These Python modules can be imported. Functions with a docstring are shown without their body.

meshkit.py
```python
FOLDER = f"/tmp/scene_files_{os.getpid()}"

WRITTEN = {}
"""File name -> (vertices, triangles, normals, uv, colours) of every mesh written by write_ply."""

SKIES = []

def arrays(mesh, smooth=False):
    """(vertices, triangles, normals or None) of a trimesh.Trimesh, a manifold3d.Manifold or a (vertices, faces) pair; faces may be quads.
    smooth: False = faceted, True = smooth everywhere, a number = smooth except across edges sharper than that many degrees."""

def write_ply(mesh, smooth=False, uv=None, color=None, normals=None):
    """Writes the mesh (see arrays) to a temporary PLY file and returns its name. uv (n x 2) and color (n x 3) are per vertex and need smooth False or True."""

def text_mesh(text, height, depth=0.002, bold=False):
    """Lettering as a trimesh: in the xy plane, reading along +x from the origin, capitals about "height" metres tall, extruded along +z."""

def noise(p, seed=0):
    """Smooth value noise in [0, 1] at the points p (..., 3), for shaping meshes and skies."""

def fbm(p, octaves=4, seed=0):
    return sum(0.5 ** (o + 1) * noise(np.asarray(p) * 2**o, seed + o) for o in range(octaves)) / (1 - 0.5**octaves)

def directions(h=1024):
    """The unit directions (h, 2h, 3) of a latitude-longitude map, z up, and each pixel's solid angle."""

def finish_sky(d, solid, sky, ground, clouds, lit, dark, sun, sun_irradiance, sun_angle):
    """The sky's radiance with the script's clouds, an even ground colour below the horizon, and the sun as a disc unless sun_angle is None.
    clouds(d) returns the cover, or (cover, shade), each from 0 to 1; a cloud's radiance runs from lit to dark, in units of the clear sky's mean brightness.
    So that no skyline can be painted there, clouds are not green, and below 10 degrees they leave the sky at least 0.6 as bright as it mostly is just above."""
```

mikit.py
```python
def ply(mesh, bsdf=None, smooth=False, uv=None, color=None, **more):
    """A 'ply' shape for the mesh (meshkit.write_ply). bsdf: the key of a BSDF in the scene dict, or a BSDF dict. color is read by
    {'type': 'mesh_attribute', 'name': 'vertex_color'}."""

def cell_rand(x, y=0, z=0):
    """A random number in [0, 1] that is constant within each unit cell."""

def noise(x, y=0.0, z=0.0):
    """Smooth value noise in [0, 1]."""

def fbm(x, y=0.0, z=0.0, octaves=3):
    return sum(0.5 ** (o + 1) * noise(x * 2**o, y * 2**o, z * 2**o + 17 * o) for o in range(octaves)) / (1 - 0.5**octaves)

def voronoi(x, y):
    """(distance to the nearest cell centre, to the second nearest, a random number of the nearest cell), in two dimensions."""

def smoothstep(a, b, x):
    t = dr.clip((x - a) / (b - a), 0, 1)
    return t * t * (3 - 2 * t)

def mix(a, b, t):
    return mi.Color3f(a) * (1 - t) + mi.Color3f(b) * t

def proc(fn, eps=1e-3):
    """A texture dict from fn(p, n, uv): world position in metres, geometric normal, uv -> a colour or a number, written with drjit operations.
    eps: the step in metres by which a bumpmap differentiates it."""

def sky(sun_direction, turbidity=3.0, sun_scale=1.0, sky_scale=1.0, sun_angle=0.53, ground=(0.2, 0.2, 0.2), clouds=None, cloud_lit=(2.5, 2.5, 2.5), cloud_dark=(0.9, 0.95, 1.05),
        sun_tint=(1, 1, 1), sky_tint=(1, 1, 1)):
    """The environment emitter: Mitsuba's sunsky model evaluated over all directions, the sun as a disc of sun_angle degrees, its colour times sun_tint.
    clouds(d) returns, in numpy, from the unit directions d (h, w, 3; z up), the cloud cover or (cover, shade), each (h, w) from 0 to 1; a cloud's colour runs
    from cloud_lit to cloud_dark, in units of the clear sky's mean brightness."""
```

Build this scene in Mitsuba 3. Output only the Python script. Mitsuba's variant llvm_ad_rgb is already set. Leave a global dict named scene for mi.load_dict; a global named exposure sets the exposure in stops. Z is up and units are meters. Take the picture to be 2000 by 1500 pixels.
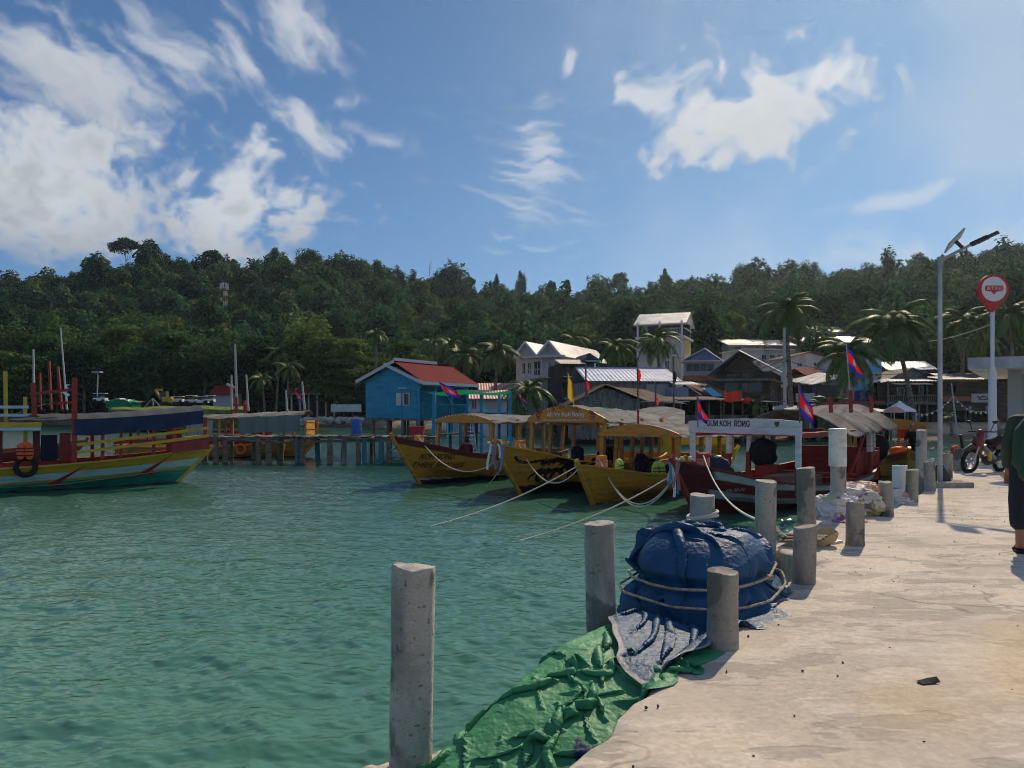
import math, random
import numpy as np, trimesh, drjit as dr, mitsuba as mi, mikit, meshkit
import manifold3d as m3
from mikit import noise as N, fbm as F, smoothstep as SS, mix

# ------------------------------------------------------------------ camera, sky, exposure
T = mi.ScalarTransform4f
EYE, FOC, HOR = 2.8, 1500.0, 805.0        # eye height over the water (m), focal length and horizon row in photo pixels
exposure = 1.62
scene, labels = {}, {}
scene['camera'] = {'type': 'perspective', 'fov': math.degrees(2 * math.atan(1000 / FOC)), 'fov_axis': 'x',
                   'principal_point_offset_y': (750 - HOR) / 1500, 'near_clip': 0.1, 'far_clip': 3000.0,
                   'to_world': T().look_at([0, 0, EYE], [0, 1, EYE], [0, 0, 1])}
SUN_AZ, SUN_EL = math.radians(29.0), math.radians(38.0)
SUN = [math.sin(SUN_AZ) * math.cos(SUN_EL), math.cos(SUN_AZ) * math.cos(SUN_EL), math.sin(SUN_EL)]

def clouds(d):
    z = np.maximum(d[..., 2], 0.01)
    az = np.degrees(np.arctan2(d[..., 0], d[..., 1])); el = np.degrees(np.arcsin(z))
    P3 = lambda a, b, k=0: np.stack([a, b, 0 * a + k], -1)
    w1, w2 = meshkit.fbm(P3(az / 7, el / 6), 5, 3) - .5, meshkit.fbm(P3(az / 7, el / 6, 9), 5, 5) - .5
    A, E = az + w1 * 5.5, el + w2 * 4.5
    fine = meshkit.fbm(P3(A / 2.3, E / 2.0), 7, 11) * .65 + meshkit.fbm(P3(A / .7, E / .6), 5, 12) * .35
    r = np.radians(-36)
    u, v = A * np.cos(r) + E * np.sin(r), -A * np.sin(r) + E * np.cos(r)
    wisp = meshkit.fbm(P3(u / 3.0, v / 1.2), 7, 23) * .7 + meshkit.fbm(P3(u / 1.1, v / .35), 5, 24) * .3
    ripple = meshkit.fbm(P3((A + E * .4) / 3, (E + A * .12) / .42), 6, 41)
    cover = np.zeros_like(az); shade = np.zeros_like(az)
    def bank(a, e, ra, re, soft, amount, tex, sh, rot=0.0, rag=2.4):
        nonlocal cover, shade
        c, s = math.cos(math.radians(rot)), math.sin(math.radians(rot))
        da, de = A - a, E - e
        p, w = (da * c + de * s) / ra, (-da * s + de * c) / re
        k = np.clip(((1 - np.sqrt(p * p + w * w)) + (tex - .5) * rag + .1) / soft, 0, 1); k = k * k * (3 - 2 * k) * amount
        k = np.where(np.abs(az) < 100, k, 0)
        b = sh * np.clip(.5 - w * .75 + (tex - .5) * 2.2, 0, 1)
        shade = np.where(k > cover, b, shade); cover = np.maximum(cover, k)
    bank(-30.6, 14.2, 9.6, 5.9, .8, .97, fine, .7)          # the big bank on the left
    bank(-18.3, 13.2, 6.6, 4.0, .7, .97, fine, .55)
    bank(-18.6, 15.6, 2.6, 3.0, .7, .95, fine, .25)
    bank(-30.5, 22.0, 9.5, 2.9, 1.2, .9, wisp, .4, -30)
    bank(-24.2, 23.4, 3.6, 1.5, 1.2, .75, wisp, .1, -45)
    bank(-20.6, 24.4, 2.4, 1.4, 1.1, .8, wisp, .1, -30)
    bank(-15.6, 26.2, 5.5, 1.8, 1.2, .8, wisp, .1, -22)
    bank(-12.6, 24.6, 2.6, 1.1, 1.2, .75, wisp, .1, -50)
    bank(-15.4, 20.5, 4.4, 1.5, 1.1, .8, wisp, .05, -36)
    bank(-11.6, 21.9, 1.8, .8, 1.2, .65, fine, .05, 10)
    bank(-8.9, 19.0, 4, .9, 1.4, .5, fine, .05, -25)
    bank(1.6, 17.6, 4.6, 4.6, 1.7, .66, ripple, .0, -40, 3.0)
    bank(17.4, 20.2, 7.2, 3.7, .85, 1.0, fine, .25, 12, 3.0)   # the lone bright cloud
    bank(21.6, 22.0, 3.6, 1.7, .85, .95, fine, .0, 40)
    bank(11.2, 21.6, 4.2, 1.3, 1.2, .8, fine, .0, -35, 3.2)
    bank(4.9, 24.7, 1.1, .7, 1.0, .7, fine, .0, 50)
    bank(27.5, 14.6, 5, .8, 1.3, .5, fine, 0, 18)
    bank(25.0, 10.2, 11, 1.6, 1.6, .55, fine, .2, 10)
    bank(33, 11.0, 10, 2.4, 1.6, .5, fine, .2, 5)
    far = np.clip((meshkit.fbm(P3(az / 25, el / 12), 6, 77) - .54) * 5, 0, .85)
    cover = np.maximum(cover, far * np.clip((np.abs(az) - 44) / 20, 0, 1))
    cover = np.maximum(cover, .30 * np.clip((meshkit.fbm(P3(az / 11, el / 9, 4), 6, 9) - .40) * 3, 0, 1) * np.clip((az + 4) / 26, 0, 1))
    return cover, shade

scene['sky'] = mikit.sky(SUN, turbidity=2.5, sun_scale=1.0, sky_scale=.68, clouds=clouds, cloud_lit=(3.75, 3.9, 4.15), cloud_dark=(1.75, 1.95, 2.2), sky_tint=(.70, .95, 1.22))

# ------------------------------------------------------------------ helpers
rng = np.random.default_rng(7)
def pt(px, py, d):
    "the point d metres in front of the eye that the photograph shows at (px, py)"
    return np.array([(px - 1000) / FOC * d, d, EYE + (HOR - py) / FOC * d])
def tint(c):
    return {'type': 'rgb', 'value': list(map(float, c))}
def mat(name, c, rough=.6, spec=.4, metal=0.0, **kw):
    scene[name] = {'type': 'twosided', 'b': {'type': 'principled', 'base_color': tint(c), 'roughness': rough, 'specular': spec, 'metallic': metal, **kw}}
    return name
def wmat(name, c, c2, sx=1.0, sy=None, sz=None, rough=.7, spec=.3, lo=.35, hi=.7, bump=0.0, oct=4):
    "weathered: colour c with patches, streaks or grain of c2; sx, sy, sz = noise cells per metre"
    sy = sx if sy is None else sy; sz = sx if sz is None else sz
    a, b = dr.opaque(mi.Color3f, 0), dr.opaque(mi.Color3f, 0)
    a, b = mi.Color3f(*c), mi.Color3f(*c2)
    k = mi.Float([sx]), mi.Float([sy]), mi.Float([sz]), mi.Float([lo]), mi.Float([hi])
    dr.make_opaque(a, b, *k)
    def fn(p, n, uv):
        t = SS(k[3], k[4], F(p.x * k[0], p.y * k[1], p.z * k[2], oct))
        return a * (1 - t) + b * t
    d = {'type': 'principled', 'base_color': mikit.proc(fn), 'roughness': rough, 'specular': spec}
    scene[name] = {'type': 'twosided', 'b': d}
    return name
def vmat(name, rough=.7, spec=.3, **kw):
    scene[name] = {'type': 'twosided', 'b': {'type': 'principled', 'base_color': {'type': 'mesh_attribute', 'name': 'vertex_color'}, 'roughness': rough, 'specular': spec, **kw}}
    return name

class MB:
    "collects boxes, bars, tubes, sheets into one mesh"
    def __init__(s): s.v, s.f, s.n = [], [], 0
    def add(s, v, f):
        v = np.asarray(v, float); f = np.asarray(f, int)
        if f.shape[1] == 4: f = np.vstack([f[:, [0, 1, 2]], f[:, [0, 2, 3]]])
        s.v.append(v); s.f.append(f + s.n); s.n += len(v); return s
    def box(s, x0, x1, y0, y1, z0, z1, c=0.0):
        if c:
            b = trimesh.creation.box((1, 1, 1)); d = np.array([x1 - x0, y1 - y0, z1 - z0]); c = min(c, d.min() * .3)
            pts = []
            for q in b.vertices:
                for k in range(3):
                    e = np.sign(q) * d / 2; e[k] -= np.sign(q[k]) * c; pts.append(e)
            h = trimesh.convex.convex_hull(np.array(pts)); return s.add(h.vertices + [(x0 + x1) / 2, (y0 + y1) / 2, (z0 + z1) / 2], h.faces)
        v = [[x, y, z] for x in (x0, x1) for y in (y0, y1) for z in (z0, z1)]
        return s.add(v, [[0, 1, 3, 2], [4, 6, 7, 5], [0, 4, 5, 1], [2, 3, 7, 6], [0, 2, 6, 4], [1, 5, 7, 3]])
    def bar(s, a, b, w, h=None, up=(0, 0, 1)):
        "square bar from a to b"
        a, b = np.asarray(a, float), np.asarray(b, float); h = w if h is None else h
        t = b - a; t /= np.linalg.norm(t) + 1e-9; up = np.asarray(up, float)
        if abs(t @ up) > .95: up = np.array([0, 1, 0.])
        x = np.cross(t, up); x /= np.linalg.norm(x); y = np.cross(x, t)
        v = [p + x * i * w / 2 + y * j * h / 2 for p in (a, b) for i, j in ((-1, -1), (1, -1), (1, 1), (-1, 1))]
        return s.add(v, [[3, 2, 1, 0], [4, 5, 6, 7], [0, 1, 5, 4], [1, 2, 6, 5], [2, 3, 7, 6], [3, 0, 4, 7]])
    def tube(s, pts, r, n=8, cap=True):
        p = np.asarray(pts, float); m = len(p); r = np.broadcast_to(r, (m,))
        t = np.gradient(p, axis=0); t /= np.linalg.norm(t, axis=1, keepdims=True) + 1e-12
        ref = np.array([0, 0, 1.]) if np.abs(t[:, 2]).mean() < .8 else np.array([1., 0, 0])
        a = np.cross(t, ref); a /= np.linalg.norm(a, axis=1, keepdims=True) + 1e-12; b = np.cross(t, a)
        g = np.arange(n) * 2 * np.pi / n
        v = p[:, None] + r[:, None, None] * (np.cos(g)[None, :, None] * a[:, None] + np.sin(g)[None, :, None] * b[:, None])
        i, j = np.meshgrid(np.arange(m - 1), np.arange(n), indexing='ij')
        q = np.stack([i * n + j, i * n + (j + 1) % n, (i + 1) * n + (j + 1) % n, (i + 1) * n + j], -1).reshape(-1, 4)
        v = v.reshape(-1, 3)
        f = np.vstack([q[:, [0, 1, 2]], q[:, [0, 2, 3]]])
        if cap:
            v = np.vstack([v, p[:1], p[-1:]]); k = np.arange(n)
            f = np.vstack([f, np.stack([(k + 1) % n, k, 0 * k + m * n], 1), np.stack([(m - 1) * n + k, (m - 1) * n + (k + 1) % n, 0 * k + m * n + 1], 1)])
        return s.add(v, f)
    def sheet(s, g, thick=0.0):
        "g: (m, n, 3) grid of points; with thick, a slab of that thickness below"
        g = np.asarray(g, float); m, n = g.shape[:2]
        i, j = np.meshgrid(np.arange(m - 1), np.arange(n - 1), indexing='ij')
        q = np.stack([i * n + j, (i + 1) * n + j, (i + 1) * n + j + 1, i * n + j + 1], -1).reshape(-1, 4)
        v = g.reshape(-1, 3)
        if not thick: return s.add(v, q)
        w = v - [0, 0, thick]; o = m * n
        rim = [k for k in range(n)] + [k * n + n - 1 for k in range(1, m)] + [(m - 1) * n + k for k in range(n - 2, -1, -1)] + [k * n for k in range(m - 2, 0, -1)]
        e = [[rim[k], rim[(k + 1) % len(rim)], rim[(k + 1) % len(rim)] + o, rim[k] + o] for k in range(len(rim))]
        return s.add(np.vstack([v, w]), np.vstack([q, q[:, ::-1] + o, e]))
    def prism(s, poly, depth, fr):
        "2D polygon (list of (u, v)) extruded; fr = (origin, u axis, v axis, w axis)"
        import shapely.geometry as sg
        P = poly if hasattr(poly, 'geom_type') else sg.Polygon(poly)
        for g in getattr(P, 'geoms', [P]):
            m = trimesh.creation.extrude_polygon(g, depth, engine='earcut')
            o, a, b, c = map(np.asarray, fr)
            s.add(o + m.vertices[:, :1] * a + m.vertices[:, 1:2] * b + m.vertices[:, 2:] * c, m.faces)
        return s
    def text(s, txt, h, fr, depth=.004, bold=False, wide=1.0, center=True, mirror=False):
        m = meshkit.text_mesh(txt, h, depth, bold); v = np.array(m.vertices); v[:, 0] *= wide
        if center: v[:, 0] -= (v[:, 0].min() + v[:, 0].max()) / 2; v[:, 1] -= h / 2
        if mirror: v[:, 0] *= -1
        o, a, b, c = map(np.asarray, fr)
        return s.add(o + v[:, :1] * a + v[:, 1:2] * b + v[:, 2:] * c, m.faces)
    def mesh(s, m): return s.add(m.vertices, m.faces)
    def get(s):
        return np.vstack(s.v), np.vstack(s.f)

def key_for(name):
    if name not in scene and name not in labels: return name
    k = 1
    while f'{name}_{k:03d}' in scene or f'{name}_{k:03d}' in labels: k += 1
    return f'{name}_{k:03d}'
def say(key, label=None, cat=None, group=None, kind=None):
    labels[key] = {k: v for k, v in (('label', label), ('category', cat), ('group', group), ('kind', kind)) if v}
def thing(name, label, cat, group=None):
    k = key_for(name); say(k, label, cat, group); return k
def obj(name, mesh, m, parent=None, label=None, cat=None, group=None, kind=None, smooth=False, M=None, color=None):
    if isinstance(mesh, MB): mesh = mesh.get()
    k = key_for(f'{parent}__{name}' if parent else name)
    scene[k] = mikit.ply(mesh, m, smooth, color=color)
    if M is not None: scene[k]['to_world'] = T(M)
    if label or cat or group or kind: say(k, label, cat, group, kind)
    return k
def MOVE(x=0, y=0, z=0, rz=0, s=1.0):
    c, n = math.cos(rz) * s, math.sin(rz) * s
    return np.array([[c, -n, 0, x], [n, c, 0, y], [0, 0, s, z], [0, 0, 0, 1.0]])
def dup(root, M, label=None, cat=None, group=None, name=None):
    "a copy of a thing with all its parts, placed by the matrix M"
    r = key_for(name or root.rstrip('0123456789').rstrip('_')); old = labels[root]
    say(r, label or old.get('label'), cat or old.get('category'), group or old.get('group'))
    for k in [k for k in scene if k == root or k.startswith(root + '__')]:
        d = dict(scene[k]); d['to_world'] = T(M @ np.array(T(d['to_world']).matrix if 'to_world' in d else np.eye(4)))
        scene[r + k[len(root):]] = d
    return r
def move(root, M):
    for k in [k for k in scene if k == root or k.startswith(root + '__')]:
        d = scene[k]; d['to_world'] = T(M @ np.array(T(d['to_world']).matrix if 'to_world' in d else np.eye(4)))
    return root
def frame(o, u, up=(0, 0, 1)):
    u = np.asarray(u, float); u = u / np.linalg.norm(u); up = np.asarray(up, float)
    w = np.cross(u, up); w /= np.linalg.norm(w)
    return np.asarray(o, float), u, up, w
def lathe(prof, n=24):
    "prof: (r, z) pairs"
    p = np.asarray(prof, float); g = np.arange(n) * 2 * np.pi / n
    v = np.stack([p[:, :1] * np.cos(g), p[:, :1] * np.sin(g), np.repeat(p[:, 1:], n, 1)], -1).reshape(-1, 3); m = len(p)
    i, j = np.meshgrid(np.arange(m - 1), np.arange(n), indexing='ij')
    q = np.stack([i * n + j, i * n + (j + 1) % n, (i + 1) * n + (j + 1) % n, (i + 1) * n + j], -1).reshape(-1, 4)
    return v, np.vstack([q[:, [0, 1, 2]], q[:, [0, 2, 3]]])
def blob(parts, length=.03, smooth=6):
    "parts: chains [(point, radius), ...]; hulls of spheres joined, refined and smoothed"
    M = None
    for ch in parts:
        for (a, ra), (b, rb) in zip(ch[:-1], ch[1:]):
            sa = m3.Manifold.sphere(ra, 16).translate(list(map(float, a))); sb = m3.Manifold.sphere(rb, 16).translate(list(map(float, b)))
            h = m3.Manifold.batch_hull([sa, sb]); M = h if M is None else M + h
    M = M.refine_to_length(length); q = M.to_mesh()
    t = trimesh.Trimesh(q.vert_properties[:, :3], q.tri_verts, process=True)
    trimesh.smoothing.filter_taubin(t, iterations=smooth); return t
def sag(a, b, drop, n=14):
    t = np.linspace(0, 1, n)[:, None]; a, b = np.asarray(a, float), np.asarray(b, float)
    return a * (1 - t) + b * t - np.array([0, 0, 1.]) * drop * 4 * t * (1 - t)
def lump(c, sx, sy, sz, seed, rough=.3, sub=3, flat=None):
    m = trimesh.creation.icosphere(sub); v = m.vertices.copy()
    q = np.sign(v) * np.abs(v) ** .72
    v = q * (1 + (meshkit.fbm(v * 2.1 + seed, 4, seed) - .5)[:, None] * rough * 2)
    v = v * [sx, sy, sz]
    if flat is not None: v[:, 2] = np.maximum(v[:, 2], flat)
    return v + c, m.faces
wmat('rope_mat', (.42, .37, .28), (.26, .22, .16), 30, 30, 30, .9, .1)
# ------------------------------------------------------------------ water
def waves(x, y):
    r = np.random.default_rng(5); h = np.zeros_like(x)
    wa = meshkit.noise(np.stack([x / 9, y / 9, 0 * x], -1), 2) * 1.0 + .45
    for k in range(54):
        lam = .15 * (15.0 ** r.random() ** 1.25); a = math.radians(r.normal(-104, 34)); w = 2 * np.pi / lam
        ph = w * (x * math.cos(a) + y * math.sin(a)) + r.random() * 6.28
        ph = ph + 1.1 * np.sin(w * .23 * (x * math.sin(a) - y * math.cos(a)) + r.random() * 6)
        h += .0064 * lam ** .80 * (1 - 1.25 * np.abs(np.sin(ph / 2)) ** 1.25) * (1 if lam > .8 else wa)
    return h
ga = np.radians(np.concatenate([np.linspace(-85, -38, 24)[:-1], np.linspace(-38, 33, 720), np.linspace(33, 85, 24)[1:]]))
gr = np.exp(np.linspace(math.log(1.6), math.log(190), 760))
R_, A_ = np.meshgrid(gr, ga, indexing='ij')
X_, Y_ = R_ * np.sin(A_), R_ * np.cos(A_)
calm = np.clip(1.15 - R_ / 140, .35, 1)
wat = MB().sheet(np.stack([X_, Y_, waves(X_, Y_) * calm - .01], -1)[:, ::-1])
def water_col(p, n, uv):
    t = F(p.x * .045, p.y * .045, 3.0, 3); d = SS(7.0, 42.0, p.y)
    near = mix((.118, .305, .236), (.148, .338, .268), SS(.3, .7, t))
    shallow = SS(95.0, 140.0, p.y + p.x * .55)
    return mix(mix(near, (.030, .125, .094), d), (.10, .12, .075), shallow * .8)
def water_bump(p, n, uv):
    a = N(p.x * 5.1 + N(p.x * 1.7, p.y * 2.1) * 2, p.y * 8.7 + p.x * 1.9, .3); b = N(p.x * 11.7 - p.y * 3.1, p.y * 17.0, 1.7)
    return a * .021 + b * .012 + N(p.x * 23 + p.y * 5, p.y * 31, 4.0) * .0022
scene['water_mat'] = {'type': 'bumpmap', 'tex': mikit.proc(water_bump, .01), 'scale': 1.0,
                      'bsdf': {'type': 'roughplastic', 'diffuse_reflectance': mikit.proc(water_col), 'int_ior': 1.33, 'alpha': .045, 'nonlinear': True}}
obj('water', wat, 'water_mat', kind='structure', smooth=True)

# ------------------------------------------------------------------ terrain
CX = np.array([-400, -150, -60, -30, -8, 6, 20, 40, 58, 75, 110, 200, 400]); CY = np.array([190, 172, 158, 150, 118, 93, 79, 75, 72, 66, 60, 50, 45])
RX = np.array([-420, -300, -180, -100, -60, 0, 60, 120, 180, 260, 420]); RH = np.array([50, 54, 65, 66, 61, 50, 49, 54, 50, 55, 57]); RD = np.array([420, 400, 385, 385, 390, 400, 390, 360, 330, 310, 290])
def coast(x): return np.interp(x, CX, CY)
def ground_h(x, y):
    x, y = np.asarray(x, float), np.asarray(y, float)
    s = y - coast(x)
    beach = np.clip((s + 6) / 16, 0, 1); z = -1.2 + 2.9 * beach * beach * (3 - 2 * beach)
    k = (x + 0.0) / np.maximum(y, 1) * 380
    foot = coast(x) + np.interp(x, [-200, -60, 0, 30, 80, 140], [16, 20, 34, 48, 48, 40])
    t = np.clip((y - foot) / (np.interp(k, RX, RD) - foot), 0, 1.25)
    prof = np.where(t < 1, t ** 1.12, 1 - (t - 1) ** 2 * 1.2)
    z = z + prof * (np.interp(k, RX, RH)) + prof * 7 * (meshkit.fbm(np.stack([x / 55, y / 55, 0 * x], -1), 3, 4) - .5)
    return z
gx = np.concatenate([np.linspace(-560, -320, 12)[:-1], np.linspace(-320, 320, 200), np.linspace(320, 560, 12)[1:]]); gy = np.concatenate([np.linspace(36, 300, 170)[:-1], np.linspace(300, 640, 60)])
GX, GY = np.meshgrid(gx, gy, indexing='ij')
def ground_col(p, n, uv):
    t = F(p.x * .6, p.y * .6, 0, 4); g = F(p.x * .09, p.y * .09, 5, 3)
    sand = mix((.36, .29, .20), (.24, .19, .13), SS(.35, .7, t)); soil = mix((.045, .05, .022), (.09, .075, .04), SS(.4, .65, t))
    wet = SS(.9, .35, p.z)
    return mix(mix(sand, (.12, .10, .07), wet * .75), soil, SS(1.55, 2.2, p.z + (g - .5) * .8))
scene['ground_mat'] = {'type': 'twosided', 'b': {'type': 'principled', 'base_color': mikit.proc(ground_col), 'roughness': .9, 'specular': .15}}
obj('ground', MB().sheet(np.stack([GX, GY, ground_h(GX, GY)], -1)), 'ground_mat', kind='structure', smooth=True)

# ------------------------------------------------------------------ foliage
scene['leaf_mat'] = {'type': 'principledthin', 'base_color': {'type': 'mesh_attribute', 'name': 'vertex_color'}, 'roughness': .55, 'diff_trans': .9, 'spec_trans': 0.0, 'eta': 1.35}
wmat('bark_mat', (.14, .11, .085), (.06, .048, .04), 3, 3, .8, .9, .1)
wmat('palm_bark_mat', (.22, .19, .155), (.10, .085, .07), 2, 2, 7, .9, .1)
def leaf_cards(c, nrm, size, r, tone, flat=.35, asp=.62):
    "leaf sprays: small bent quads at c facing nrm more or less; returns vertices, faces, colours"
    n = len(c); nn = nrm + r.normal(0, flat, (n, 3)); nn /= np.linalg.norm(nn, axis=1, keepdims=True) + 1e-9
    a = np.cross(nn, r.normal(0, 1, (n, 3))); a /= np.linalg.norm(a, axis=1, keepdims=True) + 1e-9; b = np.cross(nn, a)
    s = size * r.uniform(.6, 1.3, (n, 1)); w = s * asp
    v = np.stack([c - a * s, c + b * w - nn * s * .18, c + a * s * 1.05 - nn * s * .25, c - b * w - nn * s * .18], 1).reshape(-1, 3)
    i = np.arange(n)[:, None] * 4
    f = np.vstack([i + [0, 1, 2], i + [0, 2, 3]])
    col = np.repeat(tone, 4, 0)
    return v, f, col
HUES = {'deep': (.038, .088, .036), 'mid': (.055, .118, .040), 'olive': (.085, .130, .040), 'lime': (.125, .185, .045), 'blue': (.040, .092, .050), 'brown': (.10, .11, .055), 'dark': (.022, .060, .030), 'pale': (.095, .155, .075)}
def tones(n, hue, r, var=.28):
    h = np.array(HUES[hue]); k = np.exp(r.normal(0, var, (n, 1))); w = r.normal(0, .12, (n, 1))
    return np.clip(h * k * np.hstack([1 + w, 1 + w * .3, 1 - w * .5]), .004, .3)
def crown(rad, hgt, lobes, cards, size, hue, seed, style='round'):
    "crown of leaf lobes above z = 0, about 2 rad wide and hgt tall"
    r = np.random.default_rng(seed); V, Fc, C, o = [], [], [], 0
    for k in range(lobes):
        a = r.random() * 6.28; q = math.sqrt(r.random())
        if style == 'layer':      # flat horizontal tiers, like sea almond
            tier = k % 6; zz = (tier + r.uniform(.1, .9)) / 6; rr = rad * (1.05 - .75 * zz ** 1.6); c = np.array([math.cos(a) * q * rr * .8, math.sin(a) * q * rr * .8, hgt * (.06 + .9 * zz)])
            e = np.array([rad * .42, rad * .42, hgt * .05]) * r.uniform(.7, 1.2)
        elif style == 'umbrella':
            c = np.array([math.cos(a) * q * rad * .8, math.sin(a) * q * rad * .8, hgt * (.75 - .35 * q * q) + r.uniform(-.1, .1) * hgt]); e = np.array([rad * .34, rad * .34, hgt * .16]) * r.uniform(.7, 1.15)
        else:
            ph = math.acos(r.uniform(-.25, 1)); c = np.array([math.sin(ph) * math.cos(a) * rad * .68, math.sin(ph) * math.sin(a) * rad * .68, hgt * (.42 + .40 * math.cos(ph))]) * r.uniform(.8, 1.08)
            e = np.array([rad * .40, rad * .40, hgt * .22]) * r.uniform(.65, 1.2)
        m = max(4, int(cards / lobes * r.uniform(.7, 1.3)))
        d = r.normal(0, 1, (m, 3)); d[:, 2] = d[:, 2] * .8 + .35; d /= np.linalg.norm(d, axis=1, keepdims=True)
        p = c + d * e * r.uniform(.55, 1.12, (m, 1))
        up = d * .6 + [0, 0, .75]
        v, f, col = leaf_cards(p, up / np.linalg.norm(up, axis=1, keepdims=True), size, r, tones(m, hue, r) * math.exp(r.normal(0, .16)))
        V.append(v); Fc.append(f + o); C.append(col); o += len(v)
    return np.vstack(V), np.vstack(Fc), np.vstack(C)
def trunk(h, r0, seed, limbs=5, spread=3.0, top=.35):
    r = np.random.default_rng(seed); b = MB(); bend = r.normal(0, .04 * h, (2,))
    z = np.linspace(-.6, h, 7); t = np.clip(z / h, 0, 1)
    P = np.stack([bend[0] * t * t, bend[1] * t * t, z], 1); b.tube(P, r0 * (1 - .55 * t), 8)
    for k in range(limbs):
        j = r.uniform(.45, .95); s = np.array([bend[0] * j * j, bend[1] * j * j, h * j]); a = r.random() * 6.28
        e = s + np.array([math.cos(a) * spread * r.uniform(.5, 1), math.sin(a) * spread * r.uniform(.5, 1), h * top * r.uniform(.5, 1.1)])
        m = (s + e) / 2 + [0, 0, -.06 * h]
        b.tube(np.array([s, m, e]), [r0 * .42, r0 * .3, r0 * .12], 5)
    return b
TREES = []   # (x, y, radius) of the single trees, kept clear of the wood
def tree(name, x, y, h, rad, hue, seed, label, group=None, style='round', lobes=26, cards=2600, size=.42, r0=None, cat='tree', clear=.35, z=None):
    z = ground_h(x, y) if z is None else z
    k = thing(name, label, cat, group)
    ch = h * {'round': .72, 'layer': .8, 'umbrella': .42}[style]
    v, f, c = crown(rad, ch, lobes, cards, size, hue, seed, style)
    Mx = MOVE(x, y, z)
    obj('crown', (v + [0, 0, h - ch * .93], f), 'leaf_mat', k, M=Mx, color=c)
    obj('trunk', trunk(h * (.55 if style != 'umbrella' else .72), r0 or .02 * h + .06, seed + 1, 6, rad * .6), 'bark_mat', k, M=Mx, smooth=40)
    TREES.append((x, y, rad * clear)); return k
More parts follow.
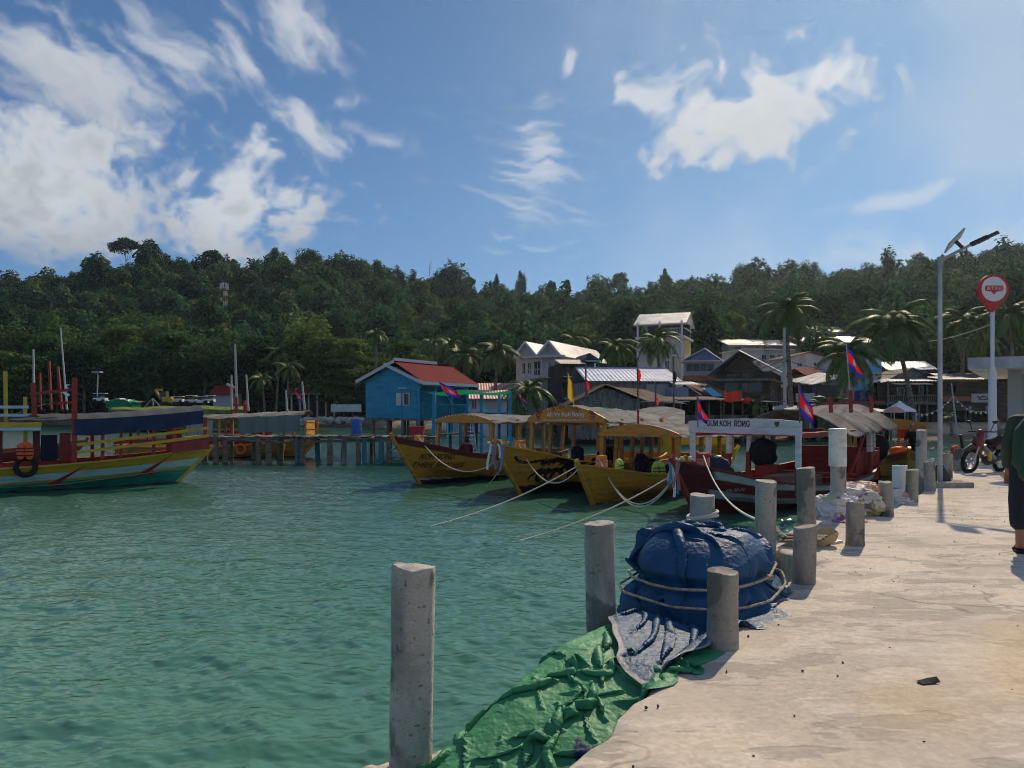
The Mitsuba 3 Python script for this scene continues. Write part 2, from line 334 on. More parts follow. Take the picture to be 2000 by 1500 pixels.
# ------------------------------------------------------------------ the pier: s along it, t across it (t < 0 is over the water)
U, V_ = np.array([math.sin(math.radians(34.6)), math.cos(math.radians(34.6)), 0]), np.array([math.cos(math.radians(34.6)), -math.sin(math.radians(34.6)), 0])
A0 = np.array([1.348, 4.92, 0]); DECK = 1.3
def st(s, t, z=DECK): return A0 + U * s + V_ * t + [0, 0, z]
def conc(p, n, uv):
    s, t = p.x * .568 + p.y * .823, p.x * .823 - p.y * .568
    a = F(s * .9, t * 1.5, 0, 4); b = F(p.x * 3.1, p.y * 7.5, 2.0, 4); c = F(p.x * 2.4 + 9, p.y * 5.6, 5.0, 5); f = N(p.x * 60, p.y * 60, p.z * 60); g = N(p.x * 23, p.y * 41, p.z * 30)
    col = mix((.54, .475, .395), (.44, .39, .33), SS(.32, .66, a))
    col = mix(col, (.27, .25, .225), SS(.56, .60, c) * .55)
    col = mix(col, (.56, .51, .44), SS(.585, .62, b) * .55)
    col = mix(col, (.47, .36, .22), SS(.58, .78, F(s * .35 + 4, t * .7, 8.0, 3)) * .65)
    crack = SS(.022, .0, dr.abs(F(p.x * 1.1, p.y * 1.9, 12.0, 4) - .5)) * SS(.56, .68, F(p.x * .5, p.y * .5, 30.0, 2))
    col = mix(col, (.14, .125, .11), crack * .55)
    return col * (.86 + .22 * f) * (.90 + .18 * g)
def conc_bump(p, n, uv):
    return F(p.x * 9, p.y * 16, p.z * 9, 4) * .0055 + N(p.x * 55, p.y * 75, p.z * 55) * .0016 - SS(.56, .60, F(p.x * 2.4 + 9, p.y * 5.6, 5.0, 5)) * .003
scene['concrete_mat'] = {'type': 'bumpmap', 'tex': mikit.proc(conc_bump, .004), 'scale': 1.0,
    'bsdf': {'type': 'twosided', 'b': {'type': 'principled', 'base_color': mikit.proc(conc), 'roughness': .85, 'specular': .25}}}
ES = np.array([-9, -3.0, -2.2, -1.75, -1.35, -.9, -.6, .3, 2.2, 3.3, 3.55, 3.8, 5.4, 7.0, 7.6, 8.1, 8.8, 60]); ET = np.array([.10, .08, .05, .02, -.03, -.10, -.12, -.15, -.15, -.18, -.45, -.80, -.98, -.98, -.80, -.35, -.2, -.15])
def edge(s):
    s = np.asarray(s, float); q = np.stack([s * 3.1, 0 * s, 0 * s], -1)
    return np.interp(s, ES, ET) + (meshkit.fbm(q, 4, 3) - .5) * .10
ss = np.concatenate([np.linspace(-9, -3, 30)[:-1], np.linspace(-3, 9.5, 420)[:-1], np.linspace(9.5, 62, 120)])
tt = np.concatenate([np.linspace(0, 1, 26)[:-1] ** 1.6 * .25, np.linspace(.25, 1, 40)])
SG, TG = np.meshgrid(ss, tt, indexing='ij'); e0 = edge(ss)[:, None]; TT = e0 + TG * (5.6 - e0)
dz = (meshkit.fbm(np.stack([SG * .8, TT * .8, 0 * SG], -1), 4, 8) - .5) * .03 - .03 * np.exp(-((TT - e0) / .05) ** 1.0) * (.4 + meshkit.noise(np.stack([SG * 5, 0 * SG, 0 * SG], -1), 4))
top = A0 + SG[..., None] * U + TT[..., None] * V_; top[..., 2] = DECK + dz
wall = []
for k, (zz, off) in enumerate(((1.235, -.012), (1.12, -.02), (.98, .0), (.86, .01), (.84, .35))):
    n = (meshkit.fbm(np.stack([ss * 6, 0 * ss + k * 1.7, 0 * ss], -1), 3, 6) - .5) * .06
    w = A0 + ss[:, None] * U + (edge(ss) + off + n)[:, None] * V_; w[:, 2] = zz; wall.append(w)
pg = np.concatenate([np.stack(wall[::-1], 1), top], 1)
pier = MB().sheet(pg[:, ::-1])
for s in np.arange(-8, 60, 4.5):                          # cross beams and hidden legs under the deck
    pier.bar(st(s, .1, .72), st(s, 5.2, .72), .35, .4)
    for t in (.5, 2.6, 4.8): pier.tube([st(s, t, -2), st(s, t, .8)], .14, 10)
obj('pier', pier, 'concrete_mat', kind='structure', smooth=35)
ledge = MB(); sg_, tg_ = np.meshgrid(np.linspace(-3.2, -1.25, 50), np.linspace(-1.20, .12, 40), indexing='ij')
lg = A0 + sg_[..., None] * U + tg_[..., None] * V_
lg[..., 2] = .91 + (meshkit.fbm(np.stack([sg_ * 4, tg_ * 4, 0 * sg_], -1), 4, 5) - .5) * .14 - np.clip((sg_ + 1.62) * .35, 0, .2) + .09 * np.exp(-((sg_ + 1.95) ** 2 + (tg_ + .95) ** 2) / .05)
ledge.sheet(lg[:, ::-1], .4)
obj('pier_ledge', ledge, 'concrete_mat', kind='structure', smooth=50)

# ------------------------------------------------------------------ bollards and piles
def post_col(base, dark):
    base, dark = mi.Color3f(*base), mi.Color3f(*dark); dr.make_opaque(base, dark)
    def fn(p, n, uv):
        a = F(p.x * 7, p.y * 7, p.z * 1.7, 4); st_ = F(p.x * 4.1 + 3, p.y * 4.1, p.z * 2.3, 4); g = N(p.x * 45, p.y * 45, p.z * 45); h = N(p.x * 110, p.y * 110, p.z * 110); ring = N(3.0, 1.0, p.z * 26) * N(p.x * 5, p.y * 5, p.z * 4)
        c = mix(base, dark, SS(.42, .68, a) * .75); c = mix(c, (.075, .09, .08), SS(.53, .60, st_) * .72); c = mix(c, (.05, .05, .045), SS(.80, .92, g) * .55); c = mix(c, (.46, .41, .33), SS(.60, .72, F(p.x * 9, p.y * 9, p.z * 6 + 7, 3)) * .35)
        return c * (.86 + .28 * h) * (1 - .10 * SS(.35, .6, ring))
    return fn
def post_bump(p, n, uv): return F(p.x * 16, p.y * 16, p.z * 9, 4) * .012 + N(p.x * 60, p.y * 60, p.z * 60) * .002
for nm, base, dark in (('pile_mat', (.39, .37, .325), (.20, .195, .175)), ('bollard_mat', (.33, .30, .255), (.16, .15, .13))):
    scene[nm] = {'type': 'bumpmap', 'tex': mikit.proc(post_bump, .003), 'scale': 1.0, 'bsdf': {'type': 'twosided', 'b': {'type': 'principled', 'base_color': mikit.proc(post_col(base, dark)), 'roughness': .9, 'specular': .2}}}
def post_mesh(r, z0, z1, seed, flare=0.0):
    rr = np.random.default_rng(seed); z = np.concatenate([np.linspace(z0, z1 - .03, 26), [z1 - .012, z1, z1, z1]]); k = np.ones(len(z)) * r; k[-3] = r * .97; k[-2] = r * .5; k[-1] = .002
    k[:26] += flare * np.exp(-(z[:26] - z0) / .06)
    v, f = lathe(np.stack([k, z], 1), 28)
    n = (meshkit.fbm(v * [9, 9, 4] + seed * 3, 4, seed) - .5)
    v[:, :2] *= 1 + n[:, None] * .10
    a = rr.random() * 6.28; rim = v[:, 2] > z1 - .02
    v[rim, 2] += n[rim] * .05 + (np.cos(a) * v[rim, 0] + np.sin(a) * v[rim, 1]) * .09
    return v, f
def TILT(i): a, b = .022 * math.sin(i * 2.3 + .4), .022 * math.cos(i * 3.1); return np.array([[1, 0, a, 0], [0, 1, b, 0], [-a, -b, 1, 0], [0, 0, 0, 1.0]])
BOL = [(1.348, 4.92, 'short concrete bollard nearest the camera, standing in front of the roped blue bundle'), (2.576, 6.78, 'short concrete bollard just right of the roped blue bundle'),
       (3.865, 8.65, 'short cracked concrete bollard in front of the heap of sacks'), (5.40, 11.08, 'short concrete bollard at the far end of the heap of sacks'),
       (6.69, 12.86, 'short concrete bollard right in front of the pale blue pipe'), (8.0, 14.7, 'short concrete bollard just left of the street lamp'),
       (9.95, 17.6, 'dark concrete bollard just beyond the street lamp'), (11.3, 19.4, 'dark concrete bollard beside the front wheel of the motorbike')]
for i, (x, y, lab) in enumerate(BOL):
    h = [.475, .49, .48, .50, .54, .55, .56, .57][i]
    obj('concrete_bollard', post_mesh(.098 if i < 6 else .13, -.05, h, 20 + i, .012), 'bollard_mat', None, lab, 'bollard', 'short bollards along the pier edge', smooth=50, M=MOVE(x, y, DECK, i) @ TILT(i))
PILES = [(808, 3.95, .112, 1105, 'tall stained concrete pile nearest the camera, left of the green tarpaulin'), (1170, 5.7, .112, 1022, 'tall concrete pile between the green tarpaulin and the blue bundle'),
         (1372, 7.05, .112, 966, 'concrete pile with a rope looped round it behind the blue bundle'), (1496, 8.3, .112, 939, 'tall concrete pile in front of the red and white boat, third bar from its stern'),
         (1573, 9.75, .112, 914, 'tall concrete pile rising behind the second short bollard'), (1636, 11.2, .108, 850, 'tall concrete pile wearing a white ribbed plastic sleeve'),
         (1800, 15.6, .10, 840, 'tall dark pile in front of the small orange boat, left of the street lamp')]
for i, (px, d, r, py, lab) in enumerate(PILES):
    p = pt(px, py, d)
    obj('concrete_pile', post_mesh(r, -2.0, p[2], 40 + i), 'pile_mat', None, lab, 'pile', 'tall piles beside the pier', smooth=50, M=MOVE(p[0], p[1], p[2], i * 1.3) @ TILT(i + 3) @ MOVE(0, 0, -p[2]))
wmat('white_plastic', (.72, .72, .66), (.52, .52, .47), 6, 6, 9, .45, .5)
z = np.linspace(0, 1, 161); pr = np.stack([.118 + .008 * np.abs(np.sin(z * math.pi * 20)), z * .545], 1)
pr = np.vstack([pr, [[.11, .55], [.01, .555]]])
a = pt(1636, 850, 11.2); ztop = pt(1636, 836, 11.2)[2]
obj('plastic_sleeve', lathe(pr, 30), 'white_plastic', None, 'white ribbed plastic sleeve pulled over a tall pile', 'pipe', smooth=40, M=MOVE(a[0], a[1], ztop - .555))
wmat('pale_blue_pipe', (.50, .62, .66), (.62, .64, .62), 5, 5, 3, .5, .4)
a = pt(1757, 975, 13.2); v, f = lathe([(.12, -1.6), (.12, .58), (.105, .58), (.105, .2)], 24)
obj('plastic_pipe', (v, f), 'pale_blue_pipe', None, 'pale blue plastic pipe standing upright at the pier edge', 'pipe', smooth=40, M=MOVE(a[0], a[1], a[2]))

# ------------------------------------------------------------------ tarpaulins: cloth that falls on what lies under it
def cloth(P, du, dv, support, steps=130, iters=10, seed=0, grav=.0016, damp=.90, pin=None):
    r = np.random.default_rng(seed); P = P + r.normal(0, .004, P.shape); Q = P.copy()
    links = [((1, 0), du, 1.0), ((0, 1), dv, 1.0), ((1, 1), math.hypot(du, dv), .6), ((1, -1), math.hypot(du, dv), .6), ((4, 0), 4 * du, .22), ((0, 4), 4 * dv, .22), ((2, 0), 2 * du, .12), ((0, 2), 2 * dv, .12)]
    m, n = P.shape[:2]
    for s in range(steps):
        vel = (P - Q) * damp; Q = P.copy(); P = P + vel; P[..., 2] -= grav
        for k in range(iters):
            D = np.zeros_like(P); W = np.full((m, n, 1), 1e-6)
            for (i, j), L, st_ in links:
                a = (slice(0, m - i), slice(max(0, -j), n - max(0, j))); b = (slice(i, m), slice(max(0, j), n + min(0, j)))
                d = P[b] - P[a]; l = np.linalg.norm(d, axis=-1, keepdims=True) + 1e-9
                e = (l - L); 
                if i > 1 or j > 1: e = np.minimum(e, 0)
                c = d / l * e * .5 * st_; D[a] += c; D[b] -= c; W[a] += 1; W[b] += 1
            P = P + D / W * 2.2
            if pin is not None: P[pin[0]] = pin[1]
            h = support(P[..., 0], P[..., 1]); low = P[..., 2] < h
            P[..., 2] = np.where(low, h, P[..., 2])
        P[low, :2] = P[low, :2] * .25 + Q[low, :2] * .75
    return P
def to_st(x, y): return (x - A0[0]) * U[0] + (y - A0[1]) * U[1], (x - A0[0]) * V_[0] + (y - A0[1]) * V_[1]
def ground_st(s, t):
    return np.where(t > np.interp(s, ES, ET), DECK + .004, 1.0 - np.clip((np.interp(s, ES, ET) - t - .95) * 4, 0, 2.2))
def finish(P, crumple, seed, sub=1):
    m, n = P.shape[:2]; v, f = MB().sheet(P).get(); t = trimesh.Trimesh(v, f, process=False)
    uv = np.stack(np.meshgrid(np.linspace(0, 1, m), np.linspace(0, 1, n), indexing='ij'), -1).reshape(-1, 2)
    t = t.subdivide_loop(sub) if False else t
    for _ in range(sub):
        vv, ff, at = trimesh.remesh.subdivide(t.vertices, t.faces, vertex_attributes={'uv': uv}); t = trimesh.Trimesh(vv, ff, process=False); uv = at['uv']
    nv = t.vertex_normals; q = np.column_stack([uv[:, 0] * 23, uv[:, 1] * 23, 0 * uv[:, 0]])
    k = np.abs(meshkit.fbm(q * 1.3, 3, seed) - .5) * 2 + .55 * np.abs(meshkit.fbm(q * 3.7, 3, seed + 1) - .5) * 2
    return t.vertices + nv * (k * crumple)[:, None], t.faces, uv
def tarp_bump(p, n, uv): return dr.abs(F(p.x * 13, p.y * 13, p.z * 13, 3) - .5) * .013 + dr.abs(F(p.x * 37, p.y * 37, p.z * 37, 2) - .5) * .006
scene['tarp_mat'] = {'type': 'bumpmap', 'tex': mikit.proc(tarp_bump, .002), 'scale': 1.0, 'bsdf': {'type': 'twosided', 'b': {'type': 'principled', 'base_color': {'type': 'mesh_attribute', 'name': 'vertex_color'}, 'roughness': .54, 'specular': .17}}}
def sup_green(x, y):
    s, t = to_st(x, y); g = ground_st(s, t)
    ridge = np.interp(s, [-2.6, -1.9, -1.3, -.6, 0, .35, .6], [.9, 1.0, 1.20, 1.33, 1.32, 1.30, .9])
    mound = ridge - np.clip(-t - .82, 0, 1) ** 1.3 * 3.4 - .10 * np.clip((t + .7) / .6, 0, 1)
    e = np.clip((np.interp(s, ES, ET) - t) * 9, 0, 1)
    return np.where(t < np.interp(s, ES, ET) + .1, np.maximum(g * e + (1 - e) * g, np.where((s > -2.5) & (s < .5), mound, 0)), g)
m, n = 132, 92
s0, t0 = np.meshgrid(np.linspace(-2.45, .52, m), np.linspace(-1.16, .0, n), indexing='ij'); s0 = s0 - np.clip(t0 + 1.16, 0, 2) * .62 * np.clip((s0 + 2.45) / 2.97, 0, 1) ** 1.5; t0 = t0 + np.interp(s0, [-2.4, -1.9, -1.3, -.3, .5], [-.42, -.22, -.04, -.02, -.16]) * (t0 + 1.16) / 1.16 
P0 = st(0, 0, 0) + s0[..., None] * U + t0[..., None] * V_; P0[..., 2] = sup_green(P0[..., 0], P0[..., 1]) + .02 + .20 * meshkit.fbm(np.stack([s0 * 1.1 + t0 * .5, t0 * 6.2 - s0 * .7, 0 * s0], -1), 3, 12)
P2 = cloth(P0, 2.97 / m * 1.10, 1.16 / n * 1.72, sup_green, 110, 8, 9)
v, f, uv = finish(P2, .008, 8)
c = np.array([.052, .235, .115]) * (1 + .45 * (meshkit.fbm(np.column_stack([uv * 9, uv[:, :1]]), 4, 6) - .5))[:, None]
fade = np.clip((meshkit.fbm(np.column_stack([uv * 4, uv[:, :1] + 3]), 3, 9) - .45) * 3, 0, 1)[:, None]; c = c * (1 - fade * .5) + np.array([.13, .34, .20]) * fade * .5
e2 = uv[:, 1] + .05 * np.sin(uv[:, 0] * 14) + .035 * np.sin(uv[:, 0] * 31)
c = np.where(((e2 > .93) & (uv[:, 0] < .60) | (e2 > .78) & (uv[:, 0] > .16) & (uv[:, 0] < .44))[:, None], [.028, .042, .11], c); c = np.where((uv[:, 0] > .985)[:, None], [.16, .16, .20], c)
obj('green_tarpaulin', (v, f), 'tarp_mat', None, 'crumpled green tarpaulin with a navy lining heaped between the first two tall piles', 'tarpaulin', smooth=True, color=c)
BUN = (1.30, -.56, .74, .44)           # the goods under the blue sheet: centre s, t and half sizes
def goods(s, t):
    q = (np.abs((s - BUN[0]) / BUN[2]) ** 3.2 + np.abs((t - BUN[1]) / BUN[3]) ** 3.2) ** (1 / 3.2)
    top_ = 1.81 - .10 * (s - BUN[0]) ** 2 - .05 * np.sin(4 * s) - .06 * (t - BUN[1])
    return np.where(q < 1.25, np.minimum(top_ - np.clip(q - .62, 0, None) ** 1.6 * .62, top_) - np.clip(q - 1.0, 0, None) * 4.2, 0)
def sup_blue(x, y):
    s, t = to_st(x, y); return np.maximum(np.maximum(goods(s, t), ground_st(s, t)), sup_green(x, y) + .05 * (s < .5) * (t < 0))
m, n = 116, 84
s0, t0 = np.meshgrid(np.linspace(-.70, 2.06, m), np.linspace(-1.14, .0, n), indexing='ij')
s0 = s0 + np.clip(-.12 - t0, 0, 1) * 1.45 * np.clip((1.3 - s0) / 2.0, 0, 1); t0 = t0 + (t0 + 1.14) / 1.14 * np.interp(s0, [-.8, -.3, .2, .6, 1.0, 1.5, 2.0], [-.22, -.10, -.06, .06, .14, .06, -.1])
P0 = st(0, 0, 0) + s0[..., None] * U + t0[..., None] * V_; P0[..., 2] = sup_blue(P0[..., 0], P0[..., 1]) + .03 + .14 * meshkit.fbm(np.stack([s0 * 3.2, t0 * 6.0, 0 * s0], -1), 3, 2)
P1 = cloth(P0, 2.84 / m * 1.22, 1.14 / n * 1.56, sup_blue, 110, 8, 4)
s1, t1 = to_st(P1[..., 0], P1[..., 1])       # drawn in by the rope
ds, dt = (s1 - BUN[0]) / BUN[2], (t1 - BUN[1]) / BUN[3]; q = (np.abs(ds) ** 3.2 + np.abs(dt) ** 3.2) ** (1 / 3.2)
k = 1 - .16 * np.exp(-((P1[..., 2] - 1.49) / .07) ** 2) * np.clip((q - .75) * 5, 0, 1)
P1 = P1 + ((k - 1) * (s1 - BUN[0]))[..., None] * U + ((k - 1) * (t1 - BUN[1]))[..., None] * V_
v, f, uv = finish(P1, .005, 5)
c = np.array([.018, .075, .165]) * (1 + .5 * (meshkit.fbm(np.column_stack([uv * 14, uv[:, :1]]), 4, 3) - .5))[:, None]
c = np.where(((uv[:, 0] < .012) | (uv[:, 1] > .985))[:, None], [.22, .22, .25], c)
obj('blue_tarpaulin', (v, f), 'tarp_mat', None, 'blue tarpaulin wrapped and roped over a bundle of goods at the pier edge', 'tarpaulin', smooth=True, color=c)
def hoop(z, amp, seed, k=1.0, n=90):
    "a taut loop round the cloth at the height z"
    from scipy.spatial import ConvexHull
    s_, t_ = to_st(P1[..., 0], P1[..., 1]); on = (np.abs(P1[..., 2] - z) < .05) & (s_ > .35); q = np.stack([s_[on], t_[on]], 1); h = q[ConvexHull(q).vertices]; c = h.mean(0); h = c + (h - c) * (k + .012 / .5)
    h = np.vstack([h, h[:1]]); L = np.concatenate([[0], np.cumsum(np.linalg.norm(np.diff(h, axis=0), axis=1))]); u = np.linspace(0, L[-1], n); S_, T_ = np.interp(u, L, h[:, 0]), np.interp(u, L, h[:, 1]); a = np.arctan2(T_ - c[1], S_ - c[0])
    return np.array([st(p, q, z + amp * math.sin(w + seed)) for p, q, w in zip(S_, T_, a)])
b = MB(); b.tube(hoop(1.50, .012, 1), .011, 6); b.tube(hoop(1.42, .05, 2.6), .010, 6)
kn = hoop(1.49, .01, 1)
b.mesh(trimesh.Trimesh(*lump(kn[66], .032, .026, .022, 3, .3, 2))); b.mesh(trimesh.Trimesh(*lump(kn[78], .030, .026, .022, 4, .3, 2)))
obj('rope', b, 'rope_mat', None, 'beige rope knotted round the blue bundle', 'rope', smooth=40)
# ------------------------------------------------------------------ boats
wmat('orange_paint', (.50, .235, .033), (.34, .15, .028), 3, 3, 9, .5, .4, .45, .8)
wmat('red_paint', (.30, .030, .022), (.18, .022, .02), 3, 3, 8, .5, .4, .45, .8)
wmat('white_paint', (.66, .66, .66), (.50, .50, .49), 2.5, 2.5, 9, .5, .4, .45, .75)
wmat('yellow_paint', (.50, .32, .03), (.34, .21, .03), 3, 3, 9, .5, .4, .45, .8)
wmat('pale_blue_paint', (.36, .56, .60), (.28, .42, .44), 3, 3, 8, .5, .4, .45, .8)
wmat('old_wood', (.21, .165, .12), (.11, .09, .07), 3, 3, 14, .85, .2)
wmat('grey_wood', (.24, .22, .20), (.115, .105, .095), 6, 6, 1.4, .9, .15, .35, .7)
wmat('deck_wood', (.40, .27, .15), (.24, .15, .08), 2, 9, 9, .7, .3)
mat('black_paint', (.012, .012, .015), .45); mat('dark_grey', (.045, .045, .048), .6); mat('steel', (.45, .45, .46), .35, metal=.8)
mat('rubber', (.018, .018, .019), .8, .2); mat('navy_cloth', (.012, .020, .055), .8); mat('black_cloth', (.010, .011, .016), .85)
mat('life_orange', (.75, .10, .02), .7); 
for nm_, c_ in (('flag_red', (.62, .02, .03)), ('flag_blue', (.02, .035, .32)), ('yellow_cloth', (.62, .42, .03)), ('coral_tarp', (.60, .07, .05)), ('green_cloth', (.02, .28, .13))): scene[nm_] = {'type': 'principledthin', 'base_color': tint(c_), 'roughness': .7, 'diff_trans': .8, 'eta': 1.3}
pass; mat('white_cloth', (.75, .75, .75), .8)
mat('lime_cloth', (.30, .55, .10), .8); mat('pink_cloth', (.42, .17, .18), .85); mat('sky_cloth', (.13, .26, .40), .85); mat('skin', (.30, .16, .10), .6)
mat('maroon_paint', (.13, .018, .02), .6); mat('blue_plastic', (.02, .10, .38), .4); mat('red_plastic', (.38, .02, .025), .5)
def netting(p, n, uv):
    s = N(p.x * 40, p.y * 40, p.z * 40); return mix((.15, .15, .146), (.25, .243, .235), s) * (.6 + .7 * F(p.x * 1.2, p.y * 1.2, 0, 3)) * (.72 + .28 * SS(.35, .55, N(p.x * 5.5 - p.y * 3.5, p.x * .4 + p.y * .6, 3.0)))
scene['shade_net'] = {'type': 'twosided', 'b': {'type': 'principled', 'base_color': mikit.proc(netting), 'roughness': .9, 'specular': .08}}
vmat('hull_mat', .42, .4)
class Hull:
    def __init__(s, L, beam, sheer, keel=-.55, rake=1.6, full=.42, stern=.62, us=None, nu=90, nw=44, bulge=.0, rp=1.0):
        s.L, s.beam, s.keel, s.rake, s.full, s.stern, s.rp = L, beam, keel, rake, full, stern, rp
        s.us = np.array(us if us is not None else [0, .25, .5, .75, .9, 1.0]); s.sheer = np.array(sheer, float)
        s.u = np.linspace(0, 1, nu) ** .9; s.w = np.linspace(0, 1, nw)
    def zs(s, u):
        from scipy.interpolate import PchipInterpolator
        return PchipInterpolator(s.us, s.sheer)(u)
    def b(s, u):
        u = np.asarray(u, float); q = np.clip((u - .48) / .52, 0, 1)
        return s.beam / 2 * np.where(u < .3, s.stern + (1 - s.stern) * np.sin(np.clip(u / .3, 0, 1) * np.pi / 2), 1.0) * np.clip(1 - q ** 2.3, 0, 1) ** .85
    def P(s, u, w, side=1, out=0.0):
        u, w = np.broadcast_arrays(np.asarray(u, float), np.asarray(w, float)); zs = s.zs(u); z = zs + (s.keel - zs) * w
        e = s.full + .55 * np.clip((u - .45) / .55, 0, 1) ** 1.3
        y = s.b(u) * np.clip(1 - w ** 1.35, 0, 1) ** e + .03 + out
        t = np.clip((z - s.keel) / (s.sheer[-1] - s.keel), 0, 1); xe = s.L - s.rake * (1 - t) ** s.rp; xs = .25 * (1 - t)
        return np.stack([xs + (xe - xs) * u, side * y, z], -1)
    def build(s, k, M, colour, inner, floor=.22, rail='orange_paint', stem='orange_paint', railw=.09, stem_up=.12):
        U_, W_ = np.meshgrid(s.u, s.w, indexing='ij')
        b = MB(); C = []
        for side in (1, -1):
            g = s.P(U_, W_, side); b.sheet(g if side == 1 else g[:, ::-1]); c = colour(U_, W_, g)
            C.append((c if side == 1 else c[:, ::-1]).reshape(-1, 3))
        p1 = s.P(0 * s.w, s.w, 1); p2 = s.P(0 * s.w, s.w, -1); tr = np.stack([p1, p1 * [1, .33, 1], p2 * [1, .33, 1], p2], 1); b.sheet(tr)
        C.append(colour(np.zeros((len(s.w), 4)), np.repeat(s.w[:, None], 4, 1), tr).reshape(-1, 3))
        C = np.vstack(C); V = np.vstack(b.v)
        C = C * (1 + .35 * (meshkit.fbm(V * [2.2, 2.2, 5], 4, 3) - .5))[:, None] * np.where((np.floor(V[:, 2] / .17) != np.floor((V[:, 2] + .022) / .17)), .72, 1)[:, None]
        gr = np.clip((meshkit.fbm(V * [3, 3, 9] + 5, 4, 8) - .42) * 4, 0, 1) * np.clip(1 - (V[:, 2] - .1) / .45, 0, 1); C = C * (1 - .55 * gr)[:, None] + np.array([.05, .06, .035]) * (.35 * gr)[:, None]
        sc = np.clip((meshkit.fbm(V * [.8, .8, 14] + 2, 4, 9) - .66) * 9, 0, 1); C = C * (1 - .45 * sc)[:, None] + np.array([.20, .17, .13]) * (.3 * sc)[:, None]
        obj('hull', b, 'hull_mat', k, M=M, smooth=True, color=np.clip(C, .003, .9))
        b = MB(); w2 = np.linspace(0, .72, 12); U2, W2 = np.meshgrid(s.u[:-3], w2, indexing='ij')
        for side in (1, -1):
            g = s.P(U2, W2, side, -.07); g[..., 1] = np.where(side > 0, np.maximum(g[..., 1], .01), np.minimum(g[..., 1], -.01)); b.sheet(g[:, ::-1] if side == 1 else g)
        obj('inner_planking', b, inner, k, M=M)
        uf = np.linspace(.02, .86, 40); zf = floor + np.clip(uf - .62, 0, 1) * (s.sheer[-1] - floor) * 1.1; bb = s.b(uf) * .93
        obj('floor', MB().sheet(np.stack([np.stack([uf * s.L, -bb, zf], -1), np.stack([uf * s.L, bb, zf], -1)], 1)[:, ::-1]), 'deck_wood', k, M=M)
        for side in (1, -1):
            ur = np.linspace(0, .985, 40); q = s.P(ur, 0 * ur, side); b = MB(); q[:, 2] += .02
            g = np.stack([q + [0, -railw / 2, 0], q + [0, railw / 2, 0]], 1); b.sheet(g, .05); obj('rail', b, rail, k, M=M)
        ws = np.linspace(0, 1, 14); q = s.P(1 + 0 * ws, ws, 1); q[:, 1] = 0; q[:, 0] += .02; q[0, 2] += stem_up; q[0, 0] += .06
        b = MB()
        for a, c in zip(q[:-1], q[1:]): b.bar(a, c + (c - a) * .05, .10, .15)
        obj('stem', b, stem, k, M=M)
    def at(s, x, z, side=1, out=.012):
        "points of the hull side at given x and z"
        x, z = np.asarray(x, float), np.asarray(z, float); t = np.clip((z - s.keel) / (s.sheer[-1] - s.keel), 0, 1); xe = s.L - s.rake * (1 - t) ** s.rp; xs = .25 * (1 - t)
        u = np.clip((x - xs) / (xe - xs), 0, 1); w = np.clip((s.zs(u) - z) / (s.zs(u) - s.keel), 0, 1)
        p = s.P(u, w, side, out); return p
    def decal(s, name, verts2, faces, m, k, M, label=None):
        "flat lettering or figure (x, z) laid on the near side of the hull"
        t = trimesh.Trimesh(np.column_stack([verts2, 0 * verts2[:, 0]]), faces, process=True); v, f = trimesh.remesh.subdivide_to_size(t.vertices, t.faces, .12, max_iter=20)
        return obj(name, (s.at(v[:, 0], v[:, 1]), f), m, k, label, M=M)
def boat_frame(px, py, phi):
    "bow tip on the photo at (px, depth py); heading phi from the picture plane, bow towards the eye and left"
    return np.array([(px - 1000) / FOC * py, py]), math.radians(phi)
def place_boat(L, px, d, phi):
    o, p = boat_frame(px, d, phi); a = np.array([-math.cos(p), -math.sin(p)]); org = o - a * L
    return MOVE(org[0], org[1], 0, math.pi + p)
def loc(M, p): return (M @ np.append(p, 1))[:3]
def flat_text(txt, h, x, z, wide=1.0, slant=0.0, bold=True, lean=0.0, right_to_left=True):
    "2D lettering for a port side seen from outside: bow on the left, so x runs backwards"
    m = meshkit.text_mesh(txt, h, .001, bold); top_ = m.vertices[:, 2] > .0005
    keep = top_[m.faces].all(1); v = m.vertices[:, :2].copy(); f = m.faces[keep]
    u = v[:, 0] * wide + v[:, 1] * slant; w = v[:, 1] + v[:, 0] * lean
    return np.stack([x - u, z + w], 1), f
def poly2(shape):
    m = trimesh.creation.extrude_polygon(shape, .001, engine='earcut'); top_ = m.vertices[:, 2] > .0005
    return m.vertices[:, :2].copy(), m.faces[top_[m.faces].all(1)]
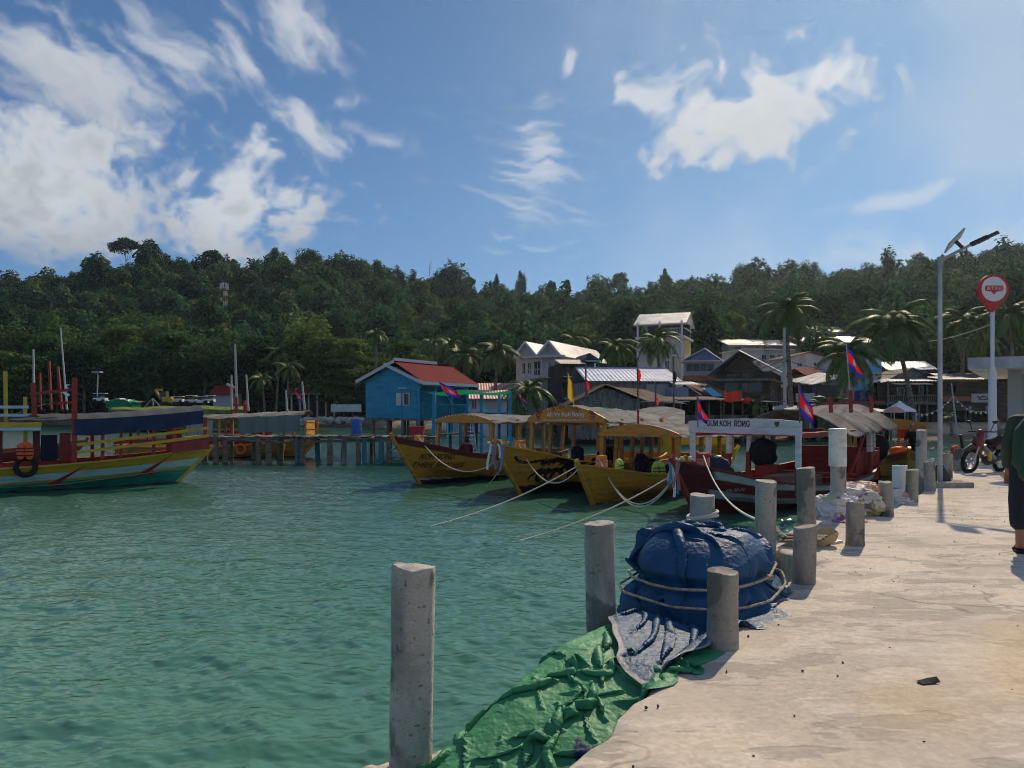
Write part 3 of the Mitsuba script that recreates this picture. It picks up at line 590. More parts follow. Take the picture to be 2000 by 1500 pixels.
def flag(p, pole, leanx, w, h, droop, seed, label, cat='flag', kind='national', pole_m='steel', group=None, dirx=1.0):
    "a flag hanging from a slanted staff"
    p = np.asarray(p, float); k = thing('flag', label, cat, group); q = p + np.array([leanx, 0, pole])
    b = MB(); b.tube([p, q], .016, 6); obj('staff', b, pole_m, k)
    n, m = 22, 30; s, t = np.meshgrid(np.linspace(0, 1, n), np.linspace(0, 1, m), indexing='ij')
    d = (q - p) / np.linalg.norm(q - p); r = np.random.default_rng(seed); ph = r.random() * 6
    ang = droop * (1 - .35 * s); X = t * w * np.cos(ang) * dirx; Z = -t * w * np.sin(ang)
    g = q[None, None] - d * (s * h)[..., None] + np.stack([X + .06 * w * np.sin(t * 9 + ph + s * 3) * t, .12 * w * np.sin(t * 7 + ph + s * 2.5) * t ** .6, Z], -1)
    if kind == 'national':
        for nm, a, c, mm in (('blue_band', 0, 6, 'flag_blue'), ('red_band', 5, 17, 'flag_red'), ('blue_band', 16, 22, 'flag_blue')): obj(nm, MB().sheet(g[a:c]), mm, k)
        import shapely.geometry as sg, shapely.ops as so
        em = MB()
        for side in (.008, -.008):
            c = g[7:15, 9:21].copy(); c[..., 1] += side; rows = c.shape[0]
            for i in range(rows - 1):
                lo, hi = [(1, 11), (2, 10), (2, 10), (3, 9), (3, 9), (4, 8), (5, 7)][::-1][i] if i < 7 else (0, 11); em.sheet(c[i:i + 2, lo:hi + 1])
        obj('temple_emblem', em, 'white_cloth', k)
    else: obj('cloth', MB().sheet(g), kind, k)
    return k
def arch_poly(W, h0, h1, n=24):
    y = np.linspace(-W / 2, W / 2, n); return [(-W / 2, 0)] + [(a, h0 + (h1 - h0) * (1 - (2 * a / W) ** 2)) for a in y] + [(W / 2, 0)]
def cross_frame(x, z, M):  # plane across the boat seen from ahead: u runs from starboard to port
    o = loc(M, [x, 0, z]); return o, M[:3, :3] @ np.array([0, 1., 0]), np.array([0, 0, 1.]), M[:3, :3] @ np.array([1., 0, 0])
def bitt(k, M, x, y, z, m='orange_paint'):
    b = MB().box(x - .13, x + .13, y - .13, y + .13, z - .3, z + .34, .02); obj('mooring_post', b, m, k, M=M)
    r = MB()
    for i in range(6): r.tube([[x + .17 * math.cos(a) * (1 + .1 * math.cos(4 * a)), y + .17 * math.sin(a), z + .0 + i * .038 + .01 * math.sin(a + i)] for a in np.linspace(0, 6.28, 17)], .019, 5)
    obj('rope_turns', r, 'pink_rope', k, M=M)
wmat('pink_rope', (.46, .30, .22), (.30, .18, .13), 30, 30, 30, .9, .1)
def roof_net(k, M, x0, x1, W, z0, z1, rise, seed, name='roof', m='shade_net', sagv=.05, ny=40, rag=.05):
    xs, ys = np.linspace(x0, x1, 60), np.linspace(-1, 1, ny); X, Y = np.meshgrid(xs, ys, indexing='ij'); r = meshkit.fbm(np.stack([X * 1.3, Y * 2, 0 * X + seed], -1), 4, seed) - .5
    Z = z0 + (z1 - z0) * (X - x0) / (x1 - x0) + rise * (1 - Y ** 2) - sagv * np.abs(np.sin((X - x0) * 2.1)) + r * .07 + .012 * np.sin(X * 26 + r * 9)
    g = np.stack([X + rag * 4 * r * (np.abs(Y) > .9), Y * W / 2 * (1 + rag * r), Z], -1)
    obj(name, MB().sheet(g[:, ::-1], .03), m, k, M=M, smooth=60)
# little things aboard
def life_vest(p, rz, m='lime_cloth', label='', s=1.0, group=None):
    k = thing('life_vest', label, 'life vest', group); Mx = MOVE(*p, rz, s)
    for sx in (-1, 1):
        v, f = lump(np.array([sx * .13, 0, .26]), .12, .07, .27, 5 + sx, .10, 3); obj('panel', (v, f), m, k, M=Mx, smooth=True)
    b = MB()
    for z in (.14, .27, .38): b.sheet([[[-.26, -.085, z - .015], [-.26, -.085, z + .015]], [[0, -.10, z - .015], [0, -.10, z + .015]], [[.26, -.085, z - .015], [.26, -.085, z + .015]]])
    obj('strap', b, 'black_cloth', k, M=Mx); v, f = lump(np.array([0, .03, .50]), .17, .07, .09, 9, .1, 2); obj('collar', (v, f), m, k, M=Mx, smooth=True); return k
def bag(p, s, m, seed, label, cat='bag', group=None, name='bag'):
    return obj(name, lump(np.array(p, float), s[0], s[1], s[2], seed, .22, 3), m, None, label, cat, group, smooth=True)
def outboard(p, rz, label, s=1.0):
    k = thing('boat_engine', label, 'engine'); Mx = MOVE(*p, rz, s)
    obj('cowl', lump(np.array([0, 0, .62]), .22, .17, .25, 3, .06, 3), 'black_paint', k, M=Mx, smooth=True)
    obj('leg', MB().box(-.07, .07, -.05, .05, -.5, .42, .02).box(-.02, .30, -.015, .015, -.52, -.5), 'dark_grey', k, M=Mx)
    obj('tiller', MB().tube([[.15, 0, .5], [.55, 0, .62]], .02, 6), 'dark_grey', k, M=Mx)
def tyre(p, axis_rz, R, label, m='rubber', r=.09, name='tyre', cat='tyre', group=None):
    a = np.linspace(0, 2 * np.pi, 33); v, f = lathe([(R + r * math.cos(q), r * math.sin(q) * .85) for q in np.linspace(0, 2 * np.pi, 13)], 36)
    v = v[:, [0, 2, 1]]; return obj(name, (v, f), m, None, label, cat, group, smooth=True, M=MOVE(*p, axis_rz))

def orange_boat(label, L, beam, sheer, px, d, phi, archx, archW, z0, h0, h1, posts, roofx, roofz, stripe, text=None, wl=.28, keel=-.6, rake=2.2, name='tour_boat', colour_top=None, arch_m='orange_paint', post_w=.13, white_line=False):
    M = place_boat(L, px, d, phi); k = thing(name, label, 'boat', None); H = Hull(L, beam, sheer, keel, rake)
    org = np.array([.52, .235, .030]); blk = np.array([.010, .011, .016]); mar = np.array([.15, .02, .025])
    def col(u, w, g):
        c = np.broadcast_to(org, g.shape).copy(); z = g[..., 2]
        if stripe: c[w < .10] = mar
        c[z < wl] = blk
        if white_line: c[(z > wl) & (z < wl + .05) & (u > .86)] = [.6, .6, .58]
        return c
    H.build(k, M, col, 'orange_paint', rail='maroon_paint' if stripe else 'orange_paint')
    fr = cross_frame(archx, z0, M)
    obj('arch', MB().prism(arch_poly(archW, h0, h1), .06, fr), arch_m, k)
    for x, side, foot in posts:
        yb = float(H.b(x / L)) * .96; zf = float(H.zs(x / L)) - .1; y1 = min(archW / 2 - .10, yb * 1.05)
        obj('post', MB().bar([x, side * yb, zf], [x - .12, side * y1, z0 + (.12 if x < archx - .3 else .0)], post_w), 'orange_paint', k, M=M)
    b = MB()
    for side in (1, -1): b.bar([archx, side * (archW / 2 - .1), z0 + .06], [roofx, side * (archW / 2 - .1), roofz], .07, .12)
    obj('roof_beam', b, 'orange_paint', k, M=M)
    roof_net(k, M, roofx, archx - .02, archW + .25, roofz + .05, z0 + h0 * .5, h1 - h0 * .55 + .05, len(labels))
    for i, x in enumerate(np.arange(L * .16, archx - .2, 1.25)):
        yb = float(H.b(x / L)) * .9; obj('bench', MB().box(x - .16, x + .16, -yb, yb, .56, .61).box(x - .03, x + .03, -yb, yb, .2, .56), 'deck_wood', k, M=M)
    bitt(k, M, L - 1.55, 0, float(H.zs(.86)) + .12)
    return k, M, H
bx = {}
# the boat nearest the blue house
k, M, H = orange_boat('mustard wooden tour boat with black lettering and maroon gunwale, bow beside the jetty', 12, 3.0, [1.0, .92, .92, 1.18, 1.58, 1.92], 766, 27.9, 58, 7.6, 2.85, 2.36, .12, .36,
    [(7.6, 1, 0), (7.6, -1, 0), (5.6, 1, 0), (5.6, -1, 0), (3.4, 1, 0), (3.4, -1, 0), (1.2, 1, 0), (1.2, -1, 0)], .6, 2.25, True, wl=.22, white_line=True)
bx['first'] = (k, M, H)
for t, x, z, h in (('KOH RONG', 10.85, 1.06, .19), ('THREE BROTHER', 11.0, .74, .19)):
    v, f = flat_text(t, h, x, z, 1.0, .18, True, -.05); H.decal('lettering', v, f, 'black_paint', k, M)
for i in range(17):
    y = -1.35 + i * 2.7 / 16; obj('white_stud', MB().box(7.66, 7.69, y - .022, y + .022, 2.36 + .12 + .24 * (1 - (y / 1.42) ** 2) - .05, 2.36 + .12 + .24 * (1 - (y / 1.42) ** 2) - .008), 'white_paint', k, M=M)
# the dragon boat
k, M, H = orange_boat('orange tour boat with a black dragon on its hull and a tall lettered arch', 12.5, 3.25, [1.0, .90, .88, 1.10, 1.50, 1.78], 966, 24.3, 58, 7.7, 3.2, 2.42, .16, .62,
    [(7.7, 1, 0), (7.7, -1, 0), (6.2, 1, 0), (6.2, -1, 0), (4.2, 1, 0), (4.2, -1, 0), (2.0, 1, 0), (2.0, -1, 0)], .8, 2.2, False, wl=.36)
bx['dragon'] = (k, M, H)
fr = cross_frame(7.765, 2.42, M); o = fr[0]
a_ = lambda x, z, dx=0: (o + fr[1] * x + fr[2] * z + fr[3] * dx, fr[1], fr[2], fr[3])
obj('name_lettering', MB().text('Ah Vy Koh Rong', .15, a_(0, .30, .001), .006, True), 'white_paint', k)
obj('phone_lettering', MB().text('096 954 6262 / 016 919 944 / 071 680 1781', .062, a_(0, .085, .001), .006, True, 1.0), 'white_paint', k)
import shapely.geometry as sg, shapely.ops as so, shapely.affinity as sa
def strokes(paths, w):
    return so.unary_union([sg.LineString(p).buffer(w / 2) for p in paths])
def star(r):
    return sg.Polygon([(math.sin(i * math.pi / 5) * (r if i % 2 == 0 else r * .42), math.cos(i * math.pi / 5) * (r if i % 2 == 0 else r * .42)) for i in range(10)])
for sx in (-.73, .70): obj('star', MB().prism(star(.05), .006, a_(sx, .49, .001)), 'white_paint', k)
# the Khmer line above the name, stroke by stroke
KH = [[(0, 0), (0, .09), (.05, .12), (.09, .09), (.05, .06), (.05, 0), (.11, 0), (.11, .10)], [(.01, .145), (.05, .17), (.10, .15)], [(.27, .02), (.27, .10), (.31, .11)], [(.36, .10), (.36, 0), (.42, 0), (.42, .08), (.39, .11), (.46, .11), (.46, 0)], [(.52, .11), (.50, .05), (.53, 0), (.58, .02), (.58, .11), (.62, .0), (.64, .1)],
      [(.80, .10), (.80, .02), (.85, 0), (.90, .03), (.88, .10), (.93, .11)], [(1.0, .1), (1.0, .0), (1.04, 0)], [(1.09, 0), (1.09, .10), (1.14, .10), (1.14, 0), (1.19, 0), (1.19, .10)], [(1.25, 0), (1.24, .10), (1.30, .10), (1.31, 0), (1.36, .0), (1.36, .11)], [(1.22, .15), (1.30, .17), (1.36, .14)]]
b = MB()
for path in KH:
    q = [(x * .78 - .53, z * .85 + .565 - .13 * ((x * .78 - .53) / .55) ** 2) for x, z in path]; b.prism(strokes([q], .019), .006, a_(0, -.03, .001))
obj('script_lettering', b, 'red_paint', k)
shr = [[(-1.16, .16), (-1.22, .26), (-1.18, .36), (-1.08, .40)], [(-1.18, .36), (-1.08, .34), (-.98, .37)], [(-1.19, .30), (-1.06, .31)], [(-1.15, .22), (-1.05, .24)], [(-1.14, .16), (-1.08, .13)], [(-1.10, .40), (-1.0, .44)]]
for s in (1, -1): obj('shrimp_figure', MB().prism(strokes([[(x * s, z) for x, z in p] for p in shr], .04), .006, a_(0, .0, .001)), 'red_paint', k)
# the dragon, traced as spikes and curves (x to the stern, z up, metres)
def spike(p, q, r, w):
    t = np.linspace(0, 1, 12)[:, None]; c = (1 - t) ** 2 * np.array(p) + 2 * t * (1 - t) * np.array(q) + t * t * np.array(r); d = np.gradient(c, axis=0); d /= np.linalg.norm(d, axis=1, keepdims=True); nn = np.stack([-d[:, 1], d[:, 0]], 1)
    ww = w * (1 - t) ** .8 * .5 + .004; return sg.Polygon(np.vstack([c + nn * ww, (c - nn * ww)[::-1]])).buffer(.002)
DR = [spike((.62, .74), (.30, .56), (.0, .90), .05), spike((0.0, .92), (.12, .62), (.34, .66), .045), spike((.34, .66), (.5, .8), (.70, .74), .05),
      sg.Polygon([(.66, .60), (.72, .76), (.86, .84), (.80, .74), (.98, .86), (1.16, .94), (1.08, .80), (1.25, .74), (1.20, .58), (1.06, .52), (1.10, .62), (.98, .66), (.94, .56), (.88, .64), (.82, .54), (.78, .62), (.70, .54)]),
      sg.Polygon([(.62, .40), (.72, .50), (.76, .40), (.88, .47), (.94, .40), (1.04, .46), (1.16, .42), (1.28, .50), (1.24, .36), (1.10, .26), (.80, .24), (.60, .30)])]
for p, q, r, w in [((1.1, .86), (1.3, .88), (1.5, .94), .06), ((1.2, .74), (1.45, .66), (1.70, .92), .12), ((1.25, .66), (1.6, .56), (1.98, .84), .13), ((1.3, .6), (1.7, .44), (2.2, .74), .13), ((1.4, .52), (1.9, .36), (2.42, .62), .12), ((1.5, .44), (2.0, .28), (2.6, .50), .12), ((1.4, .36), (2.0, .16), (2.5, .34), .11), ((1.2, .5), (1.5, .42), (1.7, .30), .16), ((1.5, .34), (1.7, .10), (2.1, .10), .10),
                   ((.66, .34), (.50, .2), (.52, .04), .09), ((.74, .30), (.64, .02), (.90, -.10), .12), ((.9, .3), (.86, .12), (.98, .06), .10), ((1.04, .32), (1.08, .1), (1.0, -.06), .11), ((1.18, .36), (1.36, .16), (1.24, .02), .12), ((1.3, .5), (1.5, .3), (1.5, .0), .12), ((1.2, .62), (1.35, .7), (1.5, .68), .10), ((.66, .6), (.62, .72), (.72, .86), .08)]: DR.append(spike(p, q, r, w))
dr_ = so.unary_union([g.buffer(0) for g in DR])
b = MB(); vs, fs, n0 = [], [], 0
for g in getattr(dr_, 'geoms', [dr_]):
    v, f = poly2(g); vs.append(v); fs.append(f + n0); n0 += len(v)
v = np.vstack(vs); f = np.vstack(fs); v = np.stack([11.75 - v[:, 0] * 1.62, .50 + v[:, 1] * .95], 1)
H.decal('dragon_figure', v, f[:, ::-1], 'black_paint', k, M, 'black painted dragon head with a spiky mane')
# garlands at the dragon boat's stem
def garland(name, tip, seed, label):
    r = np.random.default_rng(seed); kk = thing(name, label, 'garland')
    for i in range(7):
        m = ['sky_cloth', 'pink_cloth', 'white_cloth', 'pink_cloth'][i % 4]; a = tip + np.array([r.normal(0, .09), r.normal(0, .09), .02]); ln = r.uniform(.45, .95)
        P_ = [a + np.array([.05 * math.sin(3 * t + i) + .10 * (i / 8 - .5) * t, .05 * math.cos(2 * t + i) - .06, -ln * t]) for t in np.linspace(0, 1, 9)]
        w = .035; g = np.array([[p + [-w, 0, 0], p + [0, -.03, 0], p + [w, .0, 0]] for p in P_]); obj('ribbon', MB().sheet(g), m, kk, smooth=True)
    for i in range(12):
        c = tip + np.array([r.normal(.18, .14), r.normal(.05, .08), r.uniform(.02, .13)]); obj('flower', lump(c, .045, .045, .04, i, .3, 1), ['yellow_cloth', 'white_cloth', 'lime_cloth', 'pink_cloth'][i % 4], kk)
garland('garland', loc(M, [12.45, 0, 1.78]), 3, 'pink, blue and white ribbons and flowers tied to the dragon boat stem')
flag(loc(M, [7.7, .05, 3.0]), 1.3, .02, .42, .95, 1.25, 4, 'yellow flag standing on the lettered arch of the dragon boat', kind='yellow_cloth', pole_m='old_wood')
# the plain orange boat
k, M, H = orange_boat('plain orange boat with a low arched roof board, between the dragon and red boats', 11.5, 3.0, [.95, .80, .76, .86, 1.08, 1.30], 1128, 22.2, 57, 7.2, 2.95, 1.98, .10, .42,
    [(7.2, 1, 0), (7.2, -1, 0), (6.0, -1, 0), (5.0, 1, 0), (4.6, -1, 0), (3.0, 1, 0), (2.8, -1, 0), (1.0, 1, 0), (1.0, -1, 0)], .5, 1.85, False, wl=.06, rake=1.5)
bx['plain'] = (k, M, H)
p = loc(M, [7.2, .0, 2.38]); obj('mast', MB().tube([p, p + [0, 0, .42]], .035, 6).tube([p + [0, 0, .42], p + [0, 0, .50]], .045, 6), 'red_paint', k)
life_vest(loc(M, [9.1, .2, .75]), 1.0, 'lime_cloth', 'lime green life vest beside the mooring post of the plain orange boat')
life_vest(loc(M, [7.75, .95, .62]), .4, 'lime_cloth', 'lime and black life vest inside the plain orange boat')
bag(loc(M, [6.6, 1.0, .75]), (.3, .25, .34), 'black_cloth', 5, 'black bag on the seat of the plain orange boat')

# the red and white boat beside the pier
L = 11.5; M = place_boat(L, 1314, 19.6, 46); k = thing('tour_boat', 'dark red and white boat with a white name board by the pier', 'boat'); H = Hull(L, 3.7, [1.15, .86, .72, .88, 1.30, 1.56], -.6, 1.7, .42, .55, us=[0, .2, .48, .75, .92, 1])
bx['red'] = (k, M, H)
def col(u, w, g):
    red, wht, pal = np.array([.125, .018, .026]), np.array([.42, .45, .46]), np.array([.30, .36, .38]); c = np.broadcast_to(red, g.shape).copy()
    c[(w > .03) & (w < .16) & (u < .93)] = wht; c[(w > .31) & (w < .42) & (u < .955)] = pal; c[g[..., 2] < .10] = [.06, .012, .016]
    return c
H.build(k, M, col, 'red_paint', rail='maroon_paint', stem='red_paint', floor=.2)
v, f = poly2(sg.Polygon([(0, .20), (1.1, .62), (.62, .26), (1.1, -.08)])); v = np.stack([9.2 - v[:, 0], .30 + v[:, 1]], 1); H.decal('arrow_figure', v, f[:, ::-1], 'pale_grey', k, M)
mat('pale_grey', (.34, .38, .38), .6)
v, f = flat_text('06.08.25', .075, 9.95, .70, 1.1, .1, True); H.decal('number_lettering', v, f, 'pale_grey', k, M)
zt = 2.2
sb0, sb1 = pt(1347, 846, 23.2), pt(1567, 848.5, 19.9); sdir = (sb1 - sb0); sdir[2] = 0; sw = np.linalg.norm(sdir); sdir /= sw
mid = (sb0 + sb1) / 2; sn = np.cross(sdir, [0, 0, 1]); fr = (mid, sdir, np.array([0, 0, 1.]), sn)
hs = (sb0[2] + sb1[2]) / 2; board = sg.Polygon([(-sw / 2, 0), (sw / 2, 0), (sw / 2, .36), (sw * .3, .42), (0, .43), (-sw * .3, .40), (-sw / 2, .34)])
fr0 = (np.array([mid[0], mid[1], hs]), sdir, np.array([0, 0, 1.]), sn)
obj('name_board', MB().prism(board.intersection(sg.box(-9, 0, 9, .195)), .05, fr0).prism(board.intersection(sg.box(-9, .2, 9, 1)), .047, fr0), 'white_paint', k)
f2 = (fr0[0] + sdir * -.46 + np.array([0, 0, .285]) + sn * .047, sdir, fr0[2], sn)
obj('name_lettering', MB().text('OUИ KOH  ROИG', .165, f2, .008, True, .86), 'black_paint', k)
f3 = (fr0[0] + sdir * (sw * .31) + np.array([0, 0, .2]) + sn * .05, sdir, fr0[2], sn); mat('olive_paint', (.10, .10, .03), .6)
obj('badge', MB().prism([(-.08, .15), (.08, .15), (.07, .06), (0, 0), (-.07, .06)], .006, f3), 'olive_paint', k)
def two_tone(x, side, zsplit, top_y=None, ztop=hs + .05, name='post', lean=.05, world=None):
    yb = float(H.b(x / L)) * .95; a = np.array([x, side * yb, float(H.zs(x / L)) - .25]); c = np.array([x - lean, side * (yb * .97), ztop]) if top_y is None else np.array([x - lean, top_y, ztop]); t = (zsplit - a[2]) / (c[2] - a[2]); m_ = a + (c - a) * t
    kk = obj(name, MB().bar(a, m_, .14), 'red_paint', k, M=M); scene[kk + '__upper_half'] = mikit.ply(MB().bar(m_, c, .138).get(), 'white_paint'); scene[kk + '__upper_half']['to_world'] = T(M)
Mi = np.linalg.inv(M)
for wp, sd in ((sb0, -1), (sb1, 1)):
    q = (Mi @ np.append(wp, 1))[:3]; xx = q[0]; a = np.array([xx, q[1] * (.93 if sd < 0 else .95), float(H.zs(xx / L)) - .3]); c = np.array([xx, q[1] - .1 * sd, hs + .02]); m_ = a + (c - a) * .46
    kk = obj('post', MB().bar(a, m_, .125), 'red_paint', k, M=M); scene[kk + '__upper_half'] = {**mikit.ply(MB().bar(m_, c, .123).get(), 'white_paint'), 'to_world': T(M)}
for x in (6.8, 5.4, 4.0): two_tone(x, -1, 1.45)
for x in (2.2, .9): two_tone(x, 1, 1.5, ztop=2.2)
two_tone(2.7, -1, 1.45, ztop=2.3)
b = MB()
for side in (1, -1): b.bar([7.9, side * 1.62, hs - .05], [.8, side * 1.6, 2.2], .09, .14)
for x in (7.2, 5.2, 3.2, 1.0): b.bar([x, -1.65, hs - .04], [x, 1.65, hs - .04], .07, .09)
obj('roof_frame', b, 'red_paint', k, M=M)
roof_net(k, M, .1, 4.6, 3.7, 2.36, 2.12, .78, 5, sagv=.10, rag=.08)
b = MB()
for x in np.arange(3.0, 7.6, .42):
    for side in (-1,): yb = float(H.b(x / L)) * .92; b.bar([x, side * yb, float(H.zs(x / L)) - .08], [x, side * yb * .9, .25], .05, .07)
obj('ribs', b, 'red_paint', k, M=M, kind='stuff')
obj('engine_box', MB().box(3.4, 5.2, -.6, .55, .2, .78, .03), 'old_wood', k, M=M); obj('seat', MB().box(3.6, 4.0, -1.5, -.7, .3, 1.05, .02).box(3.0, 3.3, -1.6, 1.5, .75, .82), 'red_paint', k, M=M)
obj('cabin_wall', MB().box(.9, 2.9, 1.42, 1.47, .5, 1.5).box(.85, .9, -1.4, 1.47, .5, 1.6), 'red_paint', k, M=M); obj('brace', MB().bar([3.7, 1.5, .8], [2.5, 1.55, 2.1], .09), 'red_paint', k, M=M)
b = MB().prism([(0, 0), (.22, -.05), (.26, -.9), (.1, -1.35), (-.2, -1.35), (-.28, -.8)], .06, (np.array([.15, 1.15, 1.15]), np.array([1., 0, 0]), np.array([0, 0, 1.]), np.array([0, 1., 0])))
obj('rudder', b, 'black_paint', k, M=M); obj('rudder_post', MB().bar([.0, 1.2, 1.0], [-.15, 1.2, 2.0], .05), 'old_wood', k, M=M); obj('tiller', MB().box(-.1, .1, 1.12, 1.26, 1.1, 1.9, .02), 'pale_blue_paint', k, M=M)
bitt(k, M, L - 1.5, 0, 1.36, 'red_paint'); garland('garland', loc(M, [L - .08, 0, 1.52]), 8, 'faded pink and green ribbons tied to the stem of the red boat')
b = MB().bar(pt(1601, 789, 24), pt(1726, 785, 24), .07, .07); obj('roof_rail', b, 'red_paint', k)
for px, py in ((1622, 775), (1661, 762), (1701, 772)): obj('roof_post', MB().bar(pt(px, py, 24), pt(px + 1, 806, 24), .09), 'red_paint', k)
flag(pt(1363, 834, 22.6), .95, -.02, .50, .62, 1.18, 6, 'national flag drooping at the left end of the white name board', pole_m='old_wood')
flag(pt(1562, 826, 19.7), 1.05, -.03, .75, .80, 1.05, 9, 'national flag hanging at the right end of the white name board', pole_m='old_wood', dirx=.8)
flag(pt(1660, 765, 24.0), 1.5, -.12, .62, .75, 1.0, 12, 'faded national flag on the roof of the red boat', pole_m='steel')
outboard(loc(M, [7.2, -1.15, .62]), 2.2, 'black outboard engine stowed at the far gunwale of the red boat')
bag(loc(M, [7.8, -.75, 1.12]), (.30, .26, .34), 'navy_cloth', 7, 'navy blue bag in the bow of the red boat'); bag(loc(M, [7.0, -.9, .86]), (.2, .18, .3), 'black_cloth', 8, 'black bag behind the first post of the red boat')
bag(loc(M, [3.8, -1.3, 1.45]), (.42, .40, .44), 'black_cloth', 9, 'big black bundle on the red seat of the red boat'); bag(loc(M, [5.8, -1.2, .7]), (.26, .2, .2), 'black_cloth', 10, 'small black bag low beside the ribs of the red boat')
bag(loc(M, [.2, 1.0, 1.6]), (.5, .3, .5), 'black_cloth', 11, 'black net bundle hung at the stern of the red boat', 'net', name='fishing_net')
# ------------------------------------------------------------------ the green, white and yellow boat on the left
def world_boat(px, d, ang, L):
    tip = np.array([(px - 1000) / FOC * d, d]); a = np.array([math.cos(math.radians(ang)), math.sin(math.radians(ang))]); o = tip - a * L
    return MOVE(o[0], o[1], 0, math.radians(ang))
mat('teal_paint', (.02, .28, .19), .5)
L = 14.0; M = world_boat(412, 31.0, 32, L); k = thing('passenger_boat', 'long boat with yellow, pale blue and green stripes and a navy awning', 'boat'); H = Hull(L, 3.4, [1.0, .86, .90, 1.06, 1.24, 1.36], -.55, 1.9, .42, .6)
def col(u, w, g):
    y, b, gr = np.array([.40, .27, .02]), np.array([.33, .53, .53]), np.array([.015, .27, .19]); c = np.broadcast_to(gr, g.shape).copy()
    c[w < .415] = y; c[w < .355] = b; c[w < .19] = y; c[g[..., 2] < .07] = [.10, .016, .02]; return c
H.build(k, M, col, 'red_paint', rail='yellow_paint', stem='yellow_paint', railw=.12, floor=.25)
def decal2(name, v2, f, m):
    t = trimesh.Trimesh(np.column_stack([v2, 0 * v2[:, 0]]), f); v, f = trimesh.remesh.subdivide_to_size(t.vertices, t.faces, .12, max_iter=20); obj(name, (H.at(v[:, 0], v[:, 1], -1, .015), f), m, k, M=M)
v, f = poly2(sg.Polygon([(0, .22), (1.25, .92), (.36, .24), (.62, .13)])); decal2('arrow_figure', v + [8.3, .03], f, 'red_paint'); decal2('arrow_figure', v * [.95, 1] + [11.3, .27], f, 'red_paint')
Mi = np.linalg.inv(M)
def lp(px, py, y):
    "boat point on the lengthwise plane y seen at photo pixel"
    r = np.array([(px - 1000) / FOC, 1, (HOR - py) / FOC]); o = (Mi @ [0, 0, EYE, 1])[:3]; q = Mi[:3, :3] @ r; t = (y - o[1]) / q[1]; return o + q * t
near = -1.45
xs = [lp(px, 850, near)[0] for px in (145, 398)]
g = []
for x in np.linspace(xs[0] - 1.9, xs[1], 50):
    t = (x - xs[0]) / (xs[1] - xs[0]); ze = 2.55 + .32 * np.clip(t, -.3, 1) ** 1.5 if t > 0 else 2.55 + .04 * t; g.append([[x, y, ze + .20 * (1 - (y / 1.5) ** 2) + .012 * math.sin(x * 9)] for y in np.linspace(-1.55, 1.55, 24)])
g = np.array(g); obj('awning', MB().sheet(g, .03), 'dark_grey', k, M=M, smooth=60)
sk = []
for i, x in enumerate(np.linspace(xs[0], xs[1] - .05, 70)):
    t = (x - xs[0]) / (xs[1] - xs[0]); ze = 2.55 + .32 * t ** 1.5 - .0; sk.append([[x, -1.575 + .05 * math.sin(x * 5 + z * 2) * z + .02 * math.sin(x * 13), ze - .58 * z + .03 * math.sin(x * 3) * z + .06 * z * t] for z in np.linspace(0, 1, 10)])
mat('navy_tarp', (.006, .018, .062), .6); obj('awning_skirt', MB().sheet(np.array(sk)), 'navy_tarp', k, M=M, smooth=True)
for px, y0, y1, w in ((145, 738, 905, .17), (200, 838, 900, .11), (236, 835, 893, .10), (300, 832, 888, .11), (340, 830, 884, .13), (400, 815, 866, .12)):
    obj('post', MB().bar(lp(px, y1, near), lp(px + 1, y0, near), w), 'red_paint', k, M=M)
for px, y0, y1, w in ((180, 838, 893, .12), (255, 838, 875, .10)): obj('post', MB().bar(lp(px, y1, 1.3), lp(px, y0, 1.3), w), 'red_paint', k, M=M)
for a, b in (((150, 869), (408, 836)), ((150, 884), (408, 851))): obj('rail_bar', MB().bar(lp(*a, -1.62), lp(*b, -1.62), .07, .11), 'yellow_paint', k, M=M)
q = [lp(*p, -1.55) for p in ((335, 862), (408, 852), (409, 876), (335, 886))]; obj('bulwark', MB().sheet([[q[0], q[1]], [q[3], q[2]]], .0).sheet([[q[0] + [0, .05, 0], q[1] + [0, .05, 0]], [q[3] + [0, .05, 0], q[2] + [0, .05, 0]]]), 'red_paint', k, M=M)
for a, b, m in (((325, 838), (355, 880), 'red_paint'), ((116, 846), (138, 898), 'red_paint'), ((64, 842), (78, 905), 'maroon_paint'), ((-60, 840), (5, 905), 'maroon_paint'), ((80, 850), (112, 900), 'navy_cloth')):
    p, q = lp(*a, -.6), lp(b[0], a[1], -.6); z1 = lp(*b, -.6)[2]; obj('cabin_panel', MB().box(p[0], q[0], -.62, -.5, z1, p[2], .01), m, k, M=M)
p, q = lp(-90, 842, -1.7), lp(80, 842, -1.7); obj('side_awning', MB().box(p[0], q[0], -1.75, -1.0, p[2], p[2] + .11), 'pale_blue_paint', k, M=M); obj('awning_trim', MB().box(p[0], q[0] + .02, -1.78, -1.0, p[2] + .112, p[2] + .27), 'yellow_paint', k, M=M)
for a, b, m, w in (((10, 725), (12, 842), 'yellow_paint', .12), ((49, 775), (50, 900), 'yellow_paint', .12), ((65, 748), (67, 815), 'red_paint', .16)): obj('post', MB().bar(lp(*a, -.9), lp(*b, -.9), w), m, k, M=M)
for a, b, m in (((58, 770), (146, 760), 'red_paint'), ((112, 788), (146, 786), 'red_paint'), ((-80, 795), (56, 795), 'pale_blue_paint'), ((-80, 811), (56, 811), 'pale_blue_paint')): obj('cross_bar', MB().bar(lp(*a, -.95), lp(*b, -.95), .09, .10), m, k, M=M)
t = np.linspace(0, 1, 12); obj('curved_plank', MB().sheet(np.array([[lp(20 + 90 * a, 812 - 26 * math.sin(a * 1.5), -.9 + y) for y in (0, .35)] for a in t]), .04), 'grey_wood', k, M=M)
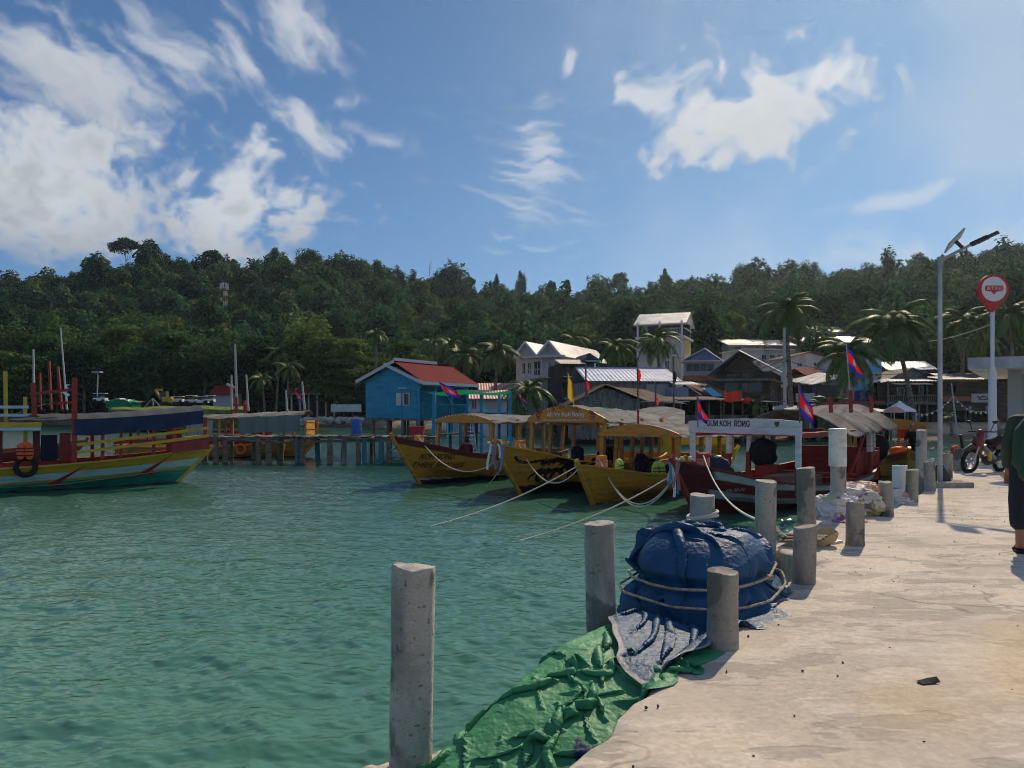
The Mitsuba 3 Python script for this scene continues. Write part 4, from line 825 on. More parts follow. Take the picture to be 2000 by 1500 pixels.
life_vest(loc(M, lp(49, 897, -1.85) + [0, -.12, 0]), math.radians(20), 'life_orange', 'orange life vest hanging on the side of the striped boat', 1.0)
tp = loc(M, lp(50, 912, -1.80)); tyre(tp, math.radians(32), .28, 'black tyre hung as a fender on the striped boat', r=.085)
b = MB(); b.tube([tp + [0, 0, .3], tp + [0, .05, .62]], .015, 5); obj('fender_rope', b, 'rope_mat', None, 'short rope holding the tyre fender', 'rope')
# masts and frames of the boats that lie behind it
def mast_boat(name, label, px, d, ang, L, cols, roof=None, hull_c=(.24, .03, .03), sheer=None, roofz=2.0, roof_m='shade_net', beam=2.8, side=-1):
    M = world_boat(px, d, ang, L); k = thing(name, label, 'boat', None); h = Hull(L, beam, sheer or [.9, .75, .72, .85, 1.1, 1.3], -.5, 1.5, nu=50, nw=24)
    def col(u, w, g):
        c = np.broadcast_to(np.array(hull_c), g.shape).copy(); c[w < .12] = np.array(cols[0]); c[g[..., 2] < .1] = [.02, .02, .025]; return c
    h.build(k, M, col, cols[1], rail=cols[2], stem=cols[2])
    if roof:
        roof_net(k, M, roof[0], roof[1], beam * .95, roofz, roofz + roof[2], .25, len(labels), m=roof_m)
        for x in np.arange(roof[0] + .3, roof[1], 1.9):
            for s in (1, -1): obj('post', MB().bar([x, s * beam * .42, .5], [x, s * beam * .42, roofz + .1], .11), cols[2], k, M=M)
    return k, M, h
k2, M2, h2 = mast_boat('fishing_boat', 'orange boat behind the jetty with a grey curtain and a black roof', 622, 47.5, 3, 12, ((.5, .1, .06), 'orange_paint', 'orange_paint'), (4.2, 11.4, .35), (.40, .22, .05), [.85, .72, .72, .9, 1.1, 1.2], 2.35, beam=3)
g = np.array([[[x, -1.5 + .06 * math.sin(x * 7) * t - .03 * math.sin(x * 17), 2.48 + .028 * (x - 7) - t * (.95 + .03 * math.sin(x * 4))] for t in np.linspace(0, 1, 9)] for x in np.linspace(7.6, 11.2, 60)])
mat('grey_curtain', (.14, .18, .17), .7); obj('curtain', MB().sheet(g), 'grey_curtain', k2, M=M2, smooth=True)
for x in (11.5, 12.2): obj('rail_post', MB().bar([x, -1.3, 1.0], [x, -1.25, 2.35], .11), 'orange_paint', k2, M=M2)
obj('rail_bar', MB().bar([11.4, -1.3, 1.75], [12.7, -1.0, 1.75], .09).bar([11.4, -1.3, 2.2], [12.7, -1.0, 2.1], .07), 'orange_paint', k2, M=M2)
obj('end_wall', MB().box(11.45, 11.52, -1.3, 1.3, .9, 2.3), 'orange_paint', k2, M=M2)
g = np.array([[[x, -1.55 + .03 * math.sin(x * 19), 2.3 - t * .8 - .1 * math.sin(x * 31) * t] for t in np.linspace(0, 1, 6)] for x in np.linspace(4.6, 6.1, 60)]); mat('fringe_net', (.30, .30, .28), .8); obj('net_fringe', MB().sheet(g), 'fringe_net', k2, M=M2)
tyre(pt(470, 877, 45.6), 0, .26, 'orange life ring hung on the hull behind the jetty', 'life_orange', .07, 'life_ring', 'life ring')
k3, M3, h3 = mast_boat('fishing_boat', 'boat with a red bow frame moored behind the black roofed boat', 545, 56, 12, 11, ((.5, .05, .04), 'orange_paint', 'red_paint'), (1.5, 8.2, .05), (.3, .04, .03), [.9, .9, 1.0, 1.4, 1.9, 2.3], 2.35, beam=3)
for px, py, p2 in ((453, 788, 778), (462, 792, 776), (478, 795, 782)): obj('frame_post', MB().bar(pt(px, 812, 54), pt(px, p2, 54), .16), 'red_paint', k3)
obj('frame_bar', MB().bar(pt(450, 790, 54), pt(486, 793, 54), .12).bar(pt(450, 800, 54), pt(486, 802, 54), .10), 'red_paint', k3)
k4, M4, h4 = mast_boat('fishing_boat', 'dark roofed boat behind the striped boat, with a raised red rail and tall thin poles', 170, 42, 14, 12, ((.3, .2, .05), 'red_paint', 'red_paint'), (1, 8, .1), (.22, .03, .03), None, 1.9, beam=3)
for px, y0, y1, lean, w in ((78, 728, 800, 2, .08), (96, 705, 800, 4, .10), (113, 716, 800, 8, .10)): obj('frame_post', MB().bar(pt(px + lean, y1, 41), pt(px, y0, 41), w), 'red_paint', k4)
def pole(px0, y0, px1, y1, d, r, label, m='white_paint', name='mast', cat='mast', group=None): return obj(name, MB().tube([pt(px0, y0, d), pt(px1, y1, d)], [r, r * .6], 6), m, None, label, cat, group, smooth=40)
mat('weathered_white', (.40, .41, .40), .7)
pole(67, 800, 65, 682, 40, .07, 'white pole rising behind the red frame of the striped boat', 'weathered_white')
pole(131, 800, 118, 640, 38, .05, 'thin leaning white mast right of the red frame posts', 'weathered_white')
b = obj('bunting', MB().sheet([[pt(126 + 6 * math.sin(i), 750 + i * 3.2, 37.8), pt(133 + 5 * math.cos(i * 2), 751 + i * 3.2, 37.8)] for i in range(9)]), 'white_cloth', None, 'faded cloth scraps tied to the leaning white mast', 'cloth')
pole(452, 800, 452, 733, 52, .08, 'white mast with a small cross arm behind the jetty', 'weathered_white'); obj('cross_arm', MB().bar(pt(443, 750, 52), pt(457, 757, 52), .14), 'weathered_white', 'mast_002')
pole(485, 802, 481, 732, 52, .08, 'white mast just right of the cross armed one', 'weathered_white')
pole(561, 805, 558, 762, 46, .07, 'short pale mast left of the small flag', 'weathered_white'); pole(595, 800, 590, 745, 46, .08, 'pale mast right of the small flag', 'weathered_white')
flag(pt(584, 792, 46), 1.0, -.25, .5, .55, 1.0, 21, 'small faded flag above the curtained boat', pole_m='old_wood')

# ------------------------------------------------------------------ the jetty on stilts
jd = 42.0; k = thing('wooden_jetty', 'weathered plank jetty on thin stilts leading to the blue house', 'jetty')
r = np.random.default_rng(3); x0, x1 = (372 - 1000) / FOC * jd, (852 - 1000) / FOC * jd; zd = EYE - 47 / FOC * jd
x = x0
while x < x1:
    w = r.uniform(.16, .30); b = MB(); y0, y1 = jd - .85 + r.normal(0, .12), jd + .9 + r.normal(0, .12); t = r.normal(0, .035); z = zd + r.normal(0, .015)
    b.bar([x + w / 2 + r.normal(0, .05), y0, z + t], [x + w / 2 + r.normal(0, .05), y1, z - t], w * .93, .045); obj('plank', b, ['grey_wood', 'old_wood'][r.integers(2)], k); x += w + r.choice([.01, .02, .03, .12], p=[.4, .3, .2, .1])
for y, dz in ((jd - .7, -.10), (jd + .6, -.10), (jd - .75, -.26)):
    xx = x0
    while xx < x1: e = xx + r.uniform(2.2, 4); obj('stringer', MB().bar([xx, y, zd + dz + r.normal(0, .05)], [min(e, x1), y + r.normal(0, .1), zd + dz + r.normal(0, .07)], .10, .13), 'old_wood', k); xx = e - .3
wmat('blue_post', (.035, .17, .25), (.09, .13, .14), 4, 4, 2, .7, .3, .4, .7)
for px, m in ((383, 0), (396, 0), (402, 0), (421, 0), (440, 0), (452, 0), (497, 0), (504, 0), (523, 0), (546, 1), (550, 0), (579, 2), (592, 0), (619, 2), (644, 0), (672, 1), (699, 0), (711, 2), (726, 1), (745, 2), (760, 0), (790, 1), (812, 0), (836, 0)):
    dd = jd + r.choice([-.7, .6]); xx = (px - 1000) / FOC * dd; rr = r.uniform(.10, .16)
    obj('stilt', MB().tube([[xx + r.normal(0, .08), dd, -1], [xx, dd, zd - .05 + r.uniform(-.1, .1)]], [rr * 1.1, rr], 9), ['old_wood', 'grey_wood', 'blue_post'][m], k, smooth=40)
for i in range(9):
    a = r.uniform(x0, x1 - 2); obj('loose_plank', MB().bar([a, jd + r.uniform(-.6, .6), zd + .06 + i * .006], [a + r.uniform(1, 2.2), jd + r.uniform(-.6, .6), zd + .07 + i * .006], r.uniform(.1, .2), .03), 'grey_wood', k)
v, f = lathe([(.01, 0), (.27, 0), (.29, .05), (.29, .3), (.305, .32), (.29, .34), (.29, .6), (.305, .62), (.29, .64), (.29, .86), (.27, .9), (.25, .9), (.25, .87), (.01, .87)], 28); p = pt(696, 842, 42.2)
obj('plastic_barrel', (v, f), 'blue_plastic', None, 'blue plastic barrel standing on the jetty', 'barrel', smooth=40, M=MOVE(p[0], p[1], zd + .03))
g = np.linspace(-1, 1, 2); p = pt(813, 838, 43); b = MB()
b.prism([(-.36, 0), (.36, 0), (.43, .46), (-.43, .46)], .6, (np.array([p[0], p[1], zd + .02]), np.array([1., 0, 0]), np.array([0, 0, 1.]), np.array([0, 1., 0]))).box(p[0] - .46, p[0] + .46, p[1] - .05, p[1] + .65, zd + .482, zd + .53, .01)
obj('plastic_tub', b, 'red_plastic', None, 'dark red plastic tub on the jetty beside the blue house', 'tub')

# ------------------------------------------------------------------ the blue house on stilts
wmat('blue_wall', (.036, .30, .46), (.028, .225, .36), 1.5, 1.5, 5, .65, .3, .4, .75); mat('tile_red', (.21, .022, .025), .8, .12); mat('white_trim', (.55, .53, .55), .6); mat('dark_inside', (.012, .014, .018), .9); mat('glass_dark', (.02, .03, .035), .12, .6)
k = thing('blue_house', 'bright blue plank house on stilts with a red ribbed roof', 'house')
ca, sa_ = math.cos(math.radians(30)), math.sin(math.radians(30)); C = np.array([(818 - 1000) / FOC * 48.5, 48.5, 0]); gd, ed = np.array([-ca, sa_, 0]), np.array([sa_, ca, 0]); Z = np.array([0, 0, 1.]); GW, EW = 4.35, 5.7; zf, ze, zr = 2.38, 4.88, 5.88
hp = lambda a, b, z: C + gd * a + ed * b + Z * z
gab = lambda a: ze + (zr - ze) * (1 - abs(a - GW / 2) / (GW / 2)) if True else 0
n = 20
for i in range(n):                                       # upright boards of the gable wall
    a0, a1 = i * GW / n, (i + 1) * GW / n - .012; b = MB()
    if 3 <= i <= 5: b.prism([(a0, zf), (a1, zf), (a1, 3.2), (a0, 3.2)], .05, (C, gd, Z, ed)).prism([(a0, 4.05), (a1, 4.05), (a1, ze - .30), (a0, ze - .30)], .05, (C, gd, Z, ed))
    else: b.prism([(a0, zf + .02 * (i % 3)), (a1, zf + .02 * (i % 3)), (a1, ze - .30), (a0, ze - .30)], .05 + .006 * (i % 2), (C, gd, Z, ed))
    obj('board', b, 'blue_wall', k)
for i in range(6):                                       # level boards of the gable
    z0, z1 = ze - .30 + i * .2, min(ze - .30 + i * .2 + .19, zr - .1); w0 = np.clip((zr - z0) / (zr - ze) * GW / 2, 0, GW / 2); w1 = np.clip((zr - z1) / (zr - ze) * GW / 2, 0, GW / 2)
    obj('board', MB().prism([(GW / 2 - w0, z0), (GW / 2 + w0, z0), (GW / 2 + w1, z1), (GW / 2 - w1, z1)], .062, (C - ed * .012, gd, Z, ed)), 'blue_wall', k)
obj('back_wall', MB().prism([(0, zf), (GW, zf), (GW, ze), (GW / 2, zr - .05), (0, ze)], .05, (C + ed * EW, gd, Z, ed)).prism([(0, zf), (EW, zf), (EW, ze), (0, ze)], .05, (C + gd * (GW - .05), ed, Z, gd)), 'blue_wall', k)
obj('inner_wall', MB().prism([(0, zf), (EW, zf), (EW, ze), (0, ze)], .05, (C + gd * 1.5, ed, Z, gd)), 'blue_wall', k)
obj('floor', MB().prism([(0, 0), (GW, 0), (GW, EW), (0, EW)], .12, (C + Z * (zf - .12), gd, ed, Z)), 'old_wood', k)
w = obj('window', MB().prism(sg.box(.72, 3.22, 1.22, 4.03).difference(sg.box(.77, 3.27, 1.17, 3.98)), .10, (C - ed * .05, gd, Z, ed)), 'white_trim', k)
scene[w + '__pane'] = mikit.ply(MB().prism(sg.box(.77, 3.27, 1.17, 3.98), .01, (C + ed * .06, gd, Z, ed)).get(), 'glass_dark'); scene[w + '__shutter'] = mikit.ply(MB().prism(sg.box(0, 3.22, .45, 4.03), .03, (hp(1.22, -.05, 0), gd * .7 - ed * .7, Z, ed)).get(), 'white_trim')
bk = MB()
for a in np.linspace(0, EW, 4): bk.bar(hp(.06, min(max(a, .06), EW - .06), zf - .9), hp(.06, min(max(a, .06), EW - .06), ze), .14)
for i, a in enumerate(np.linspace(.07, EW - .07, 4)): obj('veranda_post', MB().bar(hp(.06, a, zf - .8), hp(.06, a, ze), .14), 'blue_wall', k)
obj('veranda_lintel', MB().prism(sg.box(0, ze - .42, EW, ze).union(sg.Polygon([(0, ze - .42), (.5, ze - .42), (.14, ze - .62), (0, ze - .62)])).union(sg.Polygon([(EW, ze - .42), (EW - .5, ze - .42), (EW - .14, ze - .62), (EW, ze - .62)])), .08, (C + gd * .02, ed, Z, gd)), 'blue_wall', k)
def balustrade(k, a, b, h, n, m='blue_wall', name='railing'):
    q = obj(name, MB().bar(a + Z * h, b + Z * h, .09, .06), m, k)
    for i in range(n): p = a + (b - a) * (i + .5) / n; scene[key_for(q + '__baluster')] = mikit.ply(MB().bar(p, p + Z * (h - .03), .07, .03).get(), m)
balustrade(k, hp(.05, .1, zf), hp(.05, EW - .1, zf), .95, 22); balustrade(k, hp(-.9, .1, zf - .95), hp(-.9, EW - .1, zf - .95), .95, 22)
obj('lower_deck', MB().prism([(-.95, 0), (.2, 0), (.2, EW), (-.95, EW)], .1, (C + Z * (zf - 1.06), gd, ed, Z)), 'old_wood', k)
def ribbed(p00, p10, p01, rib=.25, amp=.035, n_len=4):
    "ribbed roof sheet: p00 ridge start, p10 ridge end, p01 eave below the start"
    p00, p10, p01 = map(np.asarray, (p00, p10, p01)); m = max(6, int(np.linalg.norm(p10 - p00) / rib * 6)); s = np.linspace(0, 1, m); t = np.linspace(0, 1, n_len); nn = np.cross(p10 - p00, p01 - p00); nn = nn / np.linalg.norm(nn); nn = nn * np.sign(nn[2])
    return np.array([[p00 + (p10 - p00) * a + (p01 - p00) * b + nn * amp * (abs(math.sin(a * np.linalg.norm(p10 - p00) / rib * math.pi)) ** 3) for b in t] for a in s])
sl = (zr - ze) / (GW / 2)
rf = obj('roof', MB().sheet(ribbed(hp(GW / 2 - .55, -.35, zr + .26 - .55 * sl + .10), hp(GW / 2 - .55, EW + .4, zr + .26 - .55 * sl + .10), hp(-.55, -.35, ze - .55 * sl + .10)), .03), 'tile_red', k)
scene[rf + '__upper_sheet'] = mikit.ply(MB().sheet(ribbed(hp(GW / 2 - .5, -.4, zr + .30), hp(GW / 2 - .5, EW * .62, zr + .30), hp(GW + .5, -.4, ze - .5 * sl + .25)), .03).get(), 'tile_red')
scene[rf + '__upper_sheet_001'] = mikit.ply(MB().sheet(ribbed(hp(GW / 2 - .5, EW * .62, zr + .30), hp(GW / 2 - .5, EW + .4, zr + .30), hp(GW + .5, EW * .62, ze - .5 * sl + .25)), .03).get(), 'tile_red')
for a, b in ((hp(GW / 2 - .5, -.42, zr + .18), hp(GW + .5, -.42, ze - .5 * sl + .14)), (hp(GW / 2 + .35, -.38, zr + .02), hp(-.55, -.38, ze - .55 * sl)), (hp(GW / 2 - .52, -.42, zr + .30), hp(GW / 2 - .52, EW * .75, zr + .30)), (hp(-.56, -.38, ze - .55 * sl), hp(-.56, EW + .4, ze - .55 * sl)), (hp(GW / 2 - .6, .3, zr - .10), hp(GW / 2 - .6, EW * .7, zr - .10))):
    obj('fascia', MB().bar(a, b, .05, .2), 'white_trim', k)
for a in (.2, 1.4, 2.6, 3.8):
    for e in (.15, 1.9, 3.8, 5.5): obj('stilt', MB().tube([hp(a, e, -1.2), hp(a, e, zf - .1)], .10, 7), 'blue_post' if (int(a * 10 + e * 10) % 3) else 'old_wood', k)
# the terrace with its green shade net
k = thing('blue_terrace', 'open blue terrace on stilts under a green shade net, right of the blue house', 'terrace')
ta, tb = pt(905, 0, 50.5), pt(999, 0, 47.5); ta[2] = tb[2] = 0; zt_ = 2.25
obj('floor', MB().sheet([[ta + Z * zt_, tb + Z * zt_], [ta + Z * zt_ + [1.2, 3.5, 0], tb + Z * zt_ + [1.2, 3.5, 0]]], .12), 'old_wood', k)
for px, d in ((848, 46.5), (940, 49.2), (996, 47.6), (975, 51.5), (900, 46.4)): q = pt(px, 0, d); obj('post', MB().bar([q[0], q[1], -1], [q[0], q[1], 4.05 if px != 900 else 2.2], .2), 'blue_post' if px == 900 else 'blue_wall', k)
for px, d in ((915, 50.4), (958, 49), (930, 52)): q = pt(px, 0, d); obj('stilt', MB().tube([[q[0], q[1], -1], [q[0], q[1], zt_]], .11, 7), 'blue_post', k)
balustrade(k, ta + Z * zt_, tb + Z * zt_, .5, 16); obj('table', MB().box(*(lambda p: (p[0] - 1.0, p[0] + 1.0, p[1], p[1] + 1.0))(pt(962, 808, 49.5)), 2.72, 2.80).box(*(lambda p: (p[0] - .9, p[0] + .9, p[1] + .1, p[1] + .2))(pt(962, 808, 49.5)), 2.25, 2.72), 'blue_wall', k)
g = np.array([[pt(832 + 166 * s, 766 + 7 * math.sin(s * 3.14) * (1 - t) + 3 * math.sin(s * 9 + t) - 2 * t, 46.6 + 2.2 * s + 1.6 * t) for t in np.linspace(0, 1, 6)] for s in np.linspace(0, 1, 40)]); obj('shade_net', MB().sheet(g), 'green_cloth', k, smooth=True)
obj('wire', MB().tube(sag(pt(785, 762, 46), pt(848, 766, 46.5), .02), .02, 5), 'blue_post', k)
q = pt(785, 759, 46.2); kl = thing('solar_lamp', 'small white solar lamp on a blue post in front of the house', 'lamp'); obj('panel', MB().box(q[0] - .22, q[0] + .2, q[1] - .12, q[1] + .12, q[2] - .02, q[2] + .05), 'weathered_white', kl); obj('post', MB().tube([[q[0], q[1], -1], q], .05, 6), 'blue_post', kl)
k = thing('ladder', 'pale wooden ladder going down to the water under the terrace', 'ladder'); a0, a1, c0, c1 = pt(905, 832, 45.5), pt(911, 886, 45), pt(925, 832, 45.5), pt(931, 886, 45)
obj('side_rail', MB().bar(a0, a1, .05), 'weathered_white', k); obj('side_rail', MB().bar(c0, c1, .05), 'weathered_white', k)
for t in np.linspace(.05, .95, 7): obj('rung', MB().bar(a0 + (a1 - a0) * t, c0 + (c1 - c0) * t, .06), 'weathered_white', k)
flag(pt(884, 790, 44.5), 1.35, -.85, 1.05, .95, .45, 31, 'bright national flag flying in front of the blue house veranda', pole_m='weathered_white')
flag(pt(1028, 800, 44), 1.35, -.72, .55, .85, 1.0, 33, 'national flag on a white slanted staff between the terrace and the lettered arch', pole_m='weathered_white')
# ------------------------------------------------------------------ the village
CLEARINGS = []
wmat('cream_wall', (.56, .55, .53), (.42, .41, .40), 1.2, 1.2, .5, .8, .2); wmat('grey_plank', (.22, .21, .20), (.12, .115, .11), 5, 5, .7, .85, .15, .35, .7); wmat('brown_plank', (.10, .065, .05), (.055, .04, .032), 1, 1, 5, .8, .2)
wmat('white_roof', (.70, .67, .62), (.52, .50, .46), .8, .8, .8, .45, .4); wmat('blue_roof', (.13, .19, .33), (.22, .28, .42), .7, .7, .7, .4, .45); wmat('rust_roof', (.20, .12, .085), (.11, .07, .055), 1.2, 1.2, 1.2, .8, .2); wmat('grey_roof', (.34, .35, .37), (.20, .19, .18), .9, .9, .9, .5, .4)
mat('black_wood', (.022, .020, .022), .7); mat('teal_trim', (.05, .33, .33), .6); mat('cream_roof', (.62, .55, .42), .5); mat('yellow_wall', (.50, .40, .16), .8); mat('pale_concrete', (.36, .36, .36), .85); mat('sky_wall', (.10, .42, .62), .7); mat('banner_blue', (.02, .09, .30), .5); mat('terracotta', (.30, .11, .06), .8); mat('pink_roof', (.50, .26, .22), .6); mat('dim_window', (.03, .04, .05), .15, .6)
zz = lambda py, d: EYE + (HOR - py) / FOC * d
class House:
    def __init__(s, name, label, px0, px1, d, ang=0, dep=8, cat='house', group=None):
        s.k = thing(name, label, cat, group); s.d = d; c, n = math.cos(math.radians(ang)), math.sin(math.radians(ang)); s.u, s.v = np.array([c, n, 0]), np.array([-n, c, 0])
        s.o = np.array([(px0 - 1000) / FOC * d, d, 0]); r = (px1 - 1000) / FOC; s.w = (r * d - s.o[0]) / (c - r * n); s.dep = dep; s.px0, s.px1 = px0, px1
        m = s.o + s.u * s.w / 2 + s.v * dep / 2; CLEARINGS.append((m[0], m[1], max(s.w, dep) * .62))
    def L(s, a, b, z): return s.o + s.u * a + s.v * b + np.array([0, 0, z])
    def a(s, px): r = (px - 1000) / FOC; return (r * s.o[1] - s.o[0]) / (s.u[0] - r * s.u[1])
    def z(s, py, px=None): a = s.a(px if px else s.px0); return zz(py, s.o[1] + s.u[1] * a)
    def fr(s, b=0.0): return s.o + s.v * b, s.u, np.array([0, 0, 1.]), s.v
    def sfr(s, a): return s.o + s.u * a, s.v, np.array([0, 0, 1.]), -s.u
    def walls(s, m, z0, z1, gable=None, holes=(), side=None, name='wall', hip=False):
        "front wall with real openings, two sides and a back; gable = ridge height of a gable that faces the eye"
        poly = sg.Polygon([(0, z0), (s.w, z0), (s.w, z1)] + ([(s.w / 2, gable)] if gable else []) + [(0, z1)])
        for h in holes: poly = poly.difference(sg.box(*h))
        obj(name, MB().prism(poly, .2, s.fr()), m, s.k); sp = [(0.2, z0), (s.dep, z0), (s.dep, z1), (0.2, z1)] if not side else side
        obj('side_wall', MB().prism(sp, .2, s.sfr(.2 - .002)), m, s.k); obj('side_wall', MB().prism(sp, .2, s.sfr(s.w)), m, s.k); obj('back_wall', MB().prism([(.21, z0), (s.w - .21, z0), (s.w - .21, z1), (.21, z1)], .2, s.fr(s.dep - .2)), m, s.k)
    def win(s, a0, z0, a1, z1, frame='white_trim', pane='dim_window', bars=1, fw=.09):
        w = obj('window', MB().prism(sg.box(a0, z0, a1, z1).difference(sg.box(a0 + fw, z0 + fw, a1 - fw, z1 - fw)), .12, s.fr(-.03)), frame, s.k)
        scene[w + '__pane'] = mikit.ply(MB().prism(sg.box(a0 + fw, z0 + fw, a1 - fw, z1 - fw), .03, s.fr(.10)).get(), pane)
        for i in range(bars): x = a0 + (a1 - a0) * (i + 1) / (bars + 1); scene[key_for(w + '__bar')] = mikit.ply(MB().prism(sg.box(x - .03, z0 + fw, x + .03, z1 - fw), .06, s.fr(.0)).get(), frame)
    def winpx(s, x0, y0, x1, y1, **kw): a0, a1 = s.a(x0), s.a(x1); r = (a0, s.z(y1, x0), a1, s.z(y0, x0)); s.win(*r, **kw); return r
    def hole(s, x0, y0, x1, y1): return (s.a(x0), s.z(y1, x0), s.a(x1), s.z(y0, x0))
    def gable_v(s, m, ze, zr, over=.6, rib=.35, fo=.8, amp=.04, fascia=None):
        "ridge running away from the eye"
        for sx in (0, 1):
            e = -over if sx == 0 else s.w + over; sl = (zr - ze) / (s.w / 2); g = ribbed(s.L(s.w / 2, -fo, zr + .12), s.L(s.w / 2, s.dep + fo, zr + .12), s.L(e, -fo, ze - over * sl + .12), rib, amp); obj('roof', MB().sheet(g, .05), m, s.k)
            if fascia: obj('fascia', MB().bar(s.L(s.w / 2, -fo - .03, zr + .05), s.L(e, -fo - .03, ze - over * sl + .05), .06, .26), fascia, s.k)
    def gable_u(s, m, ze, zr, over=.7, rib=.35, so=.6, amp=.04, fascia=None, back=True):
        for b in (0, 1)[:2 if back else 1]:
            e = -over if b == 0 else s.dep + over; sl = (zr - ze) / (s.dep / 2); g = ribbed(s.L(-so, s.dep / 2, zr + .12), s.L(s.w + so, s.dep / 2, zr + .12), s.L(-so, e, ze - over * sl + .12), rib, amp); obj('roof', MB().sheet(g, .05), m, s.k)
        if fascia: obj('fascia', MB().bar(s.L(-so, -over - .03, ze - over * sl0(zr, ze, s.dep) + .05), s.L(s.w + so, -over - .03, ze - over * sl0(zr, ze, s.dep) + .05), .06, .2), fascia, s.k)
    def shed(s, m, b0, z0, b1, z1, a0=None, a1=None, rib=.35, amp=.04, name='roof'):
        "lean-to sheet from its lower front edge (b0, z0) up to (b1, z1)"
        a0 = -.4 if a0 is None else a0; a1 = s.w + .4 if a1 is None else a1
        obj(name, MB().sheet(ribbed(s.L(a0, b1, z1), s.L(a1, b1, z1), s.L(a0, b0, z0), rib, amp), .05), m, s.k)
    def box(s, name, m, a0, a1, b0, b1, z0, z1):
        h = MB().prism([(a0, z0), (a1, z0), (a1, z1), (a0, z1)], b1 - b0, s.fr(b0)); return obj(name, h, m, s.k)
    def rail(s, a0, a1, b, z, h, n, m):
        q = obj('railing', MB().bar(s.L(a0, b, z + h), s.L(a1, b, z + h), .09).bar(s.L(a0, b, z + .08), s.L(a1, b, z + .08), .07), m, s.k); bb = MB()
        for i in range(n + 1): p = s.L(a0 + (a1 - a0) * i / n, b, z); bb.bar(p, p + np.array([0, 0, h]), .05)
        scene[q + '__balusters'] = mikit.ply(bb.get(), m); labels[q + '__balusters'] = {'kind': 'stuff'}
    def sign(s, x0, y0, x1, y1, m, lines, tm, b=-.25, name='sign_board', bold=True):
        a0, a1, z0, z1 = s.a(x0), s.a(x1), s.z(y1, x0), s.z(y0, x0); q = s.box(name, m, a0, a1, b, b + .08, z0, z1)
        for t, h, fy in lines: scene[key_for(q + '__lettering')] = mikit.ply(MB().text(t, h, (s.L((a0 + a1) / 2, b - .012, z0 + (z1 - z0) * fy), s.u, np.array([0, 0, 1.]), -s.v), .01, bold).get(), tm)
def sl0(zr, ze, dep): return (zr - ze) / (dep / 2)
# white hotel with twin gables
h = House('white_hotel', 'white two gabled hotel with pale ribbed roofs, behind the palms', 1008, 1099, 105, -26, 13); w2 = h.w / 2
HW = [h.hole(*q) for q in ((1019, 708, 1027, 731), (1030, 708, 1038, 731), (1042, 705, 1057, 738), (1070, 706, 1078, 731), (1082, 706, 1092, 731), (1068, 742, 1076, 764), (1080, 742, 1092, 764), (1042, 745, 1056, 775), (1016, 745, 1026, 766))]
h.walls('cream_wall', 0, h.z(697), holes=HW)
for q in HW: h.win(*q, frame='white_trim', bars=1)
for i in (0, 1):
    a0 = i * w2; zt, zb = h.z(671), h.z(698); obj('gable', MB().prism([(a0, zb), (a0 + w2, zb), (a0 + w2 / 2, zt)], .2, h.fr(-.05)), 'cream_wall', h.k)
    for sx in (0, 1): obj('roof', MB().sheet(ribbed(h.L(a0 + w2 / 2, -.8, zt + .15), h.L(a0 + w2 / 2, h.dep + 5 * i, zt + .15), h.L(a0 + (-.25 if sx == 0 else w2 + .25) - (0 if i == 0 or sx else -.25) , -.8, zb - .1), .4, .05), .05), 'white_roof', h.k)
    for sx in (0, 1): obj('fascia', MB().bar(h.L(a0 + w2 / 2, -.84, zt + .1), h.L(a0 + (0 if sx == 0 else w2), -.84, zb), .06, .28), 'white_trim', h.k)
h.box('ledge', 'white_trim', -.6, h.w + .4, -.9, 0, h.z(699) - .12, h.z(697)); h.box('balcony', 'white_trim', h.a(1038), h.w + .2, -1.4, 0, h.z(741), h.z(736)); h.rail(h.a(1038), h.w, -1.3, h.z(736), .9, 12, 'white_trim'); h.box('pillar', 'white_trim', h.a(1058), h.a(1061), -.3, 0, 0, h.z(697))
# black wooden house
h = House('black_house', 'black wooden guesthouse with teal trims and a beige porch roof', 1098, 1160, 92, 8, 9)
Q = [h.hole(*q) for q in ((1104, 718, 1112, 728), (1118, 718, 1126, 728), (1134, 718, 1140, 728), (1106, 762, 1114, 772), (1128, 762, 1136, 772))]
h.walls('black_wood', 0, h.z(708), gable=None, holes=Q)
for q in Q: h.win(*q, frame='grey_plank', bars=0)
h.shed('cream_roof', -1.8, h.z(712), 1.5, h.z(701), -.6, h.a(1138)); obj('gable', MB().prism([(h.a(1132), h.z(708)), (h.w + .8, h.z(706)), (h.a(1148), h.z(690))], 7, h.fr(-1)), 'black_wood', h.k)
h.box('trim', 'teal_trim', h.a(1140), h.w + .6, -1.1, -1.0, h.z(707), h.z(704)); h.box('balcony', 'black_wood', -.1, h.w, -1.7, 0, h.z(737), h.z(722)); h.box('trim', 'white_trim', -.2, h.w + .1, -1.78, -1.7, h.z(737.5), h.z(736)); h.shed('black_wood', -2.6, h.z(748), 0, h.z(738)); h.box('lower_balcony', 'black_wood', -.1, h.w, -1.7, 0, h.z(776), h.z(760)); h.box('trim', 'teal_trim', -.2, h.w, -1.8, -1.7, h.z(781), h.z(776))
